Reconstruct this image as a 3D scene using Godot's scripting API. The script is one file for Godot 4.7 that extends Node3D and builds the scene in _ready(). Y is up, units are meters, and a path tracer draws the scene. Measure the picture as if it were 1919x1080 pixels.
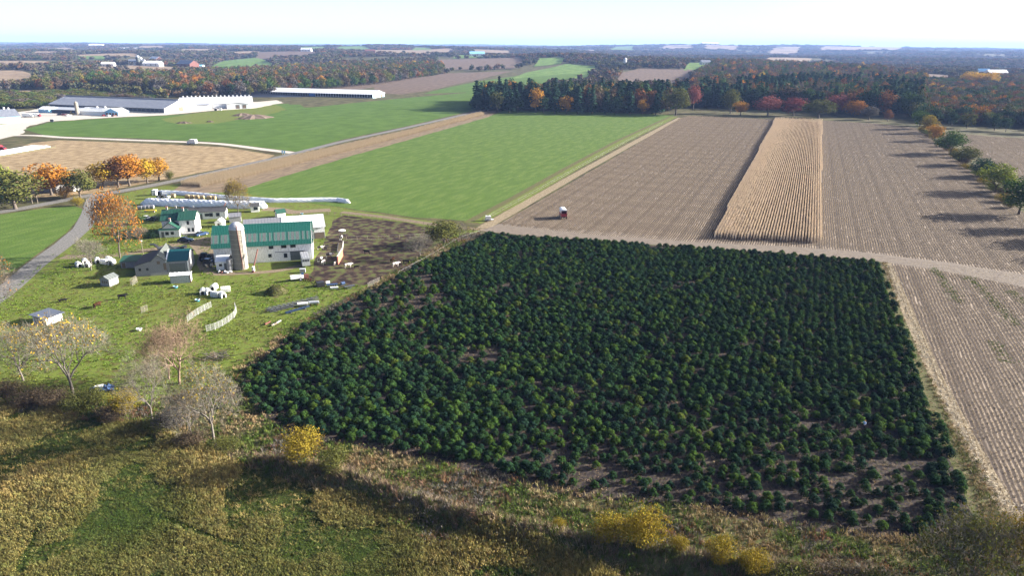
extends Node3D
# A farm with a bushy crop field seen from the air on an autumn afternoon. Units are metres; x east, -z away from the viewpoint.

class MB:
	# collects triangles with flat or given normals
	var v := PackedVector3Array()
	var n := PackedVector3Array()
	var c := PackedColorArray()
	var col := Color.WHITE
	var xf := Transform3D.IDENTITY
	func tri(a: Vector3, b: Vector3, d: Vector3) -> void:
		a = xf * a; b = xf * b; d = xf * d
		var k := (d - a).cross(b - a).normalized()
		v.append(a); v.append(b); v.append(d)
		n.append(k); n.append(k); n.append(k)
		c.append(col); c.append(col); c.append(col)
	func quad(a: Vector3, b: Vector3, d: Vector3, e: Vector3) -> void:
		tri(a, b, d); tri(a, d, e)
	func box(p: Vector3, s: Vector3) -> MB:
		var h := s / 2.0
		var q: Array[Vector3] = []
		for i in 8:
			q.append(p + Vector3(h.x if i & 1 else -h.x, h.y if i & 2 else -h.y, h.z if i & 4 else -h.z))
		for f in [[4, 6, 7, 5], [1, 3, 2, 0], [5, 7, 3, 1], [0, 2, 6, 4], [6, 2, 3, 7], [0, 4, 5, 1]]:
			quad(q[f[0]], q[f[1]], q[f[2]], q[f[3]])
		return self
	func tube(p: Vector3, q: Vector3, r0: float, r1: float, k := 8, caps := true) -> MB:
		var d := (q - p).normalized()
		var s := d.cross(Vector3.UP if absf(d.y) < 0.9 else Vector3.RIGHT).normalized()
		var t := s.cross(d)
		for i in k:
			var a := TAU * i / k
			var b := TAU * (i + 1) / k
			var na := s * cos(a) + t * sin(a)
			var nb := s * cos(b) + t * sin(b)
			var w := [p + na * r0, q + na * r1, q + nb * r1, p + nb * r0]
			var m := [na, na, nb, nb]
			for j in [0, 2, 1, 0, 3, 2]:
				v.append(xf * w[j]); n.append((xf.basis * m[j]).normalized()); c.append(col)
			if caps:
				tri(q, q + na * r1, q + nb * r1); tri(p, p + nb * r0, p + na * r0)
		return self
	func lathe(p: Vector3, prof: Array, k := 16) -> MB:
		# prof: [radius, height] from the bottom up
		for j in prof.size() - 1:
			for i in k:
				var a := TAU * i / k
				var b := TAU * (i + 1) / k
				var u0 := Vector3(cos(a), 0, sin(a))
				var u1 := Vector3(cos(b), 0, sin(b))
				var lo := p + Vector3(0, prof[j][1], 0)
				var hi := p + Vector3(0, prof[j + 1][1], 0)
				quad(lo + u0 * prof[j][0], hi + u0 * prof[j + 1][0], hi + u1 * prof[j + 1][0], lo + u1 * prof[j][0])
		return self
	func prism(pts: Array, z0: float, z1: float) -> MB:
		# a convex outline in x, y drawn out from z0 to z1
		var k := pts.size()
		for i in k:
			var a: Vector2 = pts[i]
			var b: Vector2 = pts[(i + 1) % k]
			quad(Vector3(a.x, a.y, z0), Vector3(a.x, a.y, z1), Vector3(b.x, b.y, z1), Vector3(b.x, b.y, z0))
		for i in range(1, k - 1):
			tri(Vector3(pts[0].x, pts[0].y, z1), Vector3(pts[i + 1].x, pts[i + 1].y, z1), Vector3(pts[i].x, pts[i].y, z1))
			tri(Vector3(pts[0].x, pts[0].y, z0), Vector3(pts[i].x, pts[i].y, z0), Vector3(pts[i + 1].x, pts[i + 1].y, z0))
		return self
	func slab(a: Vector3, b: Vector3, d: Vector3, e: Vector3, t: float) -> MB:
		# a thick panel whose top face is a, b, d, e
		var o := (d - a).cross(b - a).normalized() * t
		if o.y < 0:
			o = -o
		quad(a, b, d, e); quad(a - o, e - o, d - o, b - o)
		quad(a, a - o, b - o, b); quad(b, b - o, d - o, d); quad(d, d - o, e - o, e); quad(e, e - o, a - o, a)
		return self
	func leaf(p: Vector3, k: Vector3, s: float, spin: float, asp := 0.62) -> void:
		# one bent leaf or leaf clump
		var a := k.cross(Vector3.UP if absf(k.y) < 0.9 else Vector3.RIGHT).normalized().rotated(k, spin)
		var b := k.cross(a)
		var x := a * s * 0.5
		var y := b * s * 0.5 * asp
		tri(p - x, p + y - k * s * 0.12, p + x); tri(p - x, p + x, p - y - k * s * 0.12)
	func mesh() -> ArrayMesh:
		var arr := []
		arr.resize(Mesh.ARRAY_MAX)
		arr[Mesh.ARRAY_VERTEX] = v; arr[Mesh.ARRAY_NORMAL] = n; arr[Mesh.ARRAY_COLOR] = c
		var m := ArrayMesh.new()
		m.add_surface_from_arrays(Mesh.PRIMITIVE_TRIANGLES, arr)
		return m

var rng := RandomNumberGenerator.new()
var taken := {}
var mats := {}

func numbered(called: String) -> String:
	if not taken.has(called):
		taken[called] = 0
		return called
	taken[called] += 1
	return "%s_%03d" % [called, taken[called]]

func tag(o: Node, label: String, category: String, group := "") -> Node:
	o.set_meta("label", label); o.set_meta("category", category)
	if group: o.set_meta("group", group)
	return o

func thing(called: String, label: String, category: String, at: Vector2, turn := 0.0, group := "", y := 0.0) -> Node3D:
	var o := Node3D.new()
	o.name = numbered(called)
	add_child(o)
	o.position = Vector3(at.x, y, at.y); o.rotation.y = turn
	tag(o, label, category, group)
	return o

func part(to: Node, called: String, m, material: Material) -> MeshInstance3D:
	var o := MeshInstance3D.new()
	o.name = called
	o.mesh = m.mesh() if m is MB else m
	o.material_override = material
	to.add_child(o, true)
	return o

func structure(called: String, m, material: Material) -> MeshInstance3D:
	var o := part(self, numbered(called), m, material)
	o.set_meta("kind", "structure")
	return o

func stuff(called: String, label: String, category: String, mesh: Mesh, material: Material, where: Array, tints := []) -> MultiMeshInstance3D:
	var mm := MultiMesh.new()
	mm.transform_format = MultiMesh.TRANSFORM_3D
	mm.use_colors = tints.size() > 0
	mm.mesh = mesh
	mm.instance_count = where.size()
	for i in where.size():
		mm.set_instance_transform(i, where[i])
		if tints: mm.set_instance_color(i, tints[i])
	var o := MultiMeshInstance3D.new()
	o.name = numbered(called)
	o.multimesh = mm
	o.material_override = material
	add_child(o)
	o.set_meta("kind", "stuff")
	tag(o, label, category)
	return o

func front(a: Vector2, b: Vector2) -> Array:
	# middle of a front edge, its turn and its length
	return [(a + b) / 2.0, atan2(-(b.y - a.y), b.x - a.x), a.distance_to(b)]

func lin(r: float, g: float, b: float) -> Color:
	return Color(r, g, b).linear_to_srgb()

func plain(key: String, c: Color, rough := 0.8, metal := 0.0) -> StandardMaterial3D:
	# c holds linear base colour; a little grain keeps faces from looking flat
	if mats.has(key): return mats[key]
	var m := StandardMaterial3D.new()
	m.resource_name = key
	m.albedo_color = c.linear_to_srgb()
	m.roughness = rough; m.metallic = metal
	m.detail_enabled = true
	m.detail_blend_mode = BaseMaterial3D.BLEND_MODE_MUL
	m.detail_albedo = grain_tex
	m.detail_uv_layer = BaseMaterial3D.DETAIL_UV_2
	m.uv2_triplanar = true
	m.uv2_world_triplanar = true
	m.uv2_scale = Vector3.ONE * 0.21
	mats[key] = m
	return m

func leafy(key: String, c := Color.WHITE, back := 0.3) -> StandardMaterial3D:
	if mats.has(key): return mats[key]
	var m := StandardMaterial3D.new()
	m.resource_name = key
	m.albedo_color = c.linear_to_srgb()
	m.vertex_color_use_as_albedo = true
	m.roughness = 0.95
	m.metallic_specular = 0.12
	if back > 0.0:
		m.backlight_enabled = true
		m.backlight = lin(back, back, back * 0.7)
	mats[key] = m
	return m

var grain_tex: NoiseTexture2D
var fine_tex: NoiseTexture2D

func noise_tex(ramp: Array, freq: float, octaves := 4, seed_ := 1, size := 1024, gain := 0.55) -> NoiseTexture2D:
	# ramp: [offset, linear colour] pairs
	var f := FastNoiseLite.new()
	f.seed = seed_; f.frequency = freq; f.fractal_octaves = octaves; f.fractal_gain = gain
	f.noise_type = FastNoiseLite.TYPE_SIMPLEX_SMOOTH
	var g := Gradient.new()
	var o := PackedFloat32Array()
	var cs := PackedColorArray()
	for r in ramp:
		o.append(r[0]); cs.append(r[1].linear_to_srgb())
	g.offsets = o; g.colors = cs
	var t := NoiseTexture2D.new()
	t.width = size; t.height = size
	t.seamless = true; t.seamless_blend_skirt = 0.2
	t.noise = f; t.color_ramp = g
	return t

func land(key: String, ramp: Array, across: float, along: float, fine := 6.0, freq := 0.012, octaves := 5) -> StandardMaterial3D:
	# ground cover: coarse patches of colour, one repeat every across x along metres, with fine grain over it
	var m := StandardMaterial3D.new()
	m.resource_name = key
	m.albedo_texture = noise_tex(ramp, freq, octaves, key.hash() % 1000)
	m.uv1_scale = Vector3(1.0 / across, 1.0 / along, 1)
	m.detail_enabled = true
	m.detail_blend_mode = BaseMaterial3D.BLEND_MODE_MUL
	m.detail_albedo = fine_tex
	m.detail_uv_layer = BaseMaterial3D.DETAIL_UV_2
	m.uv2_scale = Vector3(1.0 / fine, 1.0 / fine, 1)
	m.roughness = 0.95
	m.metallic_specular = 0.2
	mats[key] = m
	return m

const ROW := Vector2(0.376, -0.9266)      # the way the field rows run
const ACROSS := Vector2(0.9266, 0.376)

func poly(flat: Array) -> PackedVector2Array:
	var p := PackedVector2Array()
	for i in flat.size() / 2:
		p.append(Vector2(flat[2 * i], flat[2 * i + 1]))
	return p

func height(p: Vector2) -> float:
	# flat round the farm, rolling further out
	var d := p.length()
	if d < 1000.0: return 0.0
	var k := smoothstep(1000.0, 2400.0, d)
	var far := smoothstep(3500.0, 11000.0, d)
	var h := k * hill_noise.get_noise_2d(p.x, p.y) * 15.0
	h += far * (18.0 + 45.0 * maxf(0.0, hill_noise.get_noise_2d(p.x * 0.32 + 900.0, p.y * 0.32)))
	for b in rises:
		var q := p.distance_squared_to(b[0])
		if q < b[1] * b[1] * 5.0: h += b[2] * exp(-q / (b[1] * b[1]))
	return h

var rises := []
var hill_noise := FastNoiseLite.new()

func sheet(called: String, flat: Array, y: float, m: Material, cut := 0.0, wobble := 0.0) -> MeshInstance3D:
	# a piece of ground laid over what lies below it
	var p := poly(flat)
	if wobble > 0.0:
		var q := PackedVector2Array()
		for i in p.size():
			var a := p[i]
			var b := p[(i + 1) % p.size()]
			var k := maxi(1, int(a.distance_to(b) / (wobble * 5.0)))
			for j in k:
				var w := a.lerp(b, float(j) / k)
				q.append(w + Vector2(hill_noise.get_noise_2d(w.x * 90.0, w.y * 90.0), hill_noise.get_noise_2d(w.y * 90.0 + 777.0, w.x * 90.0)) * wobble * 2.0)
		p = q
	var v := PackedVector3Array()
	var n := PackedVector3Array()
	var u := PackedVector2Array()
	var w2 := PackedVector2Array()
	var idx := Geometry2D.triangulate_polygon(p)
	var todo := []
	for i in idx.size() / 3:
		todo.append([p[idx[3 * i]], p[idx[3 * i + 1]], p[idx[3 * i + 2]]])
	while todo:
		var t: Array = todo.pop_back()
		if cut > 0.0:
			var l := [t[0].distance_to(t[1]), t[1].distance_to(t[2]), t[2].distance_to(t[0])]
			var k := 0 if l[0] >= l[1] and l[0] >= l[2] else 1 if l[1] >= l[2] else 2
			if l[k] > cut:
				var a: Vector2 = t[k]
				var b: Vector2 = t[(k + 1) % 3]
				var d: Vector2 = t[(k + 2) % 3]
				var mid := (a + b) / 2.0
				todo.append([a, mid, d]); todo.append([mid, b, d])
				continue
		if (t[1] - t[0]).cross(t[2] - t[0]) < 0.0:
			t = [t[0], t[2], t[1]]
		for a in t:
			v.append(Vector3(a.x, y + height(a), a.y)); n.append(Vector3.UP)
			u.append(Vector2(a.dot(ACROSS), a.dot(ROW))); w2.append(a)
	var arr := []
	arr.resize(Mesh.ARRAY_MAX)
	arr[Mesh.ARRAY_VERTEX] = v; arr[Mesh.ARRAY_NORMAL] = n; arr[Mesh.ARRAY_TEX_UV] = u; arr[Mesh.ARRAY_TEX_UV2] = w2
	var mesh := ArrayMesh.new()
	mesh.add_surface_from_arrays(Mesh.PRIMITIVE_TRIANGLES, arr)
	return structure(called, mesh, m)

func ribbon(called: String, flat: Array, width: float, y: float, m: Material) -> MeshInstance3D:
	# a road or track of even width along a line
	var c := Curve2D.new()
	var p := poly(flat)
	for i in p.size():
		var t := (p[mini(i + 1, p.size() - 1)] - p[maxi(i - 1, 0)]) / 6.0
		var a := p[i].distance_to(p[maxi(i - 1, 0)])
		var b := p[i].distance_to(p[mini(i + 1, p.size() - 1)])
		t = t.normalized()
		c.add_point(p[i], -t * a / 3.0, t * b / 3.0)
	var pts := c.tessellate(6, 3)
	var l := PackedVector2Array()
	var r := PackedVector2Array()
	for i in pts.size():
		var t := (pts[mini(i + 1, pts.size() - 1)] - pts[maxi(i - 1, 0)]).normalized().orthogonal()
		var w := width * (1.0 + 0.1 * hill_noise.get_noise_2d(pts[i].x * 60.0, pts[i].y * 60.0)) / 2.0
		l.append(pts[i] + t * w); r.append(pts[i] - t * w)
	var out := []
	var v := PackedVector3Array()
	var n := PackedVector3Array()
	var u := PackedVector2Array()
	for i in pts.size() - 1:
		for q in [l[i], r[i + 1], r[i], l[i], l[i + 1], r[i + 1]]:
			v.append(Vector3(q.x, y + height(q), q.y)); n.append(Vector3.UP); u.append(q)
	var arr := []
	arr.resize(Mesh.ARRAY_MAX)
	arr[Mesh.ARRAY_VERTEX] = v; arr[Mesh.ARRAY_NORMAL] = n; arr[Mesh.ARRAY_TEX_UV] = u; arr[Mesh.ARRAY_TEX_UV2] = u
	var mesh := ArrayMesh.new()
	mesh.add_surface_from_arrays(Mesh.PRIMITIVE_TRIANGLES, arr)
	return structure(called, mesh, m)

func inside(p: Vector2, polys: Array) -> bool:
	for q in polys:
		if q[1].has_point(p) and Geometry2D.is_point_in_polygon(p, q[0]): return true
	return false

func area(flat: Array) -> Array:
	var p := poly(flat)
	var b := Rect2(p[0], Vector2.ZERO)
	for q in p: b = b.expand(q)
	return [p, b]

func jit(c: Color, a: float) -> Color:
	var k := 1.0 + rng.randf_range(-a, a)
	return Color(c.r * k * (1.0 + rng.randf_range(-a, a) * 0.35), c.g * k, c.b * k * (1.0 + rng.randf_range(-a, a) * 0.35))

func _ready() -> void:
	rng.seed = 7
	hill_noise.seed = 11; hill_noise.frequency = 1.0 / 1500.0; hill_noise.fractal_octaves = 3
	view_and_light()
	textures()
	ground()
	make_trees()
	woods()
	fields_cover()
	field_trees()
	farmstead()
	dairy()
	distance()

func view_and_light() -> void:
	var cam := Camera3D.new()
	cam.name = "camera"
	cam.position = Vector3(0, 60, 0)
	cam.rotation_order = EULER_ORDER_YXZ
	cam.rotation = Vector3(-0.33030, 0, 0.0062)
	cam.fov = 44.196
	cam.near = 0.5; cam.far = 60000.0
	add_child(cam)
	cam.current = true
	var sky := ProceduralSkyMaterial.new()
	sky.sky_top_color = lin(0.015, 0.034, 0.084)
	sky.sky_horizon_color = lin(0.258, 0.280, 0.286)
	sky.sky_curve = 0.11
	sky.ground_bottom_color = lin(0.06, 0.06, 0.05)
	sky.ground_horizon_color = lin(0.2, 0.24, 0.28)
	sky.ground_curve = 0.02
	sky.sun_angle_max = 70.0
	sky.sun_curve = 0.52
	var env := Environment.new()
	env.background_mode = Environment.BG_SKY
	env.sky = Sky.new()
	env.sky.sky_material = sky
	env.tonemap_mode = Environment.TONE_MAPPER_LINEAR
	env.tonemap_exposure = 4.9
	env.fog_enabled = true
	env.fog_density = 0.000058
	env.fog_light_color = lin(0.34, 0.52, 1.0)
	env.sdfgi_enabled = true; env.ssao_enabled = true; env.ssil_enabled = true
	var w := WorldEnvironment.new()
	w.name = "environment"
	w.environment = env
	add_child(w)
	var sun := DirectionalLight3D.new()
	sun.name = "sun"
	sun.light_energy = 1.6
	sun.light_color = lin(1.0, 0.93, 0.83)
	sun.light_angular_distance = 0.5
	sun.shadow_enabled = true
	add_child(sun)
	var el := deg_to_rad(18.5)
	var az := deg_to_rad(14.0)          # a little beyond due right
	sun.look_at_from_position(Vector3(cos(az) * cos(el), sin(el), -sin(az) * cos(el)) * 100.0, Vector3.ZERO)

func textures() -> void:
	grain_tex = noise_tex([[0.25, Color(0.72, 0.71, 0.69)], [0.5, Color(0.92, 0.92, 0.91)], [0.75, Color(1, 1, 1)]], 0.02, 5, 3, 512, 0.6)
	fine_tex = noise_tex([[0.2, Color(0.42, 0.42, 0.42)], [0.5, Color(0.78, 0.78, 0.78)], [0.8, Color(1, 1, 1)]], 0.05, 5, 5, 1024, 0.7)
	land("rough_land", [[0.2, Color(0.06, 0.05, 0.028)], [0.5, Color(0.085, 0.085, 0.035)], [0.8, Color(0.13, 0.105, 0.06)]], 160.0, 160.0, 45.0)
	land("pasture_grass", [[0.25, Color(0.115, 0.10, 0.036)], [0.42, Color(0.112, 0.145, 0.028)], [0.6, Color(0.140, 0.175, 0.032)], [0.8, Color(0.098, 0.140, 0.026)]], 46.0, 46.0, 20.0, 0.02)
	land("winter_wheat", [[0.2, Color(0.070, 0.122, 0.022)], [0.5, Color(0.082, 0.138, 0.025)], [0.75, Color(0.105, 0.156, 0.036)]], 48.0, 170.0, 35.0, 0.01)
	land("lush_wheat", [[0.2, Color(0.062, 0.113, 0.019)], [0.5, Color(0.072, 0.130, 0.022)], [0.8, Color(0.086, 0.146, 0.028)]], 170.0, 240.0, 35.0, 0.01)
	land("stubble", [[0.2, Color(0.165, 0.13, 0.10)], [0.45, Color(0.23, 0.18, 0.142)], [0.62, Color(0.27, 0.215, 0.165)], [0.85, Color(0.34, 0.28, 0.20)]], 22.0, 420.0, 15.0, 0.014)
	mats.stubble.albedo_texture = row_texture()
	mats.stubble.uv1_scale = Vector3(1.0 / (0.76 * 32.0), 1.0 / 34.0, 1)
	land("tan_stubble", [[0.2, Color(0.20, 0.145, 0.085)], [0.5, Color(0.29, 0.215, 0.125)], [0.8, Color(0.36, 0.275, 0.165)]], 60.0, 90.0, 25.0, 0.012)
	land("brown_stubble", [[0.2, Color(0.13, 0.098, 0.07)], [0.5, Color(0.19, 0.145, 0.10)], [0.8, Color(0.25, 0.19, 0.125)]], 20.0, 160.0, 18.0, 0.012)
	land("ploughed", [[0.2, Color(0.105, 0.075, 0.058)], [0.5, Color(0.135, 0.1, 0.078)], [0.8, Color(0.17, 0.125, 0.095)]], 90.0, 300.0, 45.0)
	land("headland", [[0.25, Color(0.15, 0.125, 0.108)], [0.55, Color(0.20, 0.168, 0.14)], [0.8, Color(0.26, 0.22, 0.17)]], 60.0, 14.0, 13.0, 0.02)
	land("chaff", [[0.25, Color(0.16, 0.125, 0.08)], [0.5, Color(0.25, 0.20, 0.13)], [0.8, Color(0.33, 0.275, 0.19)]], 14.0, 40.0, 11.0, 0.02)
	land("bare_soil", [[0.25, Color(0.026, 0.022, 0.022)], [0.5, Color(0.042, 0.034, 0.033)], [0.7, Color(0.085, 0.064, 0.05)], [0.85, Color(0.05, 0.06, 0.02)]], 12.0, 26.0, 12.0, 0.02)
	land("barnyard_mud", [[0.3, Color(0.028, 0.019, 0.016)], [0.46, Color(0.052, 0.034, 0.026)], [0.55, Color(0.09, 0.064, 0.042)], [0.62, Color(0.075, 0.075, 0.032)], [0.74, Color(0.095, 0.11, 0.035)]], 64.0, 64.0, 10.0, 0.016)
	land("dirt", [[0.3, Color(0.17, 0.13, 0.09)], [0.6, Color(0.25, 0.195, 0.14)], [0.8, Color(0.20, 0.19, 0.09)]], 20.0, 20.0, 10.0, 0.02)
	land("asphalt", [[0.3, Color(0.15, 0.146, 0.138)], [0.55, Color(0.19, 0.185, 0.175)], [0.8, Color(0.24, 0.23, 0.215)]], 18.0, 18.0, 8.0, 0.02)
	land("gravel", [[0.3, Color(0.42, 0.38, 0.33)], [0.6, Color(0.52, 0.48, 0.43)], [0.85, Color(0.60, 0.56, 0.5)]], 24.0, 24.0, 10.0, 0.02)
	land("verge", [[0.25, Color(0.105, 0.08, 0.045)], [0.42, Color(0.075, 0.095, 0.028)], [0.55, Color(0.12, 0.115, 0.045)], [0.68, Color(0.15, 0.115, 0.075)], [0.85, Color(0.055, 0.085, 0.022)]], 20.0, 20.0, 11.0, 0.02)
	land("meadow", [[0.25, Color(0.026, 0.036, 0.011)], [0.5, Color(0.045, 0.048, 0.016)], [0.75, Color(0.04, 0.062, 0.014)]], 24.0, 24.0, 10.0, 0.016)
	land("far_field_tan", [[0.25, Color(0.20, 0.145, 0.095)], [0.55, Color(0.26, 0.195, 0.13)], [0.85, Color(0.32, 0.25, 0.17)]], 300.0, 500.0, 200.0, 0.012)
	land("far_field_green", [[0.25, Color(0.08, 0.14, 0.03)], [0.55, Color(0.11, 0.19, 0.04)], [0.85, Color(0.16, 0.22, 0.06)]], 300.0, 500.0, 200.0, 0.012)

func row_texture() -> ImageTexture:
	# chopped corn residue: pale husks heaped along each of 32 rows, darker soil between them
	var im := Image.create(1024, 1024, false, Image.FORMAT_RGB8)
	var f := FastNoiseLite.new()
	f.seed = 21; f.frequency = 0.06; f.fractal_octaves = 3
	var g := FastNoiseLite.new()
	g.seed = 4; g.frequency = 0.008
	var amount := []
	for i in 32: amount.append(rng.randf_range(0.5, 1.0) if i % 8 not in [2, 3] else rng.randf_range(0.3, 0.5))
	for y in 1024:
		var t := TAU * y / 1024.0
		for x in 1024:
			var wav := 2.5 * sin(t * 2.0) + 1.5 * sin(t * 5.0)
			var u := fposmod(x + wav, 1024.0) / 32.0
			var d := absf(u - floorf(u) - 0.5) * 2.0
			var husk: float = clampf(1.2 - d * 2.1 + f.get_noise_2d(x * 1.6, y * 0.16) * 0.6, 0.0, 1.0) * amount[int(u) % 32]
			var soil := Color(0.066, 0.051, 0.042).lerp(Color(0.11, 0.086, 0.070), 0.5 + 0.5 * g.get_noise_2d(x, y * 0.3))
			im.set_pixel(x, y, soil.lerp(Color(0.43, 0.35, 0.265), husk).linear_to_srgb())
	return ImageTexture.create_from_image(im)

func ground() -> void:
	# each far field lies on a slope that rises away from here
	for f in far_fields:
		var a := area(f[1])
		var c: Vector2 = a[1].get_center()
		if c.length() > 1250.0:
			rises.append([c + c.normalized() * a[1].size.y * 0.5, maxf(160.0, a[1].size.y * 0.75), minf(c.length() * 0.0042, 13.0)])
	# the land as one sheet out to the horizon
	var v := PackedVector3Array()
	var n := PackedVector3Array()
	var u := PackedVector2Array()
	var idx := PackedInt32Array()
	var rings: Array[float] = [0.0, 300.0, 700.0, 1000.0]
	while rings[-1] < 34000.0: rings.append(rings[-1] * 1.045)
	var k := 288
	for r: float in rings:
		for i in k + 1:
			var a := TAU * i / k
			var p := Vector2(sin(a), -cos(a)) * r
			v.append(Vector3(p.x, height(p), p.y))
			var e := maxf(20.0, r * 0.01)
			n.append(Vector3(height(p - Vector2(e, 0)) - height(p + Vector2(e, 0)), 2.0 * e, height(p - Vector2(0, e)) - height(p + Vector2(0, e))).normalized())
			u.append(p)
	for j in rings.size() - 1:
		for i in k:
			var a := j * (k + 1) + i
			var b := a + k + 1
			idx.append_array([a, b, b + 1, a, b + 1, a + 1])
	var arr := []
	arr.resize(Mesh.ARRAY_MAX)
	arr[Mesh.ARRAY_VERTEX] = v; arr[Mesh.ARRAY_NORMAL] = n; arr[Mesh.ARRAY_TEX_UV] = u; arr[Mesh.ARRAY_TEX_UV2] = u; arr[Mesh.ARRAY_INDEX] = idx
	var mesh := ArrayMesh.new()
	mesh.add_surface_from_arrays(Mesh.PRIMITIVE_TRIANGLES, arr)
	structure("ground", mesh, mats.rough_land)
	# fields and yards
	sheet("meadow", meadow_area, 0.012, mats.meadow, 0.0, 1.0)
	sheet("verge", verge_area, 0.02, mats.verge, 0.0, 1.2)
	sheet("pasture", pasture_area, 0.028, mats.pasture_grass, 0.0, 1.2)
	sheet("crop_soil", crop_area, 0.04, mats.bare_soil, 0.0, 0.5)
	sheet("barnyard", [-56.3, -194.7, -59.1, -209.1, -61.6, -228.4, -65, -249.6, -61.1, -256.5, -37.9, -245.4, -19.8, -232.3, -21.8, -214.9, -26.3, -197.4, -32.6, -183.3, -37.9, -176.9, -44.2, -174.2, -51.1, -174.9, -54.9, -182.9], 0.036, mats.barnyard_mud, 0.0, 0.8)
	sheet("roadside_field", [-207.2, -239.5, -187.5, -253.9, -178.7, -264.8, -169.5, -269.8, -162.1, -263.5, -156.2, -250.5, -147.9, -228.4, -143.2, -209.6, -139.1, -193.5, -130.7, -143.7], 0.03, mats.winter_wheat)
	sheet("stubble_field", stubble_area, 0.03, mats.stubble)
	sheet("stubble_field", right_area, 0.026, mats.stubble, 0.0, 0.5)
	sheet("stubble_field", beyond_area, 0.026, mats.stubble)
	sheet("headland", [-10.1, -236.2, -4.7, -243.9, 16.3, -234.6, 42.2, -226.8, 63.6, -221.3, 82.9, -217.3, 100.3, -214.6, 126.6, -201.8, 146.9, -186, 159.4, -175.9, 149.5, -163.7, 135.2, -177.6, 123, -190.3, 110.3, -200.9, 87.7, -207.7, 57.1, -215.4, 24.3, -223.7, -7.6, -232.6], 0.05, mats.headland, 0.0, 0.8)
	ribbon("field_edge", [-10.2, -238.4, 5.2, -278.8, 34.5, -355.4, 74.4, -457.3, 118.9, -569.1, 147.2, -639.8], 4.6, 0.044, mats.chaff)
	ribbon("weed_strip", [-15.7, -247.6, -2.3, -282.7, 27.2, -364.9, 69.5, -478.3, 116.8, -593, 142.3, -654.2], 3.0, 0.056, mats.verge)
	ribbon("grass_strip", [-14.3, -246.1, -0.1, -280.7, 29.8, -363.3, 71.5, -472.9, 118.6, -589, 143.2, -649.3], 7.0, 0.05, mats.pasture_grass)
	ribbon("field_edge", [109.5, -199.3, 94.7, -159.1, 83, -127.8, 75.1, -104.9, 70.7, -90.8, 67.2, -79.1, 64.3, -67.8], 2.6, 0.05, mats.chaff)
	ribbon("field_edge", [109.2, -202.5, 92.4, -157.3, 81.2, -127.8, 72.9, -104.9, 68.3, -90.8, 64, -79, 59.3, -67.7], 4.4, 0.044, mats.verge)
	sheet("wheat_field", wheat_area, 0.034, mats.winter_wheat, 0.0, 0.6)
	sheet("roadside_stubble", [-144.7, -298, -148.6, -318.8, -139.8, -342.9, -127.3, -385.3, -107.8, -451.3, -76.2, -539.7, -39.9, -668.1, -13.8, -709.5, -20.7, -633.9, -69.6, -466.1, -93.4, -388.5, -107.8, -335.2, -118.3, -298.8, -130.8, -296.1], 0.032, mats.brown_stubble)
	sheet("stubble_field", [-290.8, -331.7, -318.9, -379.4, -284.9, -396.3, -301.5, -449.8, -293, -463.4, -239.4, -452.8, -175.7, -435.9, -134.9, -404.6, -134.2, -388.8, -158.2, -332.1, -175.1, -294.7, -194.6, -283.2, -242.8, -273.6], 0.026, mats.tan_stubble)
	sheet("wheat_field", [-352.6, -521, -365.5, -572.5, -338.4, -604.3, -301.6, -630.2, -273, -662.9, -238.3, -705.3, -212.9, -689.4, -252.2, -756.1, -220.2, -780, -149.6, -849.6, -121.2, -917, -89, -1098.6, -52, -1265.5, 51.9, -1498.8, 150.6, -1513.4, 36.5, -1045, -30.1, -726.7, -79.8, -565.4, -113.2, -474.9, -125, -417.7, -191.9, -460.3, -251.5, -476.5, -313.3, -485], 0.022, mats.lush_wheat)
	sheet("grass_bank", [-291.2, -598.3, -285, -656.8, -266.3, -697.3, -242, -750, -215.6, -695.1, -215.5, -635.9, -214.9, -594.3, -235.1, -568.2, -258.2, -559], 0.03, mats.pasture_grass, 0.0, 2.0)
	sheet("stubble_field", [-266.1, -1013.6, -235.2, -1242.3, -174.1, -1491.1, -2.2, -1571.8, -58.3, -1303, -92.5, -1142.4, -122.5, -926.9, -154.1, -857.9, -173.6, -912.1], 0.03, mats.ploughed)
	sheet("farm_yard", [-417.4, -460, -497.1, -581.2, -442.1, -625.9, -447, -684.3, -370.7, -701.7, -325.6, -693, -280.8, -782.6, -262.5, -815, -245.2, -778, -250.4, -710.5, -288.4, -667.3, -303.8, -635, -340.8, -608.7, -367.9, -576.5, -362.1, -538, -338.2, -498.9, -331.4, -464.2], 0.036, mats.gravel, 0.0, 1.5)
	sheet("lawn", [-462.3, -511.6, -419.2, -534.8, -391, -551.3, -389.3, -567, -394.7, -579, -453.1, -579.7, -498, -552.7], 0.05, mats.pasture_grass)
	var bv := PackedVector3Array()
	var bu := PackedVector2Array()
	var lo := Vector2(1e9, 1e9)
	var hi := -lo
	for q in bank_line:
		lo = lo.min(q); hi = hi.max(q)
	lo -= Vector2(4, 4); hi += Vector2(4, 4)
	for j in int((hi.y - lo.y) / 0.5):
		for i in int((hi.x - lo.x) / 0.5):
			var c := lo + Vector2(i, j) * 0.5
			var sq: Array[Vector2] = [c, c + Vector2(0.5, 0), c + Vector2(0.5, 0.5), c + Vector2(0, 0.5)]
			if bank(sq[0]) + bank(sq[1]) + bank(sq[2]) + bank(sq[3]) < 0.05: continue
			for w in [0, 1, 2, 0, 2, 3]:
				bv.append(Vector3(sq[w].x, bank(sq[w]) - 0.01, sq[w].y)); bu.append(sq[w])
	var st := SurfaceTool.new()
	st.begin(Mesh.PRIMITIVE_TRIANGLES)
	for i in bv.size():
		st.set_smooth_group(0); st.set_uv(bu[i]); st.set_uv2(bu[i]); st.add_vertex(bv[i])
	st.generate_normals()
	structure("bank_terrain", st.commit(), mats.verge)
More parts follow.
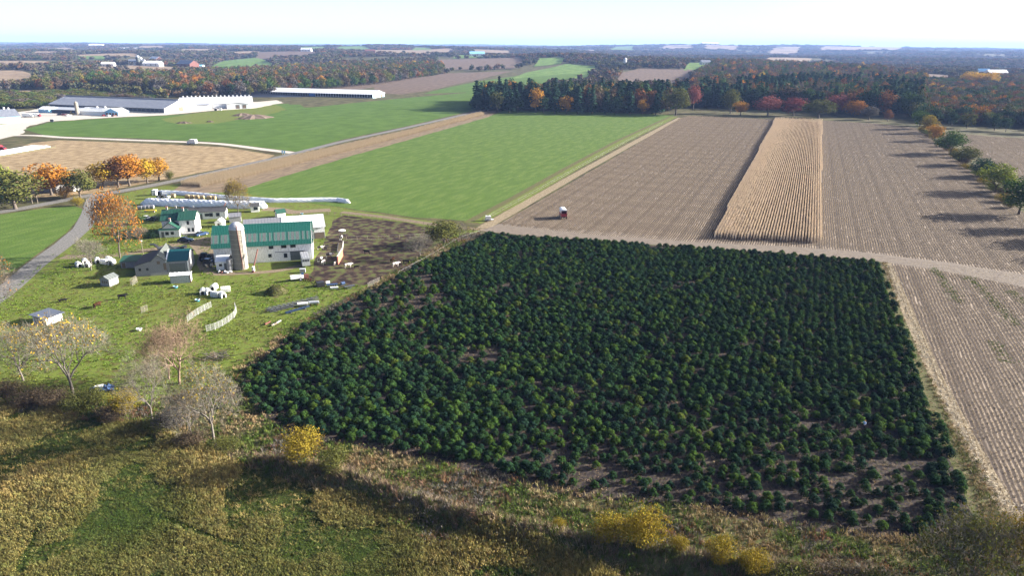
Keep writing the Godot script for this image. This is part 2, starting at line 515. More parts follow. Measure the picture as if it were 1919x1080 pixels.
	# roads and drives
	ribbon("gravel_drive", [-352.2, -437.5, -342.6, -480.6, -325.6, -487.3, -297.7, -477.1, -246, -465.7, -188.9, -452.6, -146.3, -425.7, -123.2, -411.3], 6.0, 0.046, mats.gravel)
	ribbon("road", [-204.7, -245.9, -190.4, -258.2, -182, -273.4, -176.7, -285.9, -172.7, -292.6], 5.8, 0.052, mats.asphalt)
	ribbon("road", [-112.9, -122.6, -123.8, -150.2, -129.3, -172.5, -135.1, -192, -140.5, -215.2, -146.3, -235, -156.2, -257.3, -169.1, -284, -169.4, -292.7, -161.5, -308.2, -152, -329.5, -130.3, -394.7, -110.7, -464.1, -78.2, -554.1, -29.1, -702.5, -0.9, -775.7], 5.8, 0.06, mats.asphalt)
	ribbon("farm_drive", [-132.4, -200.6, -124.3, -200.8, -116.5, -203.8, -109.8, -209.8, -104.1, -217.4, -100.4, -222, -96, -219.5], 4.0, 0.05, mats.dirt)
	ribbon("farm_drive", [-100.4, -222, -94.1, -208.3, -86.9, -192, -82.1, -185.6, -74.8, -185.8, -65.4, -188.4, -60, -193.6], 2.6, 0.054, mats.dirt)
	sheet("farm_yard", [-103.2, -219.3, -96.9, -223.5, -89.4, -205.5, -83.3, -189.5, -86.6, -188, -93.9, -202.6], 0.044, mats.dirt, 0.0, 0.6)
	ribbon("farm_drive", [-95, -266.3, -89.6, -265.5, -82.2, -261.2, -75.8, -263.1, -69.2, -265.2], 6.0, 0.042, mats.dirt)
	ribbon("fence_track", [-64.3, -261.7, -47, -254.3, -30.3, -244.9, -18.5, -239, -8.2, -235.5], 3.4, 0.042, mats.dirt)
	# land far off: fields between the woods
	for f in far_fields:
		sheet("far_field", f[1], 1.0, mats["far_field_" + f[0]] if f[0] != "brown" else mats.ploughed, 90.0)
	for f in far_fields: open_land.append(area(f[1]))

var bank_line := poly([-41.5, -94.5, -33.2, -91.1, -23.7, -87.8, -14.5, -82.9, -4, -78.4, 3, -75.8, 9.6, -73.3, 22.3, -70.5, 33.3, -68.8, 42.9, -67.6, 49.7, -66.3])

func bank(p: Vector2) -> float:
	# a low grassy bank parts the meadow from the verge
	if p.y < -104.0 or p.y > -55.0: return 0.0
	var h := 0.0
	var n := bank_line.size() - 1
	for i in n:
		var q := Geometry2D.get_closest_point_to_segment(p, bank_line[i], bank_line[i + 1])
		var d := p.distance_to(q)
		if d < 3.2:
			var f := (i + bank_line[i].distance_to(q) / bank_line[i].distance_to(bank_line[i + 1])) / n
			h = maxf(h, 1.7 * (0.5 + 0.5 * cos(PI * d / 3.2)) * smoothstep(0.0, 0.15, f) * smoothstep(1.0, 0.9, f))
	return h

var open_land := []
var meadow_area: Array = [-115.7, -99.2, -90.2, -111.8, -73.5, -108.9, -54.4, -101.3, -42.8, -93.6, -30.6, -87.7, -18.9, -82.8, -6.8, -78.3, 2.9, -74.7, 12.4, -69.1, 19.6, -59.5, -65, -52.3]
var verge_area: Array = [-107.5, -110, -86.8, -115.3, -66, -110.5, -53.4, -118.9, -54, -125.8, -48.4, -149.8, -36.4, -176.5, -22.2, -219.3, -14.4, -231.7, -9.8, -229.7, -27.3, -193.2, -47, -145, -51.2, -122.3, -45.6, -110.8, -36.4, -101.8, -21.4, -96.4, -4.5, -90.7, 10.8, -85.6, 27.4, -82.7, 38.4, -78.8, 51.1, -76, 62.6, -79, 63.7, -68.6, 60.1, -53.2, -2.9, -52.7, -3.6, -68.9, -18.6, -81, -35.9, -89.7, -45.4, -93.8, -62.3, -103.2, -87.8, -108.3, -101.6, -102.7]
var pasture_area: Array = [-106.8, -102.7, -137.2, -137.7, -126.2, -153.5, -126.3, -166.4, -136.6, -202.8, -144.1, -232.1, -154.7, -257.4, -166.9, -284, -159.1, -303.4, -148.6, -318.8, -119.5, -302.3, -86, -281.2, -61.1, -265.4, -34.7, -250.4, -10.1, -236.9, -18.9, -221.3, -28.3, -189.2, -37.3, -174.3, -47.7, -147.5, -52.4, -125.8, -50.2, -116.8, -56.1, -105.1, -65.1, -108.6, -81.7, -113.3, -90.4, -112.1]
var crop_area: Array = [-9.8, -229.7, -6.3, -231.9, 24.2, -222.3, 56.8, -214.2, 87.3, -206.6, 108.5, -199.8, 92.4, -157.3, 81.6, -127.8, 72.9, -104.9, 67.1, -89.4, 62, -79, 50.6, -75.2, 38, -77.7, 27.1, -81.5, 10.7, -84.3, 0.2, -88.1, -9.5, -92.8, -25.8, -97.4, -38.4, -102.7, -49.9, -114.7, -52.5, -124.6, -47.4, -146.6, -35.7, -173, -24.8, -197.5]
var bush_area: Array = [-8, -229, 24.1, -221.7, 56.6, -213.6, 87, -206, 107.3, -198.7, 91.2, -157.2, 80.3, -127.7, 71.4, -104.9, 65.7, -89.4, 61.3, -79.3, 51.5, -76.9, 42.7, -78.9, 27.4, -82.8, 10.8, -85.7, 0.2, -89.7, -9.6, -94.4, -26.2, -99, -38.4, -104.2, -49.1, -115.1, -51.3, -123.5, -46.3, -146.6, -35.6, -172.2, -24.6, -195.9]
var stubble_area: Array = [-8.7, -234, 8.4, -277.9, 48.1, -379.4, 147.2, -639.8, 160.1, -660.5, 226.2, -630.5, 265.1, -623.8, 299.3, -599.7, 315.9, -568.8, 283, -477.5, 234, -357.9, 199.6, -276.6, 169, -197.3, 149.4, -142.2, 149.5, -163.7, 138.3, -182.1, 110.6, -203.1, 61.4, -219.3, 24.6, -226.4]
var right_area: Array = [109.8, -202.5, 124.2, -192.3, 137.7, -181.2, 164.4, -158.5, 103.7, -68.1, 62.7, -56.4, 63.1, -68.6, 67.3, -81.9, 71.8, -95.2, 83.8, -130.3, 93.7, -157.3]
var beyond_area: Array = [316.3, -547, 338.6, -515.1, 368.7, -498.5, 429.6, -430.5, 259.3, -251.6, 216.5, -272.3, 238.3, -329.1, 274.7, -424, 300.3, -495.2]
var wheat_area: Array = [-118.3, -298.8, -108.6, -338.1, -94.3, -392.3, -70.4, -471.5, -20.9, -638.7, -8.5, -703.9, 70.2, -692.1, 146.5, -664.7, 132.4, -620.1, 77.7, -478.7, 29.8, -363.3, 4.4, -295.8, -13.4, -248.5, -35.2, -253.7, -61.5, -267.2]
var corn_area: Array = [65.9, -226.7, 99.5, -221.5, 259.5, -610.1, 225.5, -625.9]
var far_fields := [
	["tan", [-2129, -3191, -2780, -4312, -3003, -5023, -2098, -3712, -1962.9, -3256]], ["tan", [-1369, -2321, -1470.6, -2526, -1293.5, -2577, -1195.5, -2367]], ["green", [-1266.3, -2150, -1354.6, -2325, -1274.3, -2346, -1158.7, -2117]],
	["tan", [-1215.6, -1651.7, -1272.4, -1839, -1173.4, -1882.2, -1081.6, -1713.5]], ["green", [-699.7, -1641.3, -873.7, -2246, -819, -2393, -626.8, -1973.1, -599.7, -1693]], ["tan", [-2239, -4476, -2546, -5136, -2428, -5214, -2077, -4424]],
	["tan", [-1022.4, -2656, -1105, -2927, -1035.6, -3063, -918.5, -2686]], ["brown", [-784.4, -2267, -977.9, -2861, -805.7, -3023, -651.8, -2510]], ["green", [-811.2, -3265, -1048.7, -4555, -1009, -5006, -637.5, -3465]],
	["tan", [-601.3, -2688, -649.1, -3461, -313.7, -3910, -251.9, -2880]], ["green", [-187, -2284, -201.6, -2756, -94.1, -2785, -85.2, -2370]], ["brown", [-184.5, -1632, -220.5, -2161, 4.7, -2268, 31.1, -1883, -2.4, -1661.9]],
	["green", [-484, -3521, -580.3, -4409, -484.3, -4453, -392, -3554]], ["green", [-928.1, -3224, -1280.8, -4571, -1159.2, -4633, -862.3, -3383]], ["tan", [170.3, -4515, 285.2, -5897, 698.8, -6129, 537.1, -4922]],
	["green", [709.7, -5592, 1051.3, -7852, 1303.8, -8029, 909.6, -5695]], ["tan", [1195, -6208, 1595.8, -7915, 1965.9, -8163, 1515.4, -6382]], ["tan", [1548.9, -6206, 2026, -7899, 2467, -8183, 1906.2, -6395]],
	["brown", [159.5, -1171.3, 215.6, -1472.4, 276.9, -1615.3, 378.9, -1574.2, 295.1, -1236.5, 219.8, -1090.5]], ["green", [353.8, -1543.4, 462.7, -1963, 533.9, -2020, 432.7, -1610.4]], ["green", [-6.4, -1290.2, 24.8, -1494.8, 128.4, -1822.6, 193.9, -1727.2, 134.5, -1348.6, 60.4, -1225.5]],
	["tan", [1890.6, -5543, 2698, -7756, 3057, -7972, 2154, -5664]], ["tan", [2673, -6599, 3742, -9007, 5141, -9911, 3664, -7108]], 
	["brown", [659.4, -1298, 791.5, -1529.3, 895.8, -1519.1, 759, -1291.8]], ["tan", [966.5, -1553.9, 1159.3, -1853, 1220.2, -1828.2, 1028.4, -1537.5]],
	["tan", [-615.6, -843.5, -649.3, -928.6, -618, -953.8, -541.2, -928.5, -509.6, -862.2, -541.7, -824.1]], ["tan", [-896.2, -1212.4, -987.4, -1393.2, -947.7, -1424.6, -813.7, -1262.2, -741, -1097.4]], ["tan", [-867.6, -1519.6, -934.6, -1703.8, -772.2, -1697.4, -714.7, -1544.8]],
	["green", [47.5, -1736.4, 69.6, -2020, 143.2, -2035, 115.2, -1820.2]], ["tan", [-182.8, -3108, -195.3, -3784, -6, -3856, -16.8, -3278]], ["tan", [-1436.6, -3175, -1643.6, -3724, -1472.6, -3798, -1277.5, -3232]],
	["tan", [876, -2669, 1121.4, -3279, 1285.1, -3218, 1066.2, -2715]], ["tan", [-1703.8, -2635, -1845.4, -2904, -1768, -2931, -1616.3, -2662]], ["tan", [260.1, -2157, 305.9, -2397, 413.2, -2422, 364.4, -2179]],
]

# ---------------------------------------------------------------- plants
var lib := {}
const TINT := {
	"dark": Color(0.026, 0.052, 0.024), "pine": Color(0.022, 0.050, 0.030), "green": Color(0.055, 0.095, 0.022), "olive": Color(0.088, 0.092, 0.025), "lime": Color(0.15, 0.18, 0.028),
	"brown": Color(0.100, 0.074, 0.048), "grey": Color(0.095, 0.085, 0.078), "rust": Color(0.155, 0.070, 0.030), "orange": Color(0.34, 0.145, 0.022), "amber": Color(0.32, 0.165, 0.026),
	"yellow": Color(0.38, 0.245, 0.026), "poplar": Color(0.52, 0.33, 0.04), "red": Color(0.165, 0.042, 0.044), "rose": Color(0.21, 0.072, 0.066), "gold": Color(0.22, 0.165, 0.022),
}

func sphere_dir() -> Vector3:
	var y := rng.randf_range(-1.0, 1.0)
	var a := rng.randf() * TAU
	var r := sqrt(1.0 - y * y)
	return Vector3(r * cos(a), y, r * sin(a))

func crown(w: float, y0: float, y1: float, lobes: int, leaves: int, size: float, taper := 0.0) -> MB:
	# a crown of leaf clumps gathered in lobes, with gaps between them
	var m := MB.new()
	var cs := []
	var hh := (y1 - y0) / 2.0
	for i in lobes:
		var d := sphere_dir()
		var k := pow(rng.randf(), 0.4) * 0.68
		var t := (d.y * k + 1.0) / 2.0
		var side := 1.0 - taper * t
		var rad := w * rng.randf_range(0.15, 0.235)
		cs.append([Vector3(d.x * k * w * 0.5 * side, y0 + hh + d.y * k * hh, d.z * k * w * 0.5 * side), rad, rng.randf_range(0.78, 1.25), rng.randf_range(-0.12, 0.12)])
	for i in leaves:
		var l: Array = cs[i % lobes]
		var u := sphere_dir()
		var p: Vector3 = l[0] + u * (l[1] * (0.55 + 0.5 * sqrt(rng.randf()))) * Vector3(1.05, 0.85, 1.05)
		var k: float = l[2] * rng.randf_range(0.7, 1.3)
		m.col = Color(k * (1.0 + l[3] + rng.randf_range(-0.1, 0.1)), k, k * (1.0 - l[3]))
		m.leaf(p, (u + sphere_dir() * 0.6).normalized(), size * rng.randf_range(0.6, 1.35), rng.randf() * TAU)
	return m

func grow(m: MB, tips: Array, p: Vector3, d: Vector3, l: float, r: float, depth: int, spread: float) -> void:
	var mid := p + d * l * 0.5 + sphere_dir() * l * 0.06
	var q := mid + (d + sphere_dir() * 0.25).normalized() * l * 0.5
	var k := 7 if depth > 4 else 4 if depth > 2 else 3
	m.tube(p, mid, r, r * 0.88, k, false); m.tube(mid, q, r * 0.88, r * 0.7, k, false)
	if depth == 0:
		tips.append(q)
		return
	var kids := 4 if depth == 6 else 3 if depth > 3 else rng.randi_range(2, 3)
	var turn := rng.randf() * TAU
	var side := d.cross(Vector3.UP if absf(d.y) < 0.9 else Vector3.RIGHT).normalized()
	for i in kids:
		var a := side.rotated(d, turn + TAU * i / kids + rng.randf_range(-0.4, 0.4))
		var e := d.rotated(a, rng.randf_range(0.35, 0.85) * spread)
		e.y += 0.06
		grow(m, tips, q if i > 0 else mid.lerp(q, rng.randf()), e.normalized(), l * rng.randf_range(0.7, 0.92), r * rng.randf_range(0.5, 0.64), depth - 1, spread)

func trunk_mesh(h: float, r: float, limbs: int, reach: float) -> MB:
	var m := MB.new()
	m.tube(Vector3(0, -0.3, 0), Vector3(0, 0.4, 0), r * 1.5, r * 1.1, 9, false)
	m.tube(Vector3(0, 0.4, 0), Vector3(0.1, h, 0.05), r * 1.1, r * 0.75, 9, false)
	for i in limbs:
		var a := TAU * (i + rng.randf() * 0.6) / limbs
		var d := Vector3(cos(a) * 0.7, rng.randf_range(0.7, 1.4), sin(a) * 0.7).normalized()
		var l := reach * rng.randf_range(0.7, 1.0)
		m.tube(Vector3(0.1, h * 0.95, 0.05), Vector3(0.1, h, 0) + d * l, r * 0.5, r * 0.12, 5, false)
	return m

func pine_crown(w: float, h: float, base: float, tiers: int, per: int, size: float) -> MB:
	var m := MB.new()
	for t in tiers:
		var f := float(t) / tiers
		var y := base + (h - base) * f
		var rad := w * 0.5 * pow(1.0 - f, 0.75) * rng.randf_range(0.75, 1.15) + 0.25
		var k := rng.randi_range(6, 9)
		for i in k:
			var a := TAU * i / k + rng.randf()
			var o := Vector3(cos(a), 0, sin(a))
			var l := rad * rng.randf_range(0.65, 1.12)
			var tone := rng.randf_range(0.7, 1.3)
			for j in per:
				var s := (j + 0.6) / per
				var kk := tone * rng.randf_range(0.8, 1.25)
				m.col = Color(kk, kk * rng.randf_range(0.95, 1.1), kk)
				m.leaf(Vector3(0, y, 0) + o * l * s + Vector3(0, -l * s * s * 0.28 + rng.randf_range(-0.2, 0.3), 0), (Vector3.UP * 0.9 + o * 0.5 + sphere_dir() * 0.6).normalized(), size * rng.randf_range(0.7, 1.3), rng.randf() * TAU, 0.7)
	return m

func bush_mesh(w: float, h: float, tops: int, leaves: int, size: float) -> ArrayMesh:
	# a crop plant: leafy heads crowded on a dome above one foot
	var m := MB.new()
	var heads := []
	for t in tops:
		var a := TAU * t * 0.382 + rng.randf() * 0.5
		var f := sqrt((t + 0.4) / tops)
		var rad := w * rng.randf_range(0.15, 0.22)
		heads.append([Vector3(cos(a) * f * w * 0.33, h * (0.98 - 0.62 * f * f) * rng.randf_range(0.85, 1.05) - rad * 0.6, sin(a) * f * w * 0.33), rad, rng.randf_range(0.72, 1.3), rng.randf_range(-0.08, 0.24)])
	for i in leaves:
		var l: Array = heads[i % tops]
		var u := sphere_dir()
		if u.y < -0.35: u.y = -u.y
		var p: Vector3 = l[0] + u * l[1] * (0.75 + 0.4 * rng.randf())
		p.y = maxf(p.y, 0.06)
		var k: float = l[2] * rng.randf_range(0.65, 1.35)
		m.col = Color(k * (1.0 + l[3]), k, k * (1.0 - l[3]))
		m.leaf(p, (u + Vector3.UP * 0.25 + sphere_dir() * 0.55).normalized(), size * rng.randf_range(0.7, 1.3), rng.randf() * TAU, 0.5)
	m.col = Color(0.6, 0.6, 0.5)
	m.tube(Vector3.ZERO, Vector3(0, h * 0.6, 0), 0.04, 0.02, 4, false)
	return m.mesh()

func tuft_mesh(blades: int, h: float, spread: float, wide: float, heads: float) -> ArrayMesh:
	var m := MB.new()
	for i in blades:
		var a := rng.randf() * TAU
		var o := Vector3(cos(a), 0, sin(a))
		var b := o * rng.randf() * spread * 0.5
		var l := h * rng.randf_range(0.55, 1.1)
		var side := o.cross(Vector3.UP) * wide * 0.5
		var k := rng.randf_range(0.65, 1.25)
		m.col = Color(k, k * rng.randf_range(0.93, 1.05), k * rng.randf_range(0.85, 1.05))
		var mid := b + Vector3(0, l * 0.62, 0) + o * l * 0.12
		var tip := b + Vector3(0, l * 0.95, 0) + o * l * rng.randf_range(0.2, 0.55)
		m.quad(b - side, mid - side * 0.8, mid + side * 0.8, b + side)
		m.tri(mid - side * 0.8, tip, mid + side * 0.8)
		if rng.randf() < heads:
			m.col = Color(k * 1.5, k * 1.4, k * 1.25)
			m.leaf(tip, (o + Vector3.UP * 0.4).normalized(), wide * 4.5, PI / 2.0 + rng.randf() * 0.4, 0.4)
	return m.mesh()

func make_trees() -> void:
	lib.round = []; lib.oval = []; lib.pine = []; lib.bare = []; lib.open = []; lib.shrub = []; lib.mid = []; lib.mid_pine = []; lib.far = []; lib.twig = []
	for i in 4:
		lib.round.append({"h": 12.0, "w": 10.0, "trunk": trunk_mesh(2.6, 0.28, 7, 5.0).mesh(), "crown": crown(11.6, 0.9, 12.6, 38, 2300, 0.66).mesh()})
	for i in 3:
		lib.oval.append({"h": 14.0, "w": 9.0, "trunk": trunk_mesh(3.2, 0.3, 7, 5.5).mesh(), "crown": crown(11.5, 1.4, 14.8, 40, 2500, 0.66, 0.4).mesh()})
	for i in 3:
		lib.pine.append({"h": 22.0, "w": 9.0, "trunk": trunk_mesh(17.0, 0.3, 0, 0).mesh(), "crown": pine_crown(9.0, 22.0, 4.0, 17, 5, 1.5).mesh()})
	for i in 4:
		var m := MB.new()
		var tips := []
		grow(m, tips, Vector3(0, -0.3, 0), Vector3(rng.randf_range(-0.1, 0.1), 1, rng.randf_range(-0.1, 0.1)).normalized(), 1.9, 0.17, 6, 0.95)
		var tw := MB.new()
		for t: Vector3 in tips:
			for j in 5:
				var d := (sphere_dir() + Vector3(t.x, 0, t.z).normalized() * 0.5 + Vector3.UP * 0.5).normalized()
				var s := d.cross(sphere_dir()).normalized() * 0.011
				var e := t + d * rng.randf_range(0.4, 1.0)
				tw.col = Color.WHITE * rng.randf_range(0.75, 1.25)
				tw.tri(t - s, e, t + s)
				tw.tri(t.lerp(e, 0.4), t.lerp(e, 0.4) + (d + sphere_dir() * 0.7).normalized() * 0.5, t.lerp(e, 0.4) + s * 1.6)
		var lv := MB.new()
		for t: Vector3 in tips:
			if rng.randf() < (0.42 if t.y > 5.0 else 0.1):
				for j in rng.randi_range(2, 5):
					var k := rng.randf_range(0.7, 1.3)
					lv.col = Color(k, k * rng.randf_range(0.85, 1.1), k)
					lv.leaf(t + sphere_dir() * 0.45, sphere_dir(), rng.randf_range(0.12, 0.26), rng.randf() * TAU)
		var top := 0.0
		var radii := []
		for t: Vector3 in tips:
			top = maxf(top, t.y + 0.4)
			radii.append(Vector2(t.x, t.z).length())
		radii.sort()
		var wide: float = 2.0 * radii[int(radii.size() * 0.93)] + 0.8
		lib.bare.append({"h": top, "w": wide, "trunk": m.mesh(), "twigs": tw.mesh()})
		lib.open.append({"h": top, "w": wide, "trunk": m.mesh(), "twigs": tw.mesh(), "crown": lv.mesh()})
		var full := MB.new()
		for t: Vector3 in tips:
			if rng.randf() < 0.46:
				var tone := rng.randf_range(0.75, 1.2)
				for j in rng.randi_range(8, 16):
					var k := tone * rng.randf_range(0.75, 1.25)
					full.col = Color(k, k * rng.randf_range(0.8, 1.15), k)
					full.leaf(t + sphere_dir() * 0.8, sphere_dir(), rng.randf_range(0.15, 0.32), rng.randf() * TAU)
		lib.twig.append({"h": top, "w": wide, "trunk": m.mesh(), "twigs": tw.mesh(), "crown": full.mesh()})
	for i in 4:
		var st := MB.new()
		for j in 14:
			var a := rng.randf() * TAU
			st.tube(Vector3(0, -0.1, 0), Vector3(cos(a) * rng.randf_range(0.5, 1.6), rng.randf_range(1.6, 2.9), sin(a) * rng.randf_range(0.5, 1.6)), 0.05, 0.015, 4, false)
		lib.shrub.append({"h": 3.4, "w": 4.0, "trunk": st.mesh(), "crown": crown(4.8, -0.2, 3.6, 48, 3800, 0.16).mesh()})
	for i in 6:
		lib.mid.append({"h": 16.0, "w": 12.0, "trunk": trunk_mesh(4.0, 0.3, 5, 5.0).mesh(), "crown": crown(13.5, 0.6, 16.6, 30, 620, 1.35, 0.1).mesh()})
	for i in 4:
		lib.mid_pine.append({"h": 22.0, "w": 9.0, "trunk": trunk_mesh(16.0, 0.3, 0, 0).mesh(), "crown": pine_crown(9.0, 22.0, 3.0, 12, 3, 2.2).mesh()})
	for i in 4:
		var m := crown(12.0, 0.5, 14.0, 12, 90, 3.4)
		lib.far.append(m.mesh())

func bark(key := "bark") -> Material:
	return plain(key, {"bark": Color(0.10, 0.08, 0.065), "pale_bark": Color(0.135, 0.118, 0.10), "pink_bark": Color(0.22, 0.15, 0.11)}[key], 0.9)

func plant(called: String, label: String, category: String, at: Vector2, h: float, w: float, kind: String, tint: String, group := "", barks := "bark", variant := -1) -> Node3D:
	var set_: Array = lib[kind]
	var k: Dictionary = set_[variant if variant >= 0 else rng.randi() % set_.size()]
	var t := thing(called, label, category, at, rng.randf() * TAU, group, bank(at))
	t.scale = Vector3(w / k.w, h / k.h, w / k.w)
	part(t, "stems" if kind == "shrub" else "trunk", k.trunk, bark(barks))
	if k.has("twigs"): part(t, "twigs", k.twigs, leafy("twigs_" + barks, {"bark": Color(0.13, 0.105, 0.085), "pale_bark": Color(0.165, 0.150, 0.118), "pink_bark": Color(0.21, 0.145, 0.10)}[barks], 0.0))
	if k.has("crown"): part(t, "crown", k.crown, leafy("leaves_" + tint, TINT[tint]))
	return t

func scatter(a: Array, step: float, keep := 1.0) -> Array:
	# loose grid of points inside an outline
	var out := []
	var b: Rect2 = a[1]
	var nx := int(b.size.x / step) + 1
	var ny := int(b.size.y / step) + 1
	for j in ny:
		for i in nx:
			var p := b.position + Vector2(i + rng.randf() * 0.9, j + rng.randf() * 0.9) * step
			if rng.randf() < keep and Geometry2D.is_point_in_polygon(p, a[0]): out.append(p)
	return out

func at3(p: Vector2, w: float, h: float, turn := -1.0) -> Transform3D:
	var b := Basis(Vector3.UP, turn if turn >= 0.0 else rng.randf() * TAU).scaled(Vector3(w, h, w))
	return Transform3D(b, Vector3(p.x, height(p) + bank(p), p.y))

var wood_areas := []

func wood(label: String, flat: Array, step: float, mix: Dictionary, hmin: float, hmax: float, pines := 0.0) -> void:
	# the inside of a wood, one mass of crowns
	var a := area(flat)
	wood_areas.append(a)
	var names: Array = mix.keys()
	var sum := 0.0
	for k in names: sum += mix[k]
	var spots := []
	var cols := []
	for i in lib.mid.size() + lib.mid_pine.size():
		spots.append([]); cols.append([])
	for p: Vector2 in scatter(a, step):
		var h := rng.randf_range(hmin, hmax)
		var low := p.x > -p.y * 0.555      # lower hardwood towards the right
		if low: h *= 0.6
		var conifer := not low and hill_noise.get_noise_2d(p.x * 12.0, p.y * 12.0) * 0.8 + 0.5 < pines or not low and rng.randf() < pines * 0.4
		var pick := rng.randf() * sum
		var tint: Color = TINT.brown
		for k in names:
			pick -= mix[k]
			if pick <= 0.0:
				tint = TINT[k]
				break
		if conifer:
			var n: int = lib.mid.size() + rng.randi() % lib.mid_pine.size()
			spots[n].append(at3(p, rng.randf_range(1.25, 1.7), h * 1.05 / 22.0)); cols[n].append(jit(TINT.pine, 0.3))
		else:
			var n: int = rng.randi() % lib.mid.size()
			spots[n].append(at3(p, rng.randf_range(0.95, 1.4), h * 0.95 / 16.0)); cols[n].append(jit(tint, 0.25))
	var m := leafy("wood_leaves", Color.WHITE, 0.25)
	for i in spots.size():
		if spots[i].size() > 0:
			stuff("woodland", label, "wood", lib.mid[i].crown if i < lib.mid.size() else lib.mid_pine[i - lib.mid.size()].crown, m, spots[i], cols[i])

func edge(line: Array, step: float, mix: Array, hmin: float, hmax: float, where: String, group: String) -> void:
	# single trees along the rim of a wood; mix: [kind, tint] to draw from
	var p := poly(line)
	var words := {"pine": "dark green pine", "dark": "dark green leafy tree", "green": "green leafy tree", "olive": "olive green tree", "brown": "brown autumn tree", "grey": "grey nearly bare tree", "rust": "rusty brown tree", "orange": "orange autumn tree", "yellow": "yellow autumn tree", "red": "dark red tree", "rose": "rose brown tree", "lime": "yellow green tree", "amber": "amber autumn tree", "gold": "golden autumn tree"}
	var left := step * 0.5
	for i in p.size() - 1:
		var l := p[i].distance_to(p[i + 1])
		while left < l:
			var q := p[i].lerp(p[i + 1], left / l) + Vector2(rng.randf_range(-2, 2), rng.randf_range(-4, 4))
			var k: Array = mix[rng.randi() % mix.size()]
			var h := rng.randf_range(hmin, hmax)
			var conifer: bool = k[0] == "mid_pine"
			plant("pine_tree" if conifer else "tree", "%s %s" % [words[k[1]], where], "tree", q, h, h * rng.randf_range(0.5, 0.62) if conifer else h * rng.randf_range(0.72, 0.95), k[0], k[1], group)
			left += step * rng.randf_range(0.75, 1.25)
		left -= l

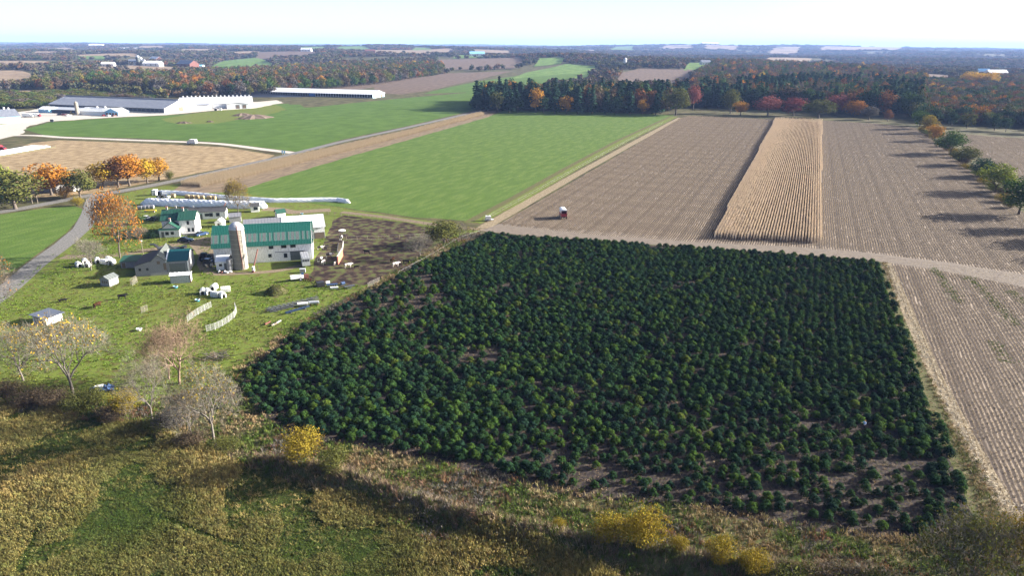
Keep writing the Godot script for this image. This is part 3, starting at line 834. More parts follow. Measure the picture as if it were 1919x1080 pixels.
func woods() -> void:
	wood("autumn wood behind the dairy barns", [-638.5, -974.9, -674.1, -1105.3, -582.3, -1216.4, -518.3, -1491.5, -468, -1616.2, -323.3, -1857.2, -167.3, -1734.2, -142.6, -1522.4, -219.7, -1158.8, -269.2, -1025.7, -308.8, -919.6, -315.1, -899, -358.2, -875.9, -409.3, -890.3, -449.4, -906.3, -564.5, -994.7, -601.6, -933.3], 10.0, {"dark": 2, "olive": 4, "brown": 5, "grey": 2, "rust": 2, "orange": 0.4, "green": 2, "yellow": 0.2}, 14.0, 23.0)
	edge([-434.1, -888, -351.1, -858.3, -308.7, -880.4, -302.4, -900.2, -258.9, -1014.3, -214, -1128.4, -140.2, -1496.2], 12.0, [["mid", "olive"], ["mid", "brown"], ["mid", "grey"], ["mid", "dark"], ["mid", "rust"], ["mid", "olive"], ["mid", "green"]], 13.0, 20.0, "on the near rim of the wood behind the white barns", "trees on the near rim of the wood behind the white barns")
	wood("low olive trees in an orchard left of the grey barn", [-713.1, -881.3, -622.7, -889.8, -563, -857.3, -530.7, -898.6, -397.6, -811.7, -387.6, -781.4, -492.3, -811.7, -490.9, -780.4, -442, -696.5, -476.7, -676.4, -547, -671.4], 8.0, {"olive": 4, "grey": 1, "green": 1.5, "brown": 1}, 5.0, 8.5)
	wood("dark pine windbreak beyond the green field", [-36.8, -701.9, 142.7, -675, 175.3, -741.7, 193.5, -820.8, -33.8, -818], 8.0, {"dark": 4, "olive": 2, "rust": 1.5, "brown": 2, "orange": 0.6, "green": 1}, 16.0, 28.0, 0.42)
	edge([-38.5, -696, 9.2, -682.3, 68, -670, 133.1, -663.9], 11.0, [["mid_pine", "pine"], ["mid_pine", "pine"], ["mid_pine", "pine"], ["mid", "dark"], ["mid", "olive"], ["mid", "brown"], ["mid", "amber"]], 15.0, 27.0, "at the far end of the green field", "trees at the far end of the green field")
	wood("mixed pine and autumn wood beyond the corn", [184, -755.4, 239.1, -746.4, 354.1, -662.9, 345.4, -619.7, 433.6, -539.5, 732.4, -925.7, 516.2, -976.1, 461.1, -1063.2, 311.4, -978.4, 214.8, -872.2], 8.5, {"dark": 4, "olive": 2, "brown": 3, "grey": 1, "rust": 2, "green": 2, "orange": 0.4}, 16.0, 27.0, 0.42)
	wood("autumn hardwood beyond the pine wood", [226.4, -949.2, 484.7, -1118.6, 540.4, -1022.7, 756.5, -956.8, 1852.7, -2374, 1022.7, -1512.4, 752.9, -1273.4, 649.8, -1278.8, 756, -1524.3, 643.3, -1954.5, 482.9, -1775.7, 298.3, -1219.8], 11.0, {"dark": 2, "olive": 3, "brown": 5, "rust": 2.5, "orange": 0.8, "green": 2, "yellow": 0.3, "grey": 2}, 15.0, 24.0)
	edge([190.8, -749.3, 237.1, -739.9, 291.5, -713.2, 348.8, -652.6], 13.0, [["mid_pine", "pine"], ["mid", "dark"], ["mid", "dark"], ["mid", "rust"], ["mid", "brown"]], 19.0, 27.0, "on the wood's edge behind the red trees", "trees on the wood's edge behind the red trees")
	edge([328.9, -605.6, 352.7, -570.8, 381.9, -540.1, 409, -512.5], 12.0, [["mid", "dark"], ["mid", "olive"], ["mid", "dark"], ["mid", "brown"], ["mid", "green"]], 12.0, 17.0, "on the dark wood's edge at the far right", "trees on the dark wood's edge at the far right")
	# the country beyond: woods and hedges on the hills, fields left open
	var near_open := []
	for f in [[[-468.1, -463, -598.1, -703.3, -476.7, -676.4, -439.5, -696.7, -492.3, -811.7, -391.9, -812.1, -296.3, -881.6, -139.9, -1470.5, -2.3, -1630.8, 150.6, -1513.4, 36.5, -1045, -29.3, -708.4, 160.3, -676.2, 179, -723.2, 225.6, -702.9, 336.1, -628.1, 437.8, -539.7, 472.8, -411.4, 81.2, -53.3, -80.5, -52.2, -438.7, -374.6]], [[-756, -1538, -821.8, -1724.8, -726.1, -1862.8, -633.2, -1652.9]]]:
		near_open.append(area(f[0]))
	var spots := []
	var cols := []
	for i in lib.far.size():
		spots.append([]); cols.append([])
	var palette := ["olive", "brown", "brown", "grey", "dark", "dark", "dark", "green", "olive", "brown", "rust", "grey", "dark"]
	var r := 900.0
	while r < 30000.0:
		var size := clampf(r * 0.0085, 11.0, 150.0)
		var step := size * (0.92 if r < 5000.0 else 1.0)
		var a := -0.74
		while a < 0.74:
			a += step / r * rng.randf_range(0.7, 1.3)
			var p := Vector2(sin(a), -cos(a)) * (r + rng.randf_range(-0.5, 0.5) * step)
			var lot := hill_noise.get_noise_2d(p.x * 3.1 + 4000.0, p.y * 2.2)
			if r > 1500.0 and lot > 0.26 and rng.randf() < 0.97: continue
			if r < 1700.0 and lot < -0.1 and rng.randf() < 0.75: continue
			if inside(p, open_land) or (rng.randf() < 0.85 and inside(p * (1.0 + 140.0 / r), open_land)) or inside(p, wood_areas) or inside(p, near_open): continue
			var k := size / 12.0
			var patch := hill_noise.get_noise_2d(p.x * 6.0, p.y * 6.0 + 3000.0)
			var name_: String = palette[rng.randi() % palette.size()] if rng.randf() < 0.55 else (["dark", "olive", "brown", "grey", "rust"][clampi(int((patch + 0.5) * 5.0), 0, 4)])
			var n: int = rng.randi() % lib.far.size()
			spots[n].append(at3(p, k * rng.randf_range(0.8, 1.15), rng.randf_range(8.0, 15.0) / 14.0 * (1.0 if r < 6000.0 else 1.25)))
			cols[n].append(jit(TINT[name_].lerp(TINT.brown, 0.35), 0.22))
		r += step * 0.95
	for i in lib.far.size():
		stuff("distant_woodland", "hazy autumn woods and hedges on the hills far behind", "wood", lib.far[i], leafy("wood_leaves"), spots[i], cols[i])

func rows(areas: Array, holes: Array, pitch: float, seg: float, wob: float, keep := 1.0) -> Array:
	# transforms of row pieces laid end to end along the rows
	var out := []
	var turn := atan2(-ROW.y, ROW.x) - PI / 2.0
	for a in areas:
		var lo := Vector2(1e9, 1e9)
		var hi := -lo
		for p: Vector2 in a[0]:
			var q := Vector2(p.dot(ACROSS), p.dot(ROW))
			lo = lo.min(q); hi = hi.max(q)
		var x := (floorf(lo.x / pitch) + 0.5) * pitch
		while x < hi.x:
			var y := lo.y + rng.randf() * seg
			while y < hi.y:
				var s := x + wob * hill_noise.get_noise_2d(y * 14.0, 50.0 + x * 0.2)
				var p := ACROSS * s + ROW * y
				if Geometry2D.is_point_in_polygon(p, a[0]) and rng.randf() < keep and not inside(p, holes):
					out.append(Transform3D(Basis(Vector3.UP, turn).scaled_local(Vector3(1, rng.randf_range(0.85, 1.12), 1)), Vector3(p.x, 0.03, p.y)))
				y += seg
			x += pitch
	return out

func split(all: Array, n: int) -> Array:
	var out := []
	for i in n: out.append([])
	for t in all: out[rng.randi() % n].append(t)
	return out

func corn_mesh(seg: float, stalks: int, h: float) -> ArrayMesh:
	var m := MB.new()
	for i in stalks:
		var z := seg * ((i + rng.randf() * 0.7) / stalks - 0.5)
		var b := Vector3(rng.randf_range(-0.05, 0.05), 0, z)
		var l := h * rng.randf_range(0.85, 1.08)
		var lean := Vector3(rng.randf_range(-0.08, 0.08), 1, rng.randf_range(-0.08, 0.08)).normalized()
		var k := rng.randf_range(0.75, 1.2)
		m.col = Color(k * 0.75, k * 0.7, k * 0.62)
		m.tube(b, b + lean * l, 0.018, 0.01, 3, false)
		m.col = Color(k, k * rng.randf_range(0.94, 1.0), k * rng.randf_range(0.88, 1.0))
		for j in 7:
			var y := l * (0.25 + 0.11 * j) * rng.randf_range(0.95, 1.05)
			var a := rng.randf() * TAU
			var o := Vector3(cos(a) * 0.34, 0, sin(a))
			var s := o.cross(Vector3.UP).normalized() * 0.04
			var p := b + lean * y
			var q := p + o * 0.27 + Vector3(0, 0.12, 0)
			m.quad(p - s, q - s, q + s, p + s); m.tri(q - s, q + o * 0.2 + Vector3(0, -0.34, 0), q + s)
		var t := b + lean * l
		for j in 5:
			m.tri(t + Vector3(-0.03, 0, 0), t + Vector3(rng.randf_range(-0.12, 0.12), 0.22, rng.randf_range(-0.2, 0.2)), t + Vector3(0.03, 0, 0.02))
	return m.mesh()

func stubble_mesh(seg: float) -> ArrayMesh:
	# cut stalks in a row with leaves and husks lying about
	var m := MB.new()
	for i in int(seg * 6.0):
		var b := Vector3(rng.randf_range(-0.05, 0.05), 0, seg * (rng.randf() - 0.5))
		var k := rng.randf_range(0.6, 1.2)
		m.col = Color(k, k * 0.93, k * 0.8)
		m.tube(b, b + Vector3(rng.randf_range(-0.08, 0.08), rng.randf_range(0.12, 0.3), rng.randf_range(-0.08, 0.08)), 0.022, 0.018, 3, false)
	for i in int(seg * 4.0):
		var k := rng.randf_range(0.55, 1.35)
		m.col = Color(k, k * 0.94, k * 0.82)
		m.leaf(Vector3(rng.randfn(0.0, 0.09), rng.randf_range(0.02, 0.09), seg * (rng.randf() - 0.5)), (Vector3.UP + sphere_dir() * 0.5).normalized(), rng.randf_range(0.15, 0.45), rng.randf() * TAU, 0.25)
	return m.mesh()

func fields_cover() -> void:
	# standing corn
	var husk := leafy("dry_corn", Color(0.66, 0.57, 0.46), 0.08)
	var corn := split(rows([area(corn_area)], [], 0.92, 2.5, 0.1), 3)
	for i in 3:
		stuff("standing_corn", "block of standing dry corn between the stubble fields", "corn", corn_mesh(2.5, 17, 2.15), husk, corn[i])
	var strip := split(rows([area([-147, -312.4, -147.5, -320.1, -104.5, -436.8, -73.9, -522.6, -30.2, -668.7, -25.6, -653.4, -68.4, -509.9, -98.9, -412.4, -123, -339.1, -135.6, -307.8])], [], 0.92, 2.5, 0.3), 2)
	for i in 2:
		stuff("standing_corn", "narrow strip of standing dry corn beside the road", "corn", corn_mesh(2.5, 13, 2.1), leafy("pale_corn", Color(0.52, 0.44, 0.33), 0.1), strip[i])
	# corn stubble and chopped residue
	var straw := leafy("straw", Color(0.34, 0.28, 0.20), 0.1)
	var st := rows([area(stubble_area), area(right_area), area(beyond_area)], [area(corn_area), area([-10.1, -236.2, -4.7, -243.9, 64.3, -224, 100.9, -215.8, 127.2, -202.9, 161.1, -178.1, 149.5, -163.7, 123, -190.3, 87.7, -207.7, -7.5, -229.8])], 0.76, 3.0, 0.0, 0.97)
	var bits := split(st, 4)
	for i in 4:
		stuff("corn_stubble", "rows of cut corn stalks and husks in the stubble fields", "stubble", stubble_mesh(3.0), straw, bits[i])
	# pale drifts of husks at the right field's edge and scattered litter on the headlands
	var drift := []
	var line := poly([109.3, -198.2, 94.7, -159.1, 84.1, -130.3, 75.1, -104.9, 70.7, -90.8, 67.2, -79.1, 64.3, -69.5])
	for i in line.size() - 1:
		var l := line[i].distance_to(line[i + 1])
		for j in int(l * 9.0):
			var p := line[i].lerp(line[i + 1], rng.randf()) + Vector2(rng.randfn(0.0, 0.55), rng.randfn(0.0, 0.3))
			drift.append(at3(p, rng.randf_range(0.8, 1.6), rng.randf_range(0.7, 1.6)))
	var chips := MB.new()
	for i in 9:
		var k := rng.randf_range(0.8, 1.3)
		chips.col = Color(k, k * 0.95, k * 0.86)
		chips.leaf(Vector3(rng.randfn(0, 0.14), rng.randf_range(0.03, 0.16), rng.randfn(0, 0.14)), (Vector3.UP + sphere_dir() * 0.8).normalized(), rng.randf_range(0.15, 0.4), rng.randf() * TAU, 0.3)
	stuff("husk_drift", "pale drift of corn husks along the right edge of the crop", "husks", chips.mesh(), leafy("pale_husk", Color(0.56, 0.50, 0.41), 0.1), drift)
	var litter := []
	for a in [area([-10.1, -236.2, -4.7, -243.9, 63.6, -221.3, 100.3, -214.6, 146.9, -186, 149.5, -163.7, 123, -190.3, 87.7, -207.7, -7.5, -229.8])]:
		for p: Vector2 in scatter(a, 0.8): litter.append(at3(p, rng.randf_range(0.6, 1.2), 0.7))
	stuff("husk_litter", "husks littering the headland track beyond the crop", "husks", chips.mesh(), straw, litter)
	# volunteer grass in streaks between the rows of the near right field
	var green := []
	var gt := []
	for l in [[121, -195.3, 116.6, -181.7, 110.8, -165.7], [126.4, -188.4, 122.9, -175.2, 118.2, -159.8, 114.9, -150.2], [103.8, -141.5, 99.5, -130.5], [129.7, -175.3, 126.8, -165.2]]:
		var q := poly(l)
		for i in q.size() - 1:
			for j in int(q[i].distance_to(q[i + 1]) * 9.0):
				green.append(at3(q[i].lerp(q[i + 1], rng.randf()) + ACROSS * rng.randfn(0.0, 0.9), rng.randf_range(0.6, 1.2), rng.randf_range(0.3, 0.7)))
				gt.append(jit(Color(0.10, 0.15, 0.03), 0.3))
	stuff("volunteer_grass", "green streaks of volunteer grass in the near right stubble", "grass", tuft_mesh(12, 0.35, 0.6, 0.07, 0.0), leafy("grass"), green, gt)
	crop()
	grasses()

func crop() -> void:
	var a := area(bush_area)
	var spots := []
	var lo := Vector2(1e9, 1e9)
	var hi := -lo
	for p: Vector2 in a[0]:
		var q := Vector2(p.dot(ACROSS), p.dot(ROW))
		lo = lo.min(q); hi = hi.max(q)
	var x := lo.x
	while x < hi.x:
		var y := lo.y
		while y < hi.y:
			var p: Vector2 = ACROSS * (x + rng.randfn(0.0, 0.26)) + ROW * (y + rng.randfn(0.0, 0.42))
			y += 1.5
			if not Geometry2D.is_point_in_polygon(p, a[0]): continue
			# thinner towards the near right corner and the left rim
			var thin := clampf(1.0 - p.distance_to(Vector2(36, -82)) / 40.0, 0.0, 1.0)
			var n := hill_noise.get_noise_2d(p.x * 55.0, p.y * 55.0)
			if rng.randf() < 0.05 + thin * 0.34 + maxf(0.0, n - 0.2) * 1.2: continue
			if Geometry2D.is_point_in_polygon(p, gap_poly) and rng.randf() < 0.55: continue
			if p.distance_to(person_at) < 1.3: continue
			spots.append(p)
		x += 1.6
	spots.sort_custom(func(q, w): return q.y > w.y)
	var tops := Vector2(0, 0)
	spots.sort_custom(func(q, w): return q.length_squared() < w.length_squared())
	var meshes := []
	for i in 6: meshes.append(bush_mesh(rng.randf_range(2.1, 2.4), rng.randf_range(1.45, 1.75), rng.randi_range(9, 13), 640, 0.26))
	var tones := [Color(0.018, 0.043, 0.017), Color(0.025, 0.056, 0.016), Color(0.042, 0.080, 0.015), Color(0.014, 0.035, 0.021), Color(0.019, 0.047, 0.019)]
	var ms := []
	for i in tones.size(): ms.append(leafy("crop_leaves_%d" % i, tones[i], 0.2))
	var rest := [[], [], [], [], [], []]
	var cols := [[], [], [], [], [], []]
	for i in spots.size():
		var p: Vector2 = spots[i]
		var k := rng.randf_range(0.6, 1.08) * (0.88 if p.distance_to(Vector2(38, -84)) < 26.0 else 1.0)
		if i < 300:
			var b := part(self, numbered("crop_bush"), meshes[rng.randi() % 6], ms[rng.randi() % ms.size()])
			b.transform = at3(p, k, k * rng.randf_range(0.85, 1.15))
			b.position.y = 0.03
			tag(b, "dark green leafy crop bush in the nearest rows of the crop field", "bush", "nearest bushes of the crop field")
		else:
			var n := rng.randi() % 6
			rest[n].append(at3(p, k * 1.06, k * rng.randf_range(0.85, 1.15)))
			cols[n].append(jit(tones[rng.randi() % tones.size()], 0.25) if rng.randf() > 0.03 else jit(Color(0.065, 0.095, 0.018), 0.2))
	for i in 6:
		stuff("crop_bushes", "dark green leafy bushes filling the crop field", "bushes", meshes[i], leafy("crop_leaves", Color.WHITE, 0.2), rest[i], cols[i])

var person_at := Vector2(58.32, -103.65)
var gap_poly := poly([-36.9, -172.2, -24.3, -193.3, -18.4, -179, -11.6, -162.7, -24.9, -155.2, -37.6, -145.2, -45.3, -139.1, -44, -151.5])

func grasses() -> void:
	# tall dry meadow grass in the foreground
	var tall := []
	var tint := []
	for i in 4:
		tall.append([]); tint.append([])
	var hole := [area([-59, -68.5, -61.7, -77.3, -61, -77.3, -57.4, -68.5]), area([-58.9, -87.4, -47.1, -80.2, -33.2, -73.4, -33.2, -72.6, -47.2, -79.1, -58.8, -86.5])]
	for p: Vector2 in scatter(area(meadow_area), 0.36):
		var n := hill_noise.get_noise_2d(p.x * 70.0, p.y * 70.0)
		var g := hill_noise.get_noise_2d(p.x * 24.0 + 500.0, p.y * 24.0)
		var low := n < -0.1 + 0.06 * g and rng.randf() < 0.85 or inside(p, hole)     # trodden and mown spots: short green blades
		var back := clampf((p.y + 132.0) / 24.0, 0.0, 1.0)    # short green grass towards the hedge
		var dry := clampf(0.36 + g * 1.3 + back * 0.36, 0.0, 1.0) * clampf(back * 2.2, 0.05, 1.0)
		var i := rng.randi() % 4
		if low: dry *= 0.12
		var c := Color(0.048, 0.078, 0.016).lerp(Color(0.24, 0.195, 0.075), dry)
		tall[i].append(at3(p, rng.randf_range(0.8, 1.35), rng.randf_range(0.55, 1.15) * (0.32 + 0.85 * dry) * (1.0 + n)))
		tint[i].append(jit(c, 0.42))
	for i in 4:
		stuff("meadow_grass", "tall dry golden grass of the meadow in the foreground", "grass", tuft_mesh(13, 0.85, 0.5, 0.05, 0.55), leafy("grass", Color.WHITE, 0.35), tall[i], tint[i])
	# weeds of the verge between meadow and crop
	var weeds := []
	var wt := []
	for i in 3:
		weeds.append([]); wt.append([])
	var kinds := [Color(0.20, 0.145, 0.085), Color(0.27, 0.21, 0.12), Color(0.075, 0.105, 0.026), Color(0.09, 0.13, 0.028), Color(0.16, 0.095, 0.06), Color(0.13, 0.115, 0.10)]
	for p: Vector2 in scatter(area(verge_area), 0.62):
		var n := hill_noise.get_noise_2d(p.x * 80.0 + 100.0, p.y * 80.0)
		if rng.randf() < 0.28 - n * 0.5: continue
		var g := hill_noise.get_noise_2d(p.x * 50.0 + 900.0, p.y * 50.0)
		var c: Color = kinds[clampi(int((g + 0.45) * 6.6 + rng.randf_range(-1.2, 1.2)), 0, 5)]
		var i := rng.randi() % 3
		weeds[i].append(at3(p, rng.randf_range(0.7, 1.7), rng.randf_range(0.5, 1.35)))
		wt[i].append(jit(c, 0.28))
	for i in 3:
		stuff("verge_weeds", "brown and green weeds on the rough verge round the crop", "weeds", tuft_mesh(15, 0.75, 0.75, 0.06, 0.2), leafy("grass"), weeds[i], wt[i])
	# weeds among the crop rows and on the strip at its right rim
	var low := []
	var lt := []
	for p: Vector2 in scatter(area(crop_area), 0.9, 0.7):
		low.append(at3(p, rng.randf_range(0.5, 1.3), rng.randf_range(0.25, 0.7))); lt.append(jit([Color(0.20, 0.15, 0.10), Color(0.07, 0.10, 0.026), Color(0.10, 0.085, 0.05), Color(0.25, 0.19, 0.12)][rng.randi() % 4], 0.3))
	for p: Vector2 in scatter(area([108.5, -199.8, 92.4, -157.3, 81.6, -127.8, 72.9, -104.9, 67.1, -89.4, 62.6, -79, 59.9, -68.6, 63.7, -68.6, 67.2, -80.7, 70.9, -93, 74.8, -106.7, 81.9, -127.8, 92.4, -157.3, 109.8, -199.8]), 0.55):
		low.append(at3(p, rng.randf_range(0.7, 1.6), rng.randf_range(0.4, 1.1))); lt.append(jit([Color(0.24, 0.18, 0.11), Color(0.19, 0.135, 0.085), Color(0.28, 0.23, 0.15), Color(0.09, 0.10, 0.03)][rng.randi() % 4], 0.25))
	stuff("crop_weeds", "low dry weeds between the crop bushes and on their right rim", "weeds", tuft_mesh(14, 0.55, 0.7, 0.06, 0.1), leafy("grass"), low, lt)
	# brown brush line between meadow and verge
	var brush := []
	var bt := []
	var line := poly([-42.7, -95.4, -33.2, -91.1, -23.7, -87.8, -14.5, -82.9, -4, -78.4, 3, -75.8, 9.6, -73.3, 22.3, -70.5, 33.3, -68.8, 43.3, -68.5])
	for i in line.size() - 1:
		for j in int(line[i].distance_to(line[i + 1]) * 10.0):
			var p := line[i].lerp(line[i + 1], rng.randf()) + Vector2(rng.randfn(0, 0.6), rng.randfn(0, 0.9))
			brush.append(at3(p, rng.randf_range(0.8, 1.7), rng.randf_range(0.6, 1.5)))
			bt.append(jit([Color(0.17, 0.13, 0.095), Color(0.22, 0.17, 0.11), Color(0.16, 0.125, 0.095), Color(0.10, 0.11, 0.035)][rng.randi() % 4], 0.25))
	stuff("brush", "brown grassy brush line between the meadow and the verge", "brush", tuft_mesh(16, 0.9, 0.7, 0.04, 0.15), leafy("grass"), brush, bt)
	# pasture clumps
	var pas := []
	var pt := []
	for i in 3:
		pas.append([]); pt.append([])
	var keep_out := [area([-56.3, -194.7, -65, -249.6, -61.1, -256.5, -19.8, -232.3, -26.3, -197.4, -37.9, -176.9, -51.1, -174.9]), area([-80.8, -182.4, -95.5, -220.8, -65.6, -235.5, -52.1, -182.9]), area([-104.6, -179.6, -116.4, -202.1, -100.2, -220.7, -83.9, -182.3]), area([-135.9, -201.6, -164.6, -275.9, -166.9, -284, -160.4, -276, -138, -226.6, -129.5, -196.3, -123.7, -164.5])]
	for p: Vector2 in scatter(area(pasture_area), 0.95):
		if inside(p, keep_out) or p.y < -240.0: continue
		var n := hill_noise.get_noise_2d(p.x * 85.0 + 50.0, p.y * 85.0)
		if rng.randf() < 0.35 - n: continue
		var i := rng.randi() % 3
		var g := hill_noise.get_noise_2d(p.x * 30.0 + 77.0, p.y * 30.0)
		pas[i].append(at3(p, rng.randf_range(0.8, 1.8), rng.randf_range(0.35, 1.0)))
		pt[i].append(jit(Color(0.105, 0.165, 0.022).lerp(Color(0.15, 0.13, 0.04), clampf(g * 1.8, 0.0, 1.0)), 0.38))
	for i in 3:
		stuff("pasture_grass", "green grass clumps of the farm pasture", "grass", tuft_mesh(13, 0.38, 0.9, 0.09, 0.0), leafy("grass"), pas[i], pt[i])

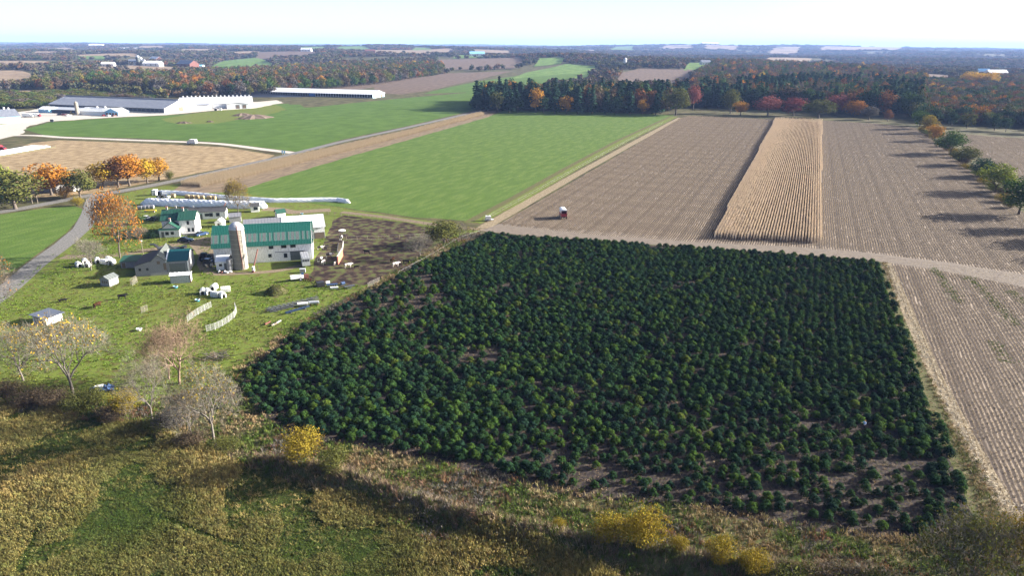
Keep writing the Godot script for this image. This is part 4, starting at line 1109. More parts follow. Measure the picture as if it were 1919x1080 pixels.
func field_trees() -> void:
	# name, label, category, foot, height, width, kind, tint, bark
	var hedge := "trees and shrubs along the hedgerow in the foreground"
	var yard := "trees round the farmyards"
	var red := "autumn trees in front of the far wood"
	var row := "hedgerow trees beside the right stubble field"
	for t in [
		["bare_tree", "grey bare tree at the left end of the hedgerow", "tree", Vector2(-91.14, -119.72), 11.8, 11.18, "open", "yellow", "pale_bark", hedge],
		["bare_tree", "wide bare tree with yellow leaves on top below the small shed", "tree", Vector2(-78.41, -113.51), 14.45, 15.26, "open", "yellow", "pale_bark", hedge],
		["bare_tree", "slim grey bare tree in the middle of the hedgerow", "tree", Vector2(-60.1, -105.36), 12.32, 8.51, "bare", "yellow", "pale_bark", hedge],
		["bare_tree", "pinkish brown twiggy tree below the corral panels", "tree", Vector2(-61.6, -118.8), 13.19, 13.38, "bare", "yellow", "pink_bark", hedge],
		["bare_tree", "second pinkish twiggy tree just left of the larger one", "tree", Vector2(-64.28, -120.54), 10.39, 9.03, "bare", "yellow", "pink_bark", hedge],
		["bare_tree", "bare tree with bright yellow leaves beside the crop's left corner", "tree", Vector2(-47.03, -98.42), 13.39, 11.43, "open", "gold", "pale_bark", hedge],
		["bare_tree", "thin leaning bare tree left of the yellow leaved one", "tree", Vector2(-51.17, -99.99), 9.32, 6.86, "open", "gold", "pale_bark", hedge],
		["tree", "half bare tree with orange leaves at the left edge of the picture", "tree", Vector2(-115.33, -146.43), 16.32, 14.25, "open", "orange", "bark", hedge],
		["shrub", "dark olive bushy cedar in the hedgerow beside the blue tarpaulin", "shrub", Vector2(-71.88, -109.65), 4.31, 4.26, "shrub", "olive", "bark", hedge],
		["shrub", "yellowish green shrub below the slim bare tree", "shrub", Vector2(-65.66, -107.47), 5.45, 5.1, "shrub", "gold", "bark", hedge],
		["shrub", "dark shrub under the wide bare tree", "shrub", Vector2(-79.19, -109.94), 3.51, 5.57, "shrub", "brown", "bark", hedge],
		["shrub", "low brown shrub at the foot of the hedgerow's left end", "shrub", Vector2(-89.46, -113.78), 3.17, 5.35, "shrub", "brown", "bark", hedge],
		["shrub", "grey brown thicket between the bare trees", "shrub", Vector2(-56.04, -102.95), 3.65, 5.8, "shrub", "grey", "bark", hedge],
		["shrub", "rounded yellow green bush at the corner of the crop", "shrub", Vector2(-31.09, -91.4), 5.98, 6.05, "shrub", "gold", "bark", hedge],
		["shrub", "olive bush just right of the rounded yellow green one", "shrub", Vector2(-25.62, -88.18), 4.36, 4.8, "shrub", "olive", "bark", hedge],
		["shrub", "small yellow bush alone on the brush line", "shrub", Vector2(6.18, -76.63), 1.98, 1.8, "shrub", "gold", "bark", hedge],
		["shrub", "left of the two large yellow bushes at the bottom", "shrub", Vector2(12.53, -74.42), 4.02, 5.13, "shrub", "gold", "bark", hedge],
		["shrub", "right of the two large yellow bushes at the bottom", "shrub", Vector2(16.69, -72.67), 5.99, 5.57, "shrub", "gold", "bark", hedge],
		["shrub", "small yellow bush right of the large yellow pair", "shrub", Vector2(20.59, -71.74), 2.38, 2.36, "shrub", "gold", "bark", hedge],
		["shrub", "low yellow olive bush at the bottom edge", "shrub", Vector2(25.02, -69.91), 3.27, 3.86, "shrub", "gold", "bark", hedge],
		["shrub", "yellow olive bush cut by the bottom edge of the picture", "shrub", Vector2(28.7, -68.32), 3.53, 3.79, "shrub", "gold", "bark", hedge],
		["tree", "grey twiggy tree with olive leaves in the bottom right corner", "tree", Vector2(50.66, -64.3), 12.06, 11.47, "twig", "olive", "pale_bark", hedge],
		["tree", "second olive and grey tree at the very corner bottom right", "tree", Vector2(58.16, -65.58), 11.99, 9.19, "twig", "gold", "pale_bark", hedge],
		["tree", "olive hedgerow tree below the bottom edge", "tree", Vector2(37.1, -60.35), 7.5, 8.0, "twig", "olive", "bark", hedge],
		["tree", "bare hedgerow tree below the bottom edge", "tree", Vector2(27.53, -61.02), 6.0, 7.0, "open", "gold", "bark", hedge],
		["shrub", "tall hedge shrub added out of view for shade below the bottom edge, first from the left", "shrub", Vector2(33.26, -65.37), 4.0, 6.5, "shrub", "olive", "bark", hedge],  # these tall shrubs are added below the view to shade the ground
		["shrub", "tall hedge shrub added out of view for shade below the bottom edge, second from the left", "shrub", Vector2(37.03, -64.18), 5.0, 7.0, "shrub", "brown", "bark", hedge],
		["shrub", "tall hedge shrub added out of view for shade below the bottom edge, nearest the corner tree", "shrub", Vector2(42.08, -63.43), 5.0, 7.0, "shrub", "olive", "bark", hedge],
		["shrub", "brown shrub added for shade at the hedgerow's foot left of the wide bare tree", "shrub", Vector2(-83.64, -110.66), 3.2, 6.0, "shrub", "brown", "bark", hedge],  # shrubs from here to the yard trees are added to close the shade band
		["shrub", "dark olive shrub added for shade right of the wide bare tree's trunk", "shrub", Vector2(-74.17, -108.49), 3.4, 5.6, "shrub", "olive", "bark", hedge],
		["shrub", "brown thicket added for shade below the yellowish green shrub", "shrub", Vector2(-66.79, -105.82), 2.8, 5.5, "shrub", "brown", "bark", hedge],
		["shrub", "olive thicket added for shade right of the slim bare tree", "shrub", Vector2(-57.47, -102.25), 2.6, 5.0, "shrub", "olive", "bark", hedge],
		["shrub", "brown thicket added for shade under the thin leaning tree", "shrub", Vector2(-50.01, -98.07), 2.4, 5.0, "shrub", "brown", "bark", hedge],
		["shrub", "grey olive thicket added for shade at the foot of the yellow leaved bare tree", "shrub", Vector2(-44.2, -96.11), 2.2, 5.0, "shrub", "olive", "bark", hedge],
		["shrub", "brown hedge shrub added for shade at the left edge of the picture", "shrub", Vector2(-93.48, -113.11), 3.6, 7.0, "shrub", "brown", "bark", hedge],
		["big_tree", "tall half bare orange tree beside the farm drive", "tree", Vector2(-115.06, -199.87), 21.17, 14.42, "twig", "orange", "bark", yard],
		["bare_tree", "small bare tree among the calf hutches by the road", "tree", Vector2(-116.77, -187.85), 10.24, 9.78, "bare", "yellow", "pale_bark", yard],
		["tree", "low bare fruit tree on the lawn left of the white house", "tree", Vector2(-118.92, -218.95), 4.72, 7.16, "open", "amber", "pale_bark", yard],
		["shrub", "rounded green shrub behind the orange tree", "shrub", Vector2(-130.87, -241.45), 3.99, 5.59, "shrub", "green", "bark", yard],
		["shrub", "dark evergreen shrub at the left corner of the white house", "shrub", Vector2(-123.86, -244), 3.65, 3.39, "shrub", "dark", "bark", yard],
		["shrub", "dark hedge shrub in the house shade, nearest the house", "shrub", Vector2(-116.42, -222.98), 2.32, 4.5, "shrub", "dark", "bark", yard],
		["shrub", "dark hedge shrub in the house shade, next to the drive tree", "shrub", Vector2(-123.44, -222.14), 2.31, 4.49, "shrub", "dark", "bark", yard],
		["tree", "yellow olive tree standing among the white silage bags", "tree", Vector2(-101.38, -257.09), 13.68, 9.87, "twig", "gold", "bark", yard],
		["tree", "green and grey tree at the crop's top left corner", "tree", Vector2(-21.49, -217.38), 6.94, 10.15, "round", "olive", "bark", yard],
		["bare_tree", "pale bare tree on the barnyard's right side", "tree", Vector2(-27.25, -202.34), 7.03, 10.46, "bare", "grey", "pale_bark", yard],
		["bare_tree", "thin pale bare tree right of the green and grey one", "tree", Vector2(-17.11, -224.7), 5.72, 6.28, "bare", "grey", "pale_bark", yard],
		["maple_tree", "golden yellow maple, leftmost of the bright row above the road", "tree", Vector2(-178.06, -306.4), 10.67, 10.23, "oval", "yellow", "bark", yard],
		["maple_tree", "rusty orange maple, second in the bright row above the road", "tree", Vector2(-172.29, -307.82), 12.55, 9.34, "oval", "rust", "bark", yard],
		["maple_tree", "tall orange maple in the middle of the bright row above the road", "tree", Vector2(-168.71, -310.41), 13.1, 10.83, "oval", "orange", "bark", yard],
		["maple_tree", "bright yellow maple right of the tall orange one", "tree", Vector2(-164.74, -318.22), 10.55, 8.19, "oval", "yellow", "bark", yard],
		["maple_tree", "amber maple, rightmost of the bright row above the road", "tree", Vector2(-162, -323.62), 10.23, 9.3, "oval", "amber", "bark", yard],
		["shrub", "small green shrub at the right end of the maple row", "shrub", Vector2(-157.79, -325.12), 4.92, 3.93, "shrub", "olive", "bark", yard],
		["tree", "broad dark olive tree beside the left road", "tree", Vector2(-188.08, -263.66), 13.77, 17.79, "round", "olive", "bark", yard],
		["tree", "yellow green tree at the left edge behind the dark olive one", "tree", Vector2(-211.84, -286.95), 12.23, 13.12, "round", "lime", "bark", yard],
		["tree", "dark green tree overhanging the left road at the edge", "tree", Vector2(-196.22, -258), 13.51, 15.85, "round", "dark", "bark", yard],
		["maple_tree", "wide orange maple left of the hidden dark roofed house", "tree", Vector2(-190.4, -289.79), 11.68, 15.45, "round", "orange", "bark", yard],
		["tree", "grey olive tree in front of the dark roofed house", "tree", Vector2(-175.02, -283.79), 10.83, 10.39, "round", "olive", "bark", yard],
		["shrub", "dark shrub with amber leaves below the wide orange maple", "shrub", Vector2(-180.98, -283.61), 6.1, 6.49, "shrub", "amber", "bark", yard],
		["shrub", "small yellow bush at the road junction", "shrub", Vector2(-168.24, -269.87), 3.97, 4.54, "shrub", "gold", "bark", yard],
		["tree", "broad yellow green tree at the corner of the green field", "tree", Vector2(148.44, -664.87), 24.43, 25.35, "round", "olive", "bark", red],
		["tree", "rose red tree at the gap between the pine woods", "tree", Vector2(176.49, -717.02), 23.74, 16.79, "round", "rose", "bark", red],
		["tree", "pale green rounded tree left of the red trees", "tree", Vector2(203.85, -684.56), 21.77, 18.05, "round", "olive", "bark", red],
		["tree", "small amber tree in front of the pale green one", "tree", Vector2(208.63, -668.85), 12.36, 14.71, "round", "amber", "bark", red],
		["tree", "red tree, leftmost of the red pair before the wood", "tree", Vector2(232.41, -665.22), 17.46, 24.39, "round", "rose", "bark", red],
		["tree", "dark red tree next to the large rounded olive tree", "tree", Vector2(254.45, -661.54), 16.44, 22.32, "round", "red", "bark", red],
		["tree", "large rounded olive tree before the wood above the corn", "tree", Vector2(269.62, -642.73), 16.45, 27.36, "round", "olive", "bark", red],
		["tree", "dark rose tree behind the large rounded olive tree", "tree", Vector2(301.31, -680.28), 17.83, 22.93, "round", "rose", "bark", red],
		["tree", "orange brown tree right of the large rounded olive tree", "tree", Vector2(308.57, -659.98), 14.54, 20.33, "round", "orange", "bark", red],
		["tree", "grey bare looking tree right of the orange brown one", "tree", Vector2(308.43, -631.01), 11.71, 14.83, "round", "grey", "bark", red],
		["tree", "small rusty tree alone at the corner of the right field", "tree", Vector2(318.19, -618.03), 9.73, 8.18, "round", "rust", "bark", red],
		["tree", "green tree at the far end of the right hedgerow", "tree", Vector2(314.76, -561.25), 12.9, 10.76, "round", "green", "bark", row],
		["tree", "yellow olive tree second from the hedgerow's far end", "tree", Vector2(305.24, -532.71), 11.91, 10.23, "round", "gold", "bark", row],
		["tree", "amber tree third from the hedgerow's far end", "tree", Vector2(284.1, -485.84), 10.24, 10.08, "round", "amber", "bark", row],
		["tree", "dark green tree in the middle of the right hedgerow", "tree", Vector2(259.82, -425.51), 12.48, 15.23, "round", "green", "bark", row],
		["tree", "olive tree after the dark green one in the right hedgerow", "tree", Vector2(243.39, -383.43), 9.39, 12.07, "round", "olive", "bark", row],
		["tree", "dark green tree before the bright yellow green hedgerow tree", "tree", Vector2(229.39, -347.1), 8.33, 10.98, "round", "dark", "bark", row],
		["tree", "bright yellow green tree of the right hedgerow", "tree", Vector2(211.13, -308.03), 11.66, 13.09, "round", "lime", "bark", row],
		["tree", "green hedgerow tree cut by the right edge", "tree", Vector2(192.57, -265.15), 13.07, 13.01, "round", "green", "bark", row],
		["tree", "green hedgerow tree just outside the right edge", "tree", Vector2(192.51, -243.55), 13.0, 12.0, "round", "green", "bark", row],
		["tree", "olive hedgerow tree outside the right edge", "tree", Vector2(190.64, -227.63), 12.0, 12.0, "round", "olive", "bark", row],
		["tree", "dark hedgerow tree outside the right edge", "tree", Vector2(187.59, -208.76), 12.0, 11.0, "round", "dark", "bark", row],
		["poplar_tree", "golden yellow poplar at the left of the bright clump on the right hill", "tree", Vector2(721.66, -1172.93), 21.95, 20.37, "round", "poplar", "bark", "poplars on the right hill"],
		["poplar_tree", "golden yellow poplar in the middle of the bright clump on the right hill", "tree", Vector2(739.87, -1174.91), 21.18, 20.41, "round", "poplar", "bark", "poplars on the right hill"],
		["poplar_tree", "golden yellow poplar at the right of the bright clump on the right hill", "tree", Vector2(749, -1161.14), 21.74, 20.17, "round", "poplar", "bark", "poplars on the right hill"],
	]:
		var k: float = 1.25 if t[9] == row else 1.02 if t[9] == red else 1.28 if t[6] in ["oval", "round"] else 1.1 if t[9] == hedge and t[6] in ["open", "bare"] else 1.0
		plant(t[0], t[1], t[2], t[3], t[4] * minf(k, 1.1), t[5] * k, t[6], t[7], t[9], t[8])
	var hl := poly([304.6, -539.4, 290.5, -500.5, 263.5, -434.6, 242.8, -383.4, 226.6, -342.6, 210.8, -306.8, 192, -265.1])
	for i in 22:
		var f := i / 22.0 * 6.0
		plant("hedge_shrub", "leafy yellow olive shrub under the trees of the right hedgerow", "shrub", hl[int(f)].lerp(hl[int(f) + 1], f - int(f)) + Vector2(rng.randf_range(-1.5, 1.5), 0), rng.randf_range(2.4, 5.0), rng.randf_range(5.0, 8.5), "shrub", ["gold", "olive", "lime", "brown"][i % 4], "low shrubs under the right hedgerow")

# ---------------------------------------------------------------- the farm
func streaked(key: String, ramp: Array, s: Vector3, rough := 0.75, metal := 0.0, freq := 0.02) -> StandardMaterial3D:
	# boards, metal sheets and stained walls: streaks that run up and down
	if mats.has(key): return mats[key]
	var m := StandardMaterial3D.new()
	m.resource_name = key
	m.albedo_texture = noise_tex(ramp, freq, 4, key.hash() % 997, 512, 0.6)
	m.uv1_triplanar = true
	m.uv1_world_triplanar = false
	m.uv1_scale = s
	m.roughness = rough; m.metallic = metal
	mats[key] = m
	return m

func farm_mats() -> void:
	streaked("white_wall", [[0.25, Color(0.52, 0.51, 0.48)], [0.45, Color(0.72, 0.72, 0.70)], [0.8, Color(0.80, 0.80, 0.79)]], Vector3(0.35, 0.08, 0.35))
	streaked("green_roof", [[0.3, Color(0.006, 0.062, 0.046)], [0.7, Color(0.010, 0.088, 0.064)]], Vector3(0.5, 0.1, 0.1), 0.45)
	streaked("worn_green", [[0.3, Color(0.035, 0.13, 0.10)], [0.7, Color(0.085, 0.17, 0.14)]], Vector3(0.5, 0.1, 0.1), 0.55)
	streaked("worn_grey", [[0.3, Color(0.085, 0.10, 0.095)], [0.7, Color(0.125, 0.135, 0.13)]], Vector3(0.5, 0.1, 0.1), 0.55)
	streaked("house_roof", [[0.3, Color(0.012, 0.055, 0.037)], [0.7, Color(0.018, 0.078, 0.052)]], Vector3(0.4, 0.2, 0.2), 0.5)
	streaked("teal_roof", [[0.3, Color(0.006, 0.052, 0.058)], [0.7, Color(0.010, 0.072, 0.08)]], Vector3(0.4, 0.1, 0.2), 0.45)
	streaked("old_boards", [[0.3, Color(0.13, 0.13, 0.13)], [0.45, Color(0.26, 0.26, 0.265)], [0.58, Color(0.40, 0.40, 0.40)], [0.72, Color(0.22, 0.22, 0.22)]], Vector3(1.6, 0.12, 1.6), 0.9, 0.0, 0.03)
	streaked("old_shingles", [[0.3, Color(0.05, 0.06, 0.055)], [0.7, Color(0.10, 0.11, 0.10)]], Vector3(0.3, 0.3, 0.3), 0.9)
	streaked("dark_shingles", [[0.3, Color(0.025, 0.026, 0.03)], [0.7, Color(0.05, 0.05, 0.055)]], Vector3(0.3, 0.3, 0.3), 0.9)
	streaked("galvanised", [[0.3, Color(0.34, 0.36, 0.39)], [0.55, Color(0.46, 0.48, 0.50)], [0.8, Color(0.55, 0.56, 0.57)]], Vector3(0.5, 0.1, 0.12), 0.45, 0.3)
	streaked("grey_sheet", [[0.25, Color(0.15, 0.155, 0.175)], [0.5, Color(0.21, 0.215, 0.235)], [0.72, Color(0.25, 0.25, 0.265)], [0.82, Color(0.24, 0.18, 0.12)]], Vector3(0.45, 0.1, 0.12), 0.5, 0.2)
	streaked("white_sheet", [[0.3, Color(0.62, 0.63, 0.64)], [0.7, Color(0.76, 0.77, 0.78)]], Vector3(0.45, 0.1, 0.12), 0.5, 0.1)
	streaked("stave", [[0.2, Color(0.17, 0.15, 0.12)], [0.5, Color(0.25, 0.225, 0.18)], [0.8, Color(0.32, 0.29, 0.24)]], Vector3(0.7, 0.12, 0.7), 0.9, 0.0, 0.03)
	streaked("bag_plastic", [[0.3, Color(0.66, 0.69, 0.74)], [0.6, Color(0.78, 0.80, 0.83)]], Vector3(0.3, 0.3, 0.3), 0.35)
	streaked("brick_red", [[0.3, Color(0.28, 0.085, 0.05)], [0.7, Color(0.40, 0.14, 0.085)]], Vector3(0.8, 0.8, 0.8), 0.9)
	plain("glass_dark", Color(0.02, 0.025, 0.032), 0.15)
	plain("white_paint", Color(0.78, 0.78, 0.77), 0.6)
	plain("black_paint", Color(0.015, 0.015, 0.018), 0.35)
	plain("rubber", Color(0.02, 0.02, 0.02), 0.9)
	plain("steel", Color(0.55, 0.56, 0.57), 0.5, 0.0)
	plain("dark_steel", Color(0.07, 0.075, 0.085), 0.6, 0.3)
	plain("rust_red", Color(0.12, 0.035, 0.022), 0.8)
	plain("post_wood", Color(0.20, 0.165, 0.125), 0.9)
	plain("hutch_plastic", Color(0.74, 0.74, 0.71), 0.5)
	plain("door_wood", Color(0.16, 0.12, 0.085), 0.9)
	plain("bale_straw", Color(0.32, 0.24, 0.13), 0.95)
	plain("yellow_paint", Color(0.62, 0.40, 0.03), 0.5)
	plain("blue_paint", Color(0.012, 0.045, 0.13), 0.45)
	plain("navy_paint", Color(0.012, 0.03, 0.07), 0.35)
	plain("concrete", Color(0.36, 0.35, 0.33), 0.9)
	plain("heap_soil", Color(0.09, 0.075, 0.04), 0.95)
	plain("slate_roof", Color(0.075, 0.09, 0.125), 0.6)
	plain("panel_pipe", Color(0.40, 0.41, 0.40), 0.6)
	plain("gate_wood", Color(0.24, 0.22, 0.19), 0.9)
	plain("red_paint", Color(0.30, 0.02, 0.03), 0.45)

func gable(t: Node3D, cx: float, z0: float, l: float, d: float, wall: float, ridge: float, along_x: bool, wm: Material, rm: Material, over := 0.35) -> void:
	# a block with a pitched roof; its front is at z0, it reaches back by d
	var run := l if along_x else d
	var half := (d if along_x else l) / 2.0
	var x := Transform3D(Basis(Vector3.UP, PI / 2.0) if along_x else Basis.IDENTITY, Vector3(cx, 0, z0 - d / 2.0))
	var w := MB.new()
	w.xf = x
	w.prism([Vector2(-half, -0.3), Vector2(-half, wall), Vector2(0, ridge), Vector2(half, wall), Vector2(half, -0.3)], -run / 2.0, run / 2.0)
	part(t, "wall", w, wm)
	var slope := (ridge - wall) / half
	for s: float in [-1.0, 1.0]:
		var r := MB.new()
		r.xf = x
		var e := Vector3(s * (half + over), wall - slope * over + 0.14, 0)
		var k := Vector3(0, ridge + 0.14, 0)
		var z := Vector3(0, 0, run / 2.0 + over)
		r.slab(e - z, e + z, k + z, k - z, 0.1)
		if rm.resource_name == "" or "shingles" not in rm.resource_name:
			var nr := mini(int((run + over * 2.0) / 0.9), 60)
			for i in nr + 1:
				var zz := Vector3(0, 0, -run / 2.0 - over + (run + over * 2.0) * i / nr)
				var lift := Vector3(0, 0.045, 0)
				r.slab(e - Vector3(0, 0, 0.04) + zz + lift, e + Vector3(0, 0, 0.04) + zz + lift, k + Vector3(0, 0, 0.04) + zz + lift, k - Vector3(0, 0, 0.04) + zz + lift, 0.044)
		part(t, "roof", r, rm)

func shed_roof(t: Node3D, cx: float, z0: float, l: float, d: float, hf: float, hb: float, wm: Material, rm: Material, over := 0.25) -> void:
	# a block with one roof slope from the front height hf to the back height hb
	var w := MB.new()
	w.xf = Transform3D(Basis(Vector3.UP, PI / 2.0), Vector3(cx, 0, z0 - d / 2.0))
	w.prism([Vector2(-d / 2.0, -0.3), Vector2(-d / 2.0, hf), Vector2(d / 2.0, hb), Vector2(d / 2.0, -0.3)], -l / 2.0, l / 2.0)
	part(t, "wall", w, wm)
	var k := (hb - hf) / d
	var r := MB.new()
	var y0 := hf - k * over + 0.12
	var y1 := hb + k * over + 0.12
	r.slab(Vector3(cx - l / 2.0 - over, y0, z0 + over), Vector3(cx - l / 2.0 - over, y1, z0 - d - over), Vector3(cx + l / 2.0 + over, y1, z0 - d - over), Vector3(cx + l / 2.0 + over, y0, z0 + over), 0.1)
	part(t, "roof", r, rm)

func opening(t: Node3D, called: String, p: Vector3, w: float, h: float, frame := "white_paint", side := false, fill := "glass_dark") -> void:
	# a window or door set on a wall: frame, and pane or panel a little proud of it
	var f := MB.new()
	var s := Vector3(0.08, h + 0.2, w + 0.2) if side else Vector3(w + 0.2, h + 0.2, 0.08)
	var e := Vector3(0.05, 0, 0) if side else Vector3(0, 0, 0.05)
	var o := part(t, called, f.box(p, s), mats[frame])
	part(o, "pane" if fill == "glass_dark" else "panel", MB.new().box(p + e, Vector3(0.05, h, w) if side else Vector3(w, h, 0.05)), mats[fill])

func wheel(t: Node3D, p: Vector3, r: float, w: float, axis := Vector3.RIGHT) -> void:
	var o := part(t, "wheel", MB.new().tube(p - axis * w / 2.0, p + axis * w / 2.0, r, r, 14), mats.rubber)
	part(o, "rim", MB.new().tube(p - axis * (w / 2.0 + 0.02), p + axis * (w / 2.0 + 0.02), r * 0.55, r * 0.55, 10), mats.steel)

func car(label: String, at: Vector2, turn: float, paint: String, l := 4.6, tall := 1.45, cat := "car", group := "cars and trucks on the farms") -> Node3D:
	var t := thing("parked_car", label, cat, at, turn, group, 0.05)
	var b := MB.new()
	b.prism([Vector2(-l / 2, 0.28), Vector2(-l / 2, 0.78), Vector2(-l * 0.44, 0.92), Vector2(l * 0.2, 0.95), Vector2(l * 0.46, 0.78), Vector2(l / 2, 0.62), Vector2(l / 2, 0.28)], -0.86, 0.86)
	part(t, "body", b, mats[paint])
	part(t, "cabin", MB.new().prism([Vector2(-l * 0.40, 0.9), Vector2(-l * 0.28, tall - 0.02), Vector2(l * 0.02, tall - 0.02), Vector2(l * 0.19, 0.9)], -0.76, 0.76), mats.glass_dark)
	part(t, "roof", MB.new().box(Vector3(-l * 0.13, tall, 0), Vector3(l * 0.29, 0.05, 1.4)), mats[paint])
	for x: float in [-0.31, 0.31]:
		for z: float in [-0.8, 0.8]: wheel(t, Vector3(l * x, 0.32, z), 0.32, 0.2, Vector3.BACK)
	for z: float in [-0.6, 0.6]:
		part(t, "headlight", MB.new().box(Vector3(l * 0.485, 0.66, z), Vector3(0.1, 0.12, 0.3)), mats.steel)
		part(t, "tail_light", MB.new().box(Vector3(-l * 0.5, 0.72, z), Vector3(0.06, 0.12, 0.25)), mats.red_paint)
	return t

func round_bale(at: Vector2, label: String, group: String, turn := 0.0, r := 0.75) -> void:
	var t := thing("round_bale", label, "bale", at, turn, group)
	part(t, "wrap", MB.new().tube(Vector3(-0.7, r, 0), Vector3(0.7, r, 0), r, r, 16, false), mats.bale_straw)
	part(t, "end", MB.new().tube(Vector3(-0.72, r, 0), Vector3(0.72, r, 0), r * 0.97, r * 0.97, 16), mats.bale_straw)

func silage_bag(label: String, line: Array, r: float) -> void:
	# a long plastic tube lying on the ground, flat below, slack and wrinkled on its flanks
	var c := Curve2D.new()
	for p in poly(line): c.add_point(p)
	var len_ := c.get_baked_length()
	var st := 1.3
	var k := 14
	var m := MB.new()
	var rings := []
	var n := int(len_ / st)
	for i in n + 1:
		var o := len_ * i / n
		var p := c.sample_baked(o)
		var d := (c.sample_baked(minf(o + 1.0, len_)) - c.sample_baked(maxf(o - 1.0, 0.0))).normalized()
		var side := Vector3(d.orthogonal().x, 0, d.orthogonal().y)
		var f := minf(1.0, minf(o / 3.5 + 0.12, (len_ - o) / 2.0 + 0.3))
		var ring := []
		for j in k:
			var a := PI * j / (k - 1)
			var fold := 1.0 + 0.05 * sin(i * 2.1 + j * 1.7) + rng.randf_range(-0.025, 0.025)
			ring.append(Vector3(p.x, 0, p.y) + side * cos(a) * r * f * 1.12 * fold + Vector3(0, sin(a) * r * 1.5 * f * fold, 0))
		rings.append(ring)
	for i in n:
		for j in k - 1:
			m.quad(rings[i][j], rings[i][j + 1], rings[i + 1][j + 1], rings[i + 1][j])
	for e: int in [0, n]:
		for j in range(1, k - 1): m.tri(rings[e][0], rings[e][j], rings[e][j + 1])
	var o := part(self, numbered("silage_bag"), m, mats.bag_plastic)
	tag(o, label, "silage bag", "silage bags behind the farmhouse")

func fence(called: String, label: String, line: Array, step: float, h: float, rails: int, mat_post: String, mat_rail: String, rail_r := 0.035, group := "fences round the barnyard") -> void:
	var p := poly(line)
	var t := thing(called, label, "fence", p[0], 0.0, group)
	var post := MB.new().tube(Vector3(0, -0.3, 0), Vector3(0, h, 0), 0.07, 0.06, 6).mesh()
	var last := Vector2.INF
	var left := 0.0
	for i in p.size() - 1:
		var l := p[i].distance_to(p[i + 1])
		while left <= l:
			var q := p[i].lerp(p[i + 1], left / l) - p[0]
			part(t, "post", post, mats[mat_post]).position = Vector3(q.x, 0, q.y)
			if last != Vector2.INF:
				for j in rails:
					var y := h * (0.9 - 0.7 * j / maxf(1.0, rails - 1))
					part(t, "rail" if rail_r > 0.02 else "wire", MB.new().tube(Vector3(last.x, y, last.y), Vector3(q.x, y, q.y), rail_r, rail_r, 5, false), mats[mat_rail])
			last = q
			left += step
		left -= l

func panel(at: Vector2, to: Vector2, label: String, group: String, made := "panel_pipe") -> void:
	# one tubular corral panel
	var f := front(at, to)
	var t := thing("corral_panel", label, "fence panel", f[0], f[1], group)
	var l: float = f[2] - 0.1
	for j in 6:
		var y := 0.25 + 0.26 * j
		part(t, "rail", MB.new().tube(Vector3(-l / 2, y, 0), Vector3(l / 2, y, 0), 0.028, 0.028, 6), mats[made])
	for x: float in [-0.5, 0.0, 0.5]:
		part(t, "upright", MB.new().tube(Vector3(l * x, 0, 0), Vector3(l * x, 1.62, 0), 0.034, 0.034, 6), mats[made])

func hutch(at: Vector2, turn: float, label: String, group: String) -> void:
	# a plastic calf hutch: low house with rounded shoulders and a door hole
	var t := thing("calf_hutch", label, "calf hutch", at, turn, group)
	var o := [Vector2(-0.65, 0), Vector2(-0.68, 0.85), Vector2(-0.42, 1.28), Vector2(0, 1.42), Vector2(0.42, 1.28), Vector2(0.68, 0.85), Vector2(0.65, 0)]
	var shell := MB.new()
	for i in 6:       # walls and roof of a hollow tunnel
		var p: Vector2 = o[i]
		var q: Vector2 = o[i + 1]
		shell.quad(Vector3(p.x, p.y, -1.1), Vector3(p.x, p.y, 1.1), Vector3(q.x, q.y, 1.1), Vector3(q.x, q.y, -1.1))
	for i in range(1, 6): shell.tri(Vector3(o[0].x, o[0].y, -1.1), Vector3(o[i].x, o[i].y, -1.1), Vector3(o[i + 1].x, o[i + 1].y, -1.1))
	var hole := [Vector2(-0.36, 0.0), Vector2(-0.36, 0.72), Vector2(-0.24, 0.95), Vector2(0, 1.05), Vector2(0.24, 0.95), Vector2(0.36, 0.72), Vector2(0.36, 0.0)]
	for i in 6:       # front wall round the open doorway
		shell.quad(Vector3(o[i].x, o[i].y, 1.1), Vector3(o[i + 1].x, o[i + 1].y, 1.1), Vector3(hole[i + 1].x, hole[i + 1].y, 1.1), Vector3(hole[i].x, hole[i].y, 1.1))
	part(t, "shell", shell, mats.hutch_plastic)
	for z: float in [-0.55, 0.0, 0.55]:
		var rib := MB.new()
		for i in 6: rib.slab(Vector3(o[i].x * 1.03, o[i].y * 1.02, z - 0.06), Vector3(o[i].x * 1.03, o[i].y * 1.02, z + 0.06), Vector3(o[i + 1].x * 1.03, o[i + 1].y * 1.02, z + 0.06), Vector3(o[i + 1].x * 1.03, o[i + 1].y * 1.02, z - 0.06), 0.02)
		part(t, "rib", rib, mats.hutch_plastic)

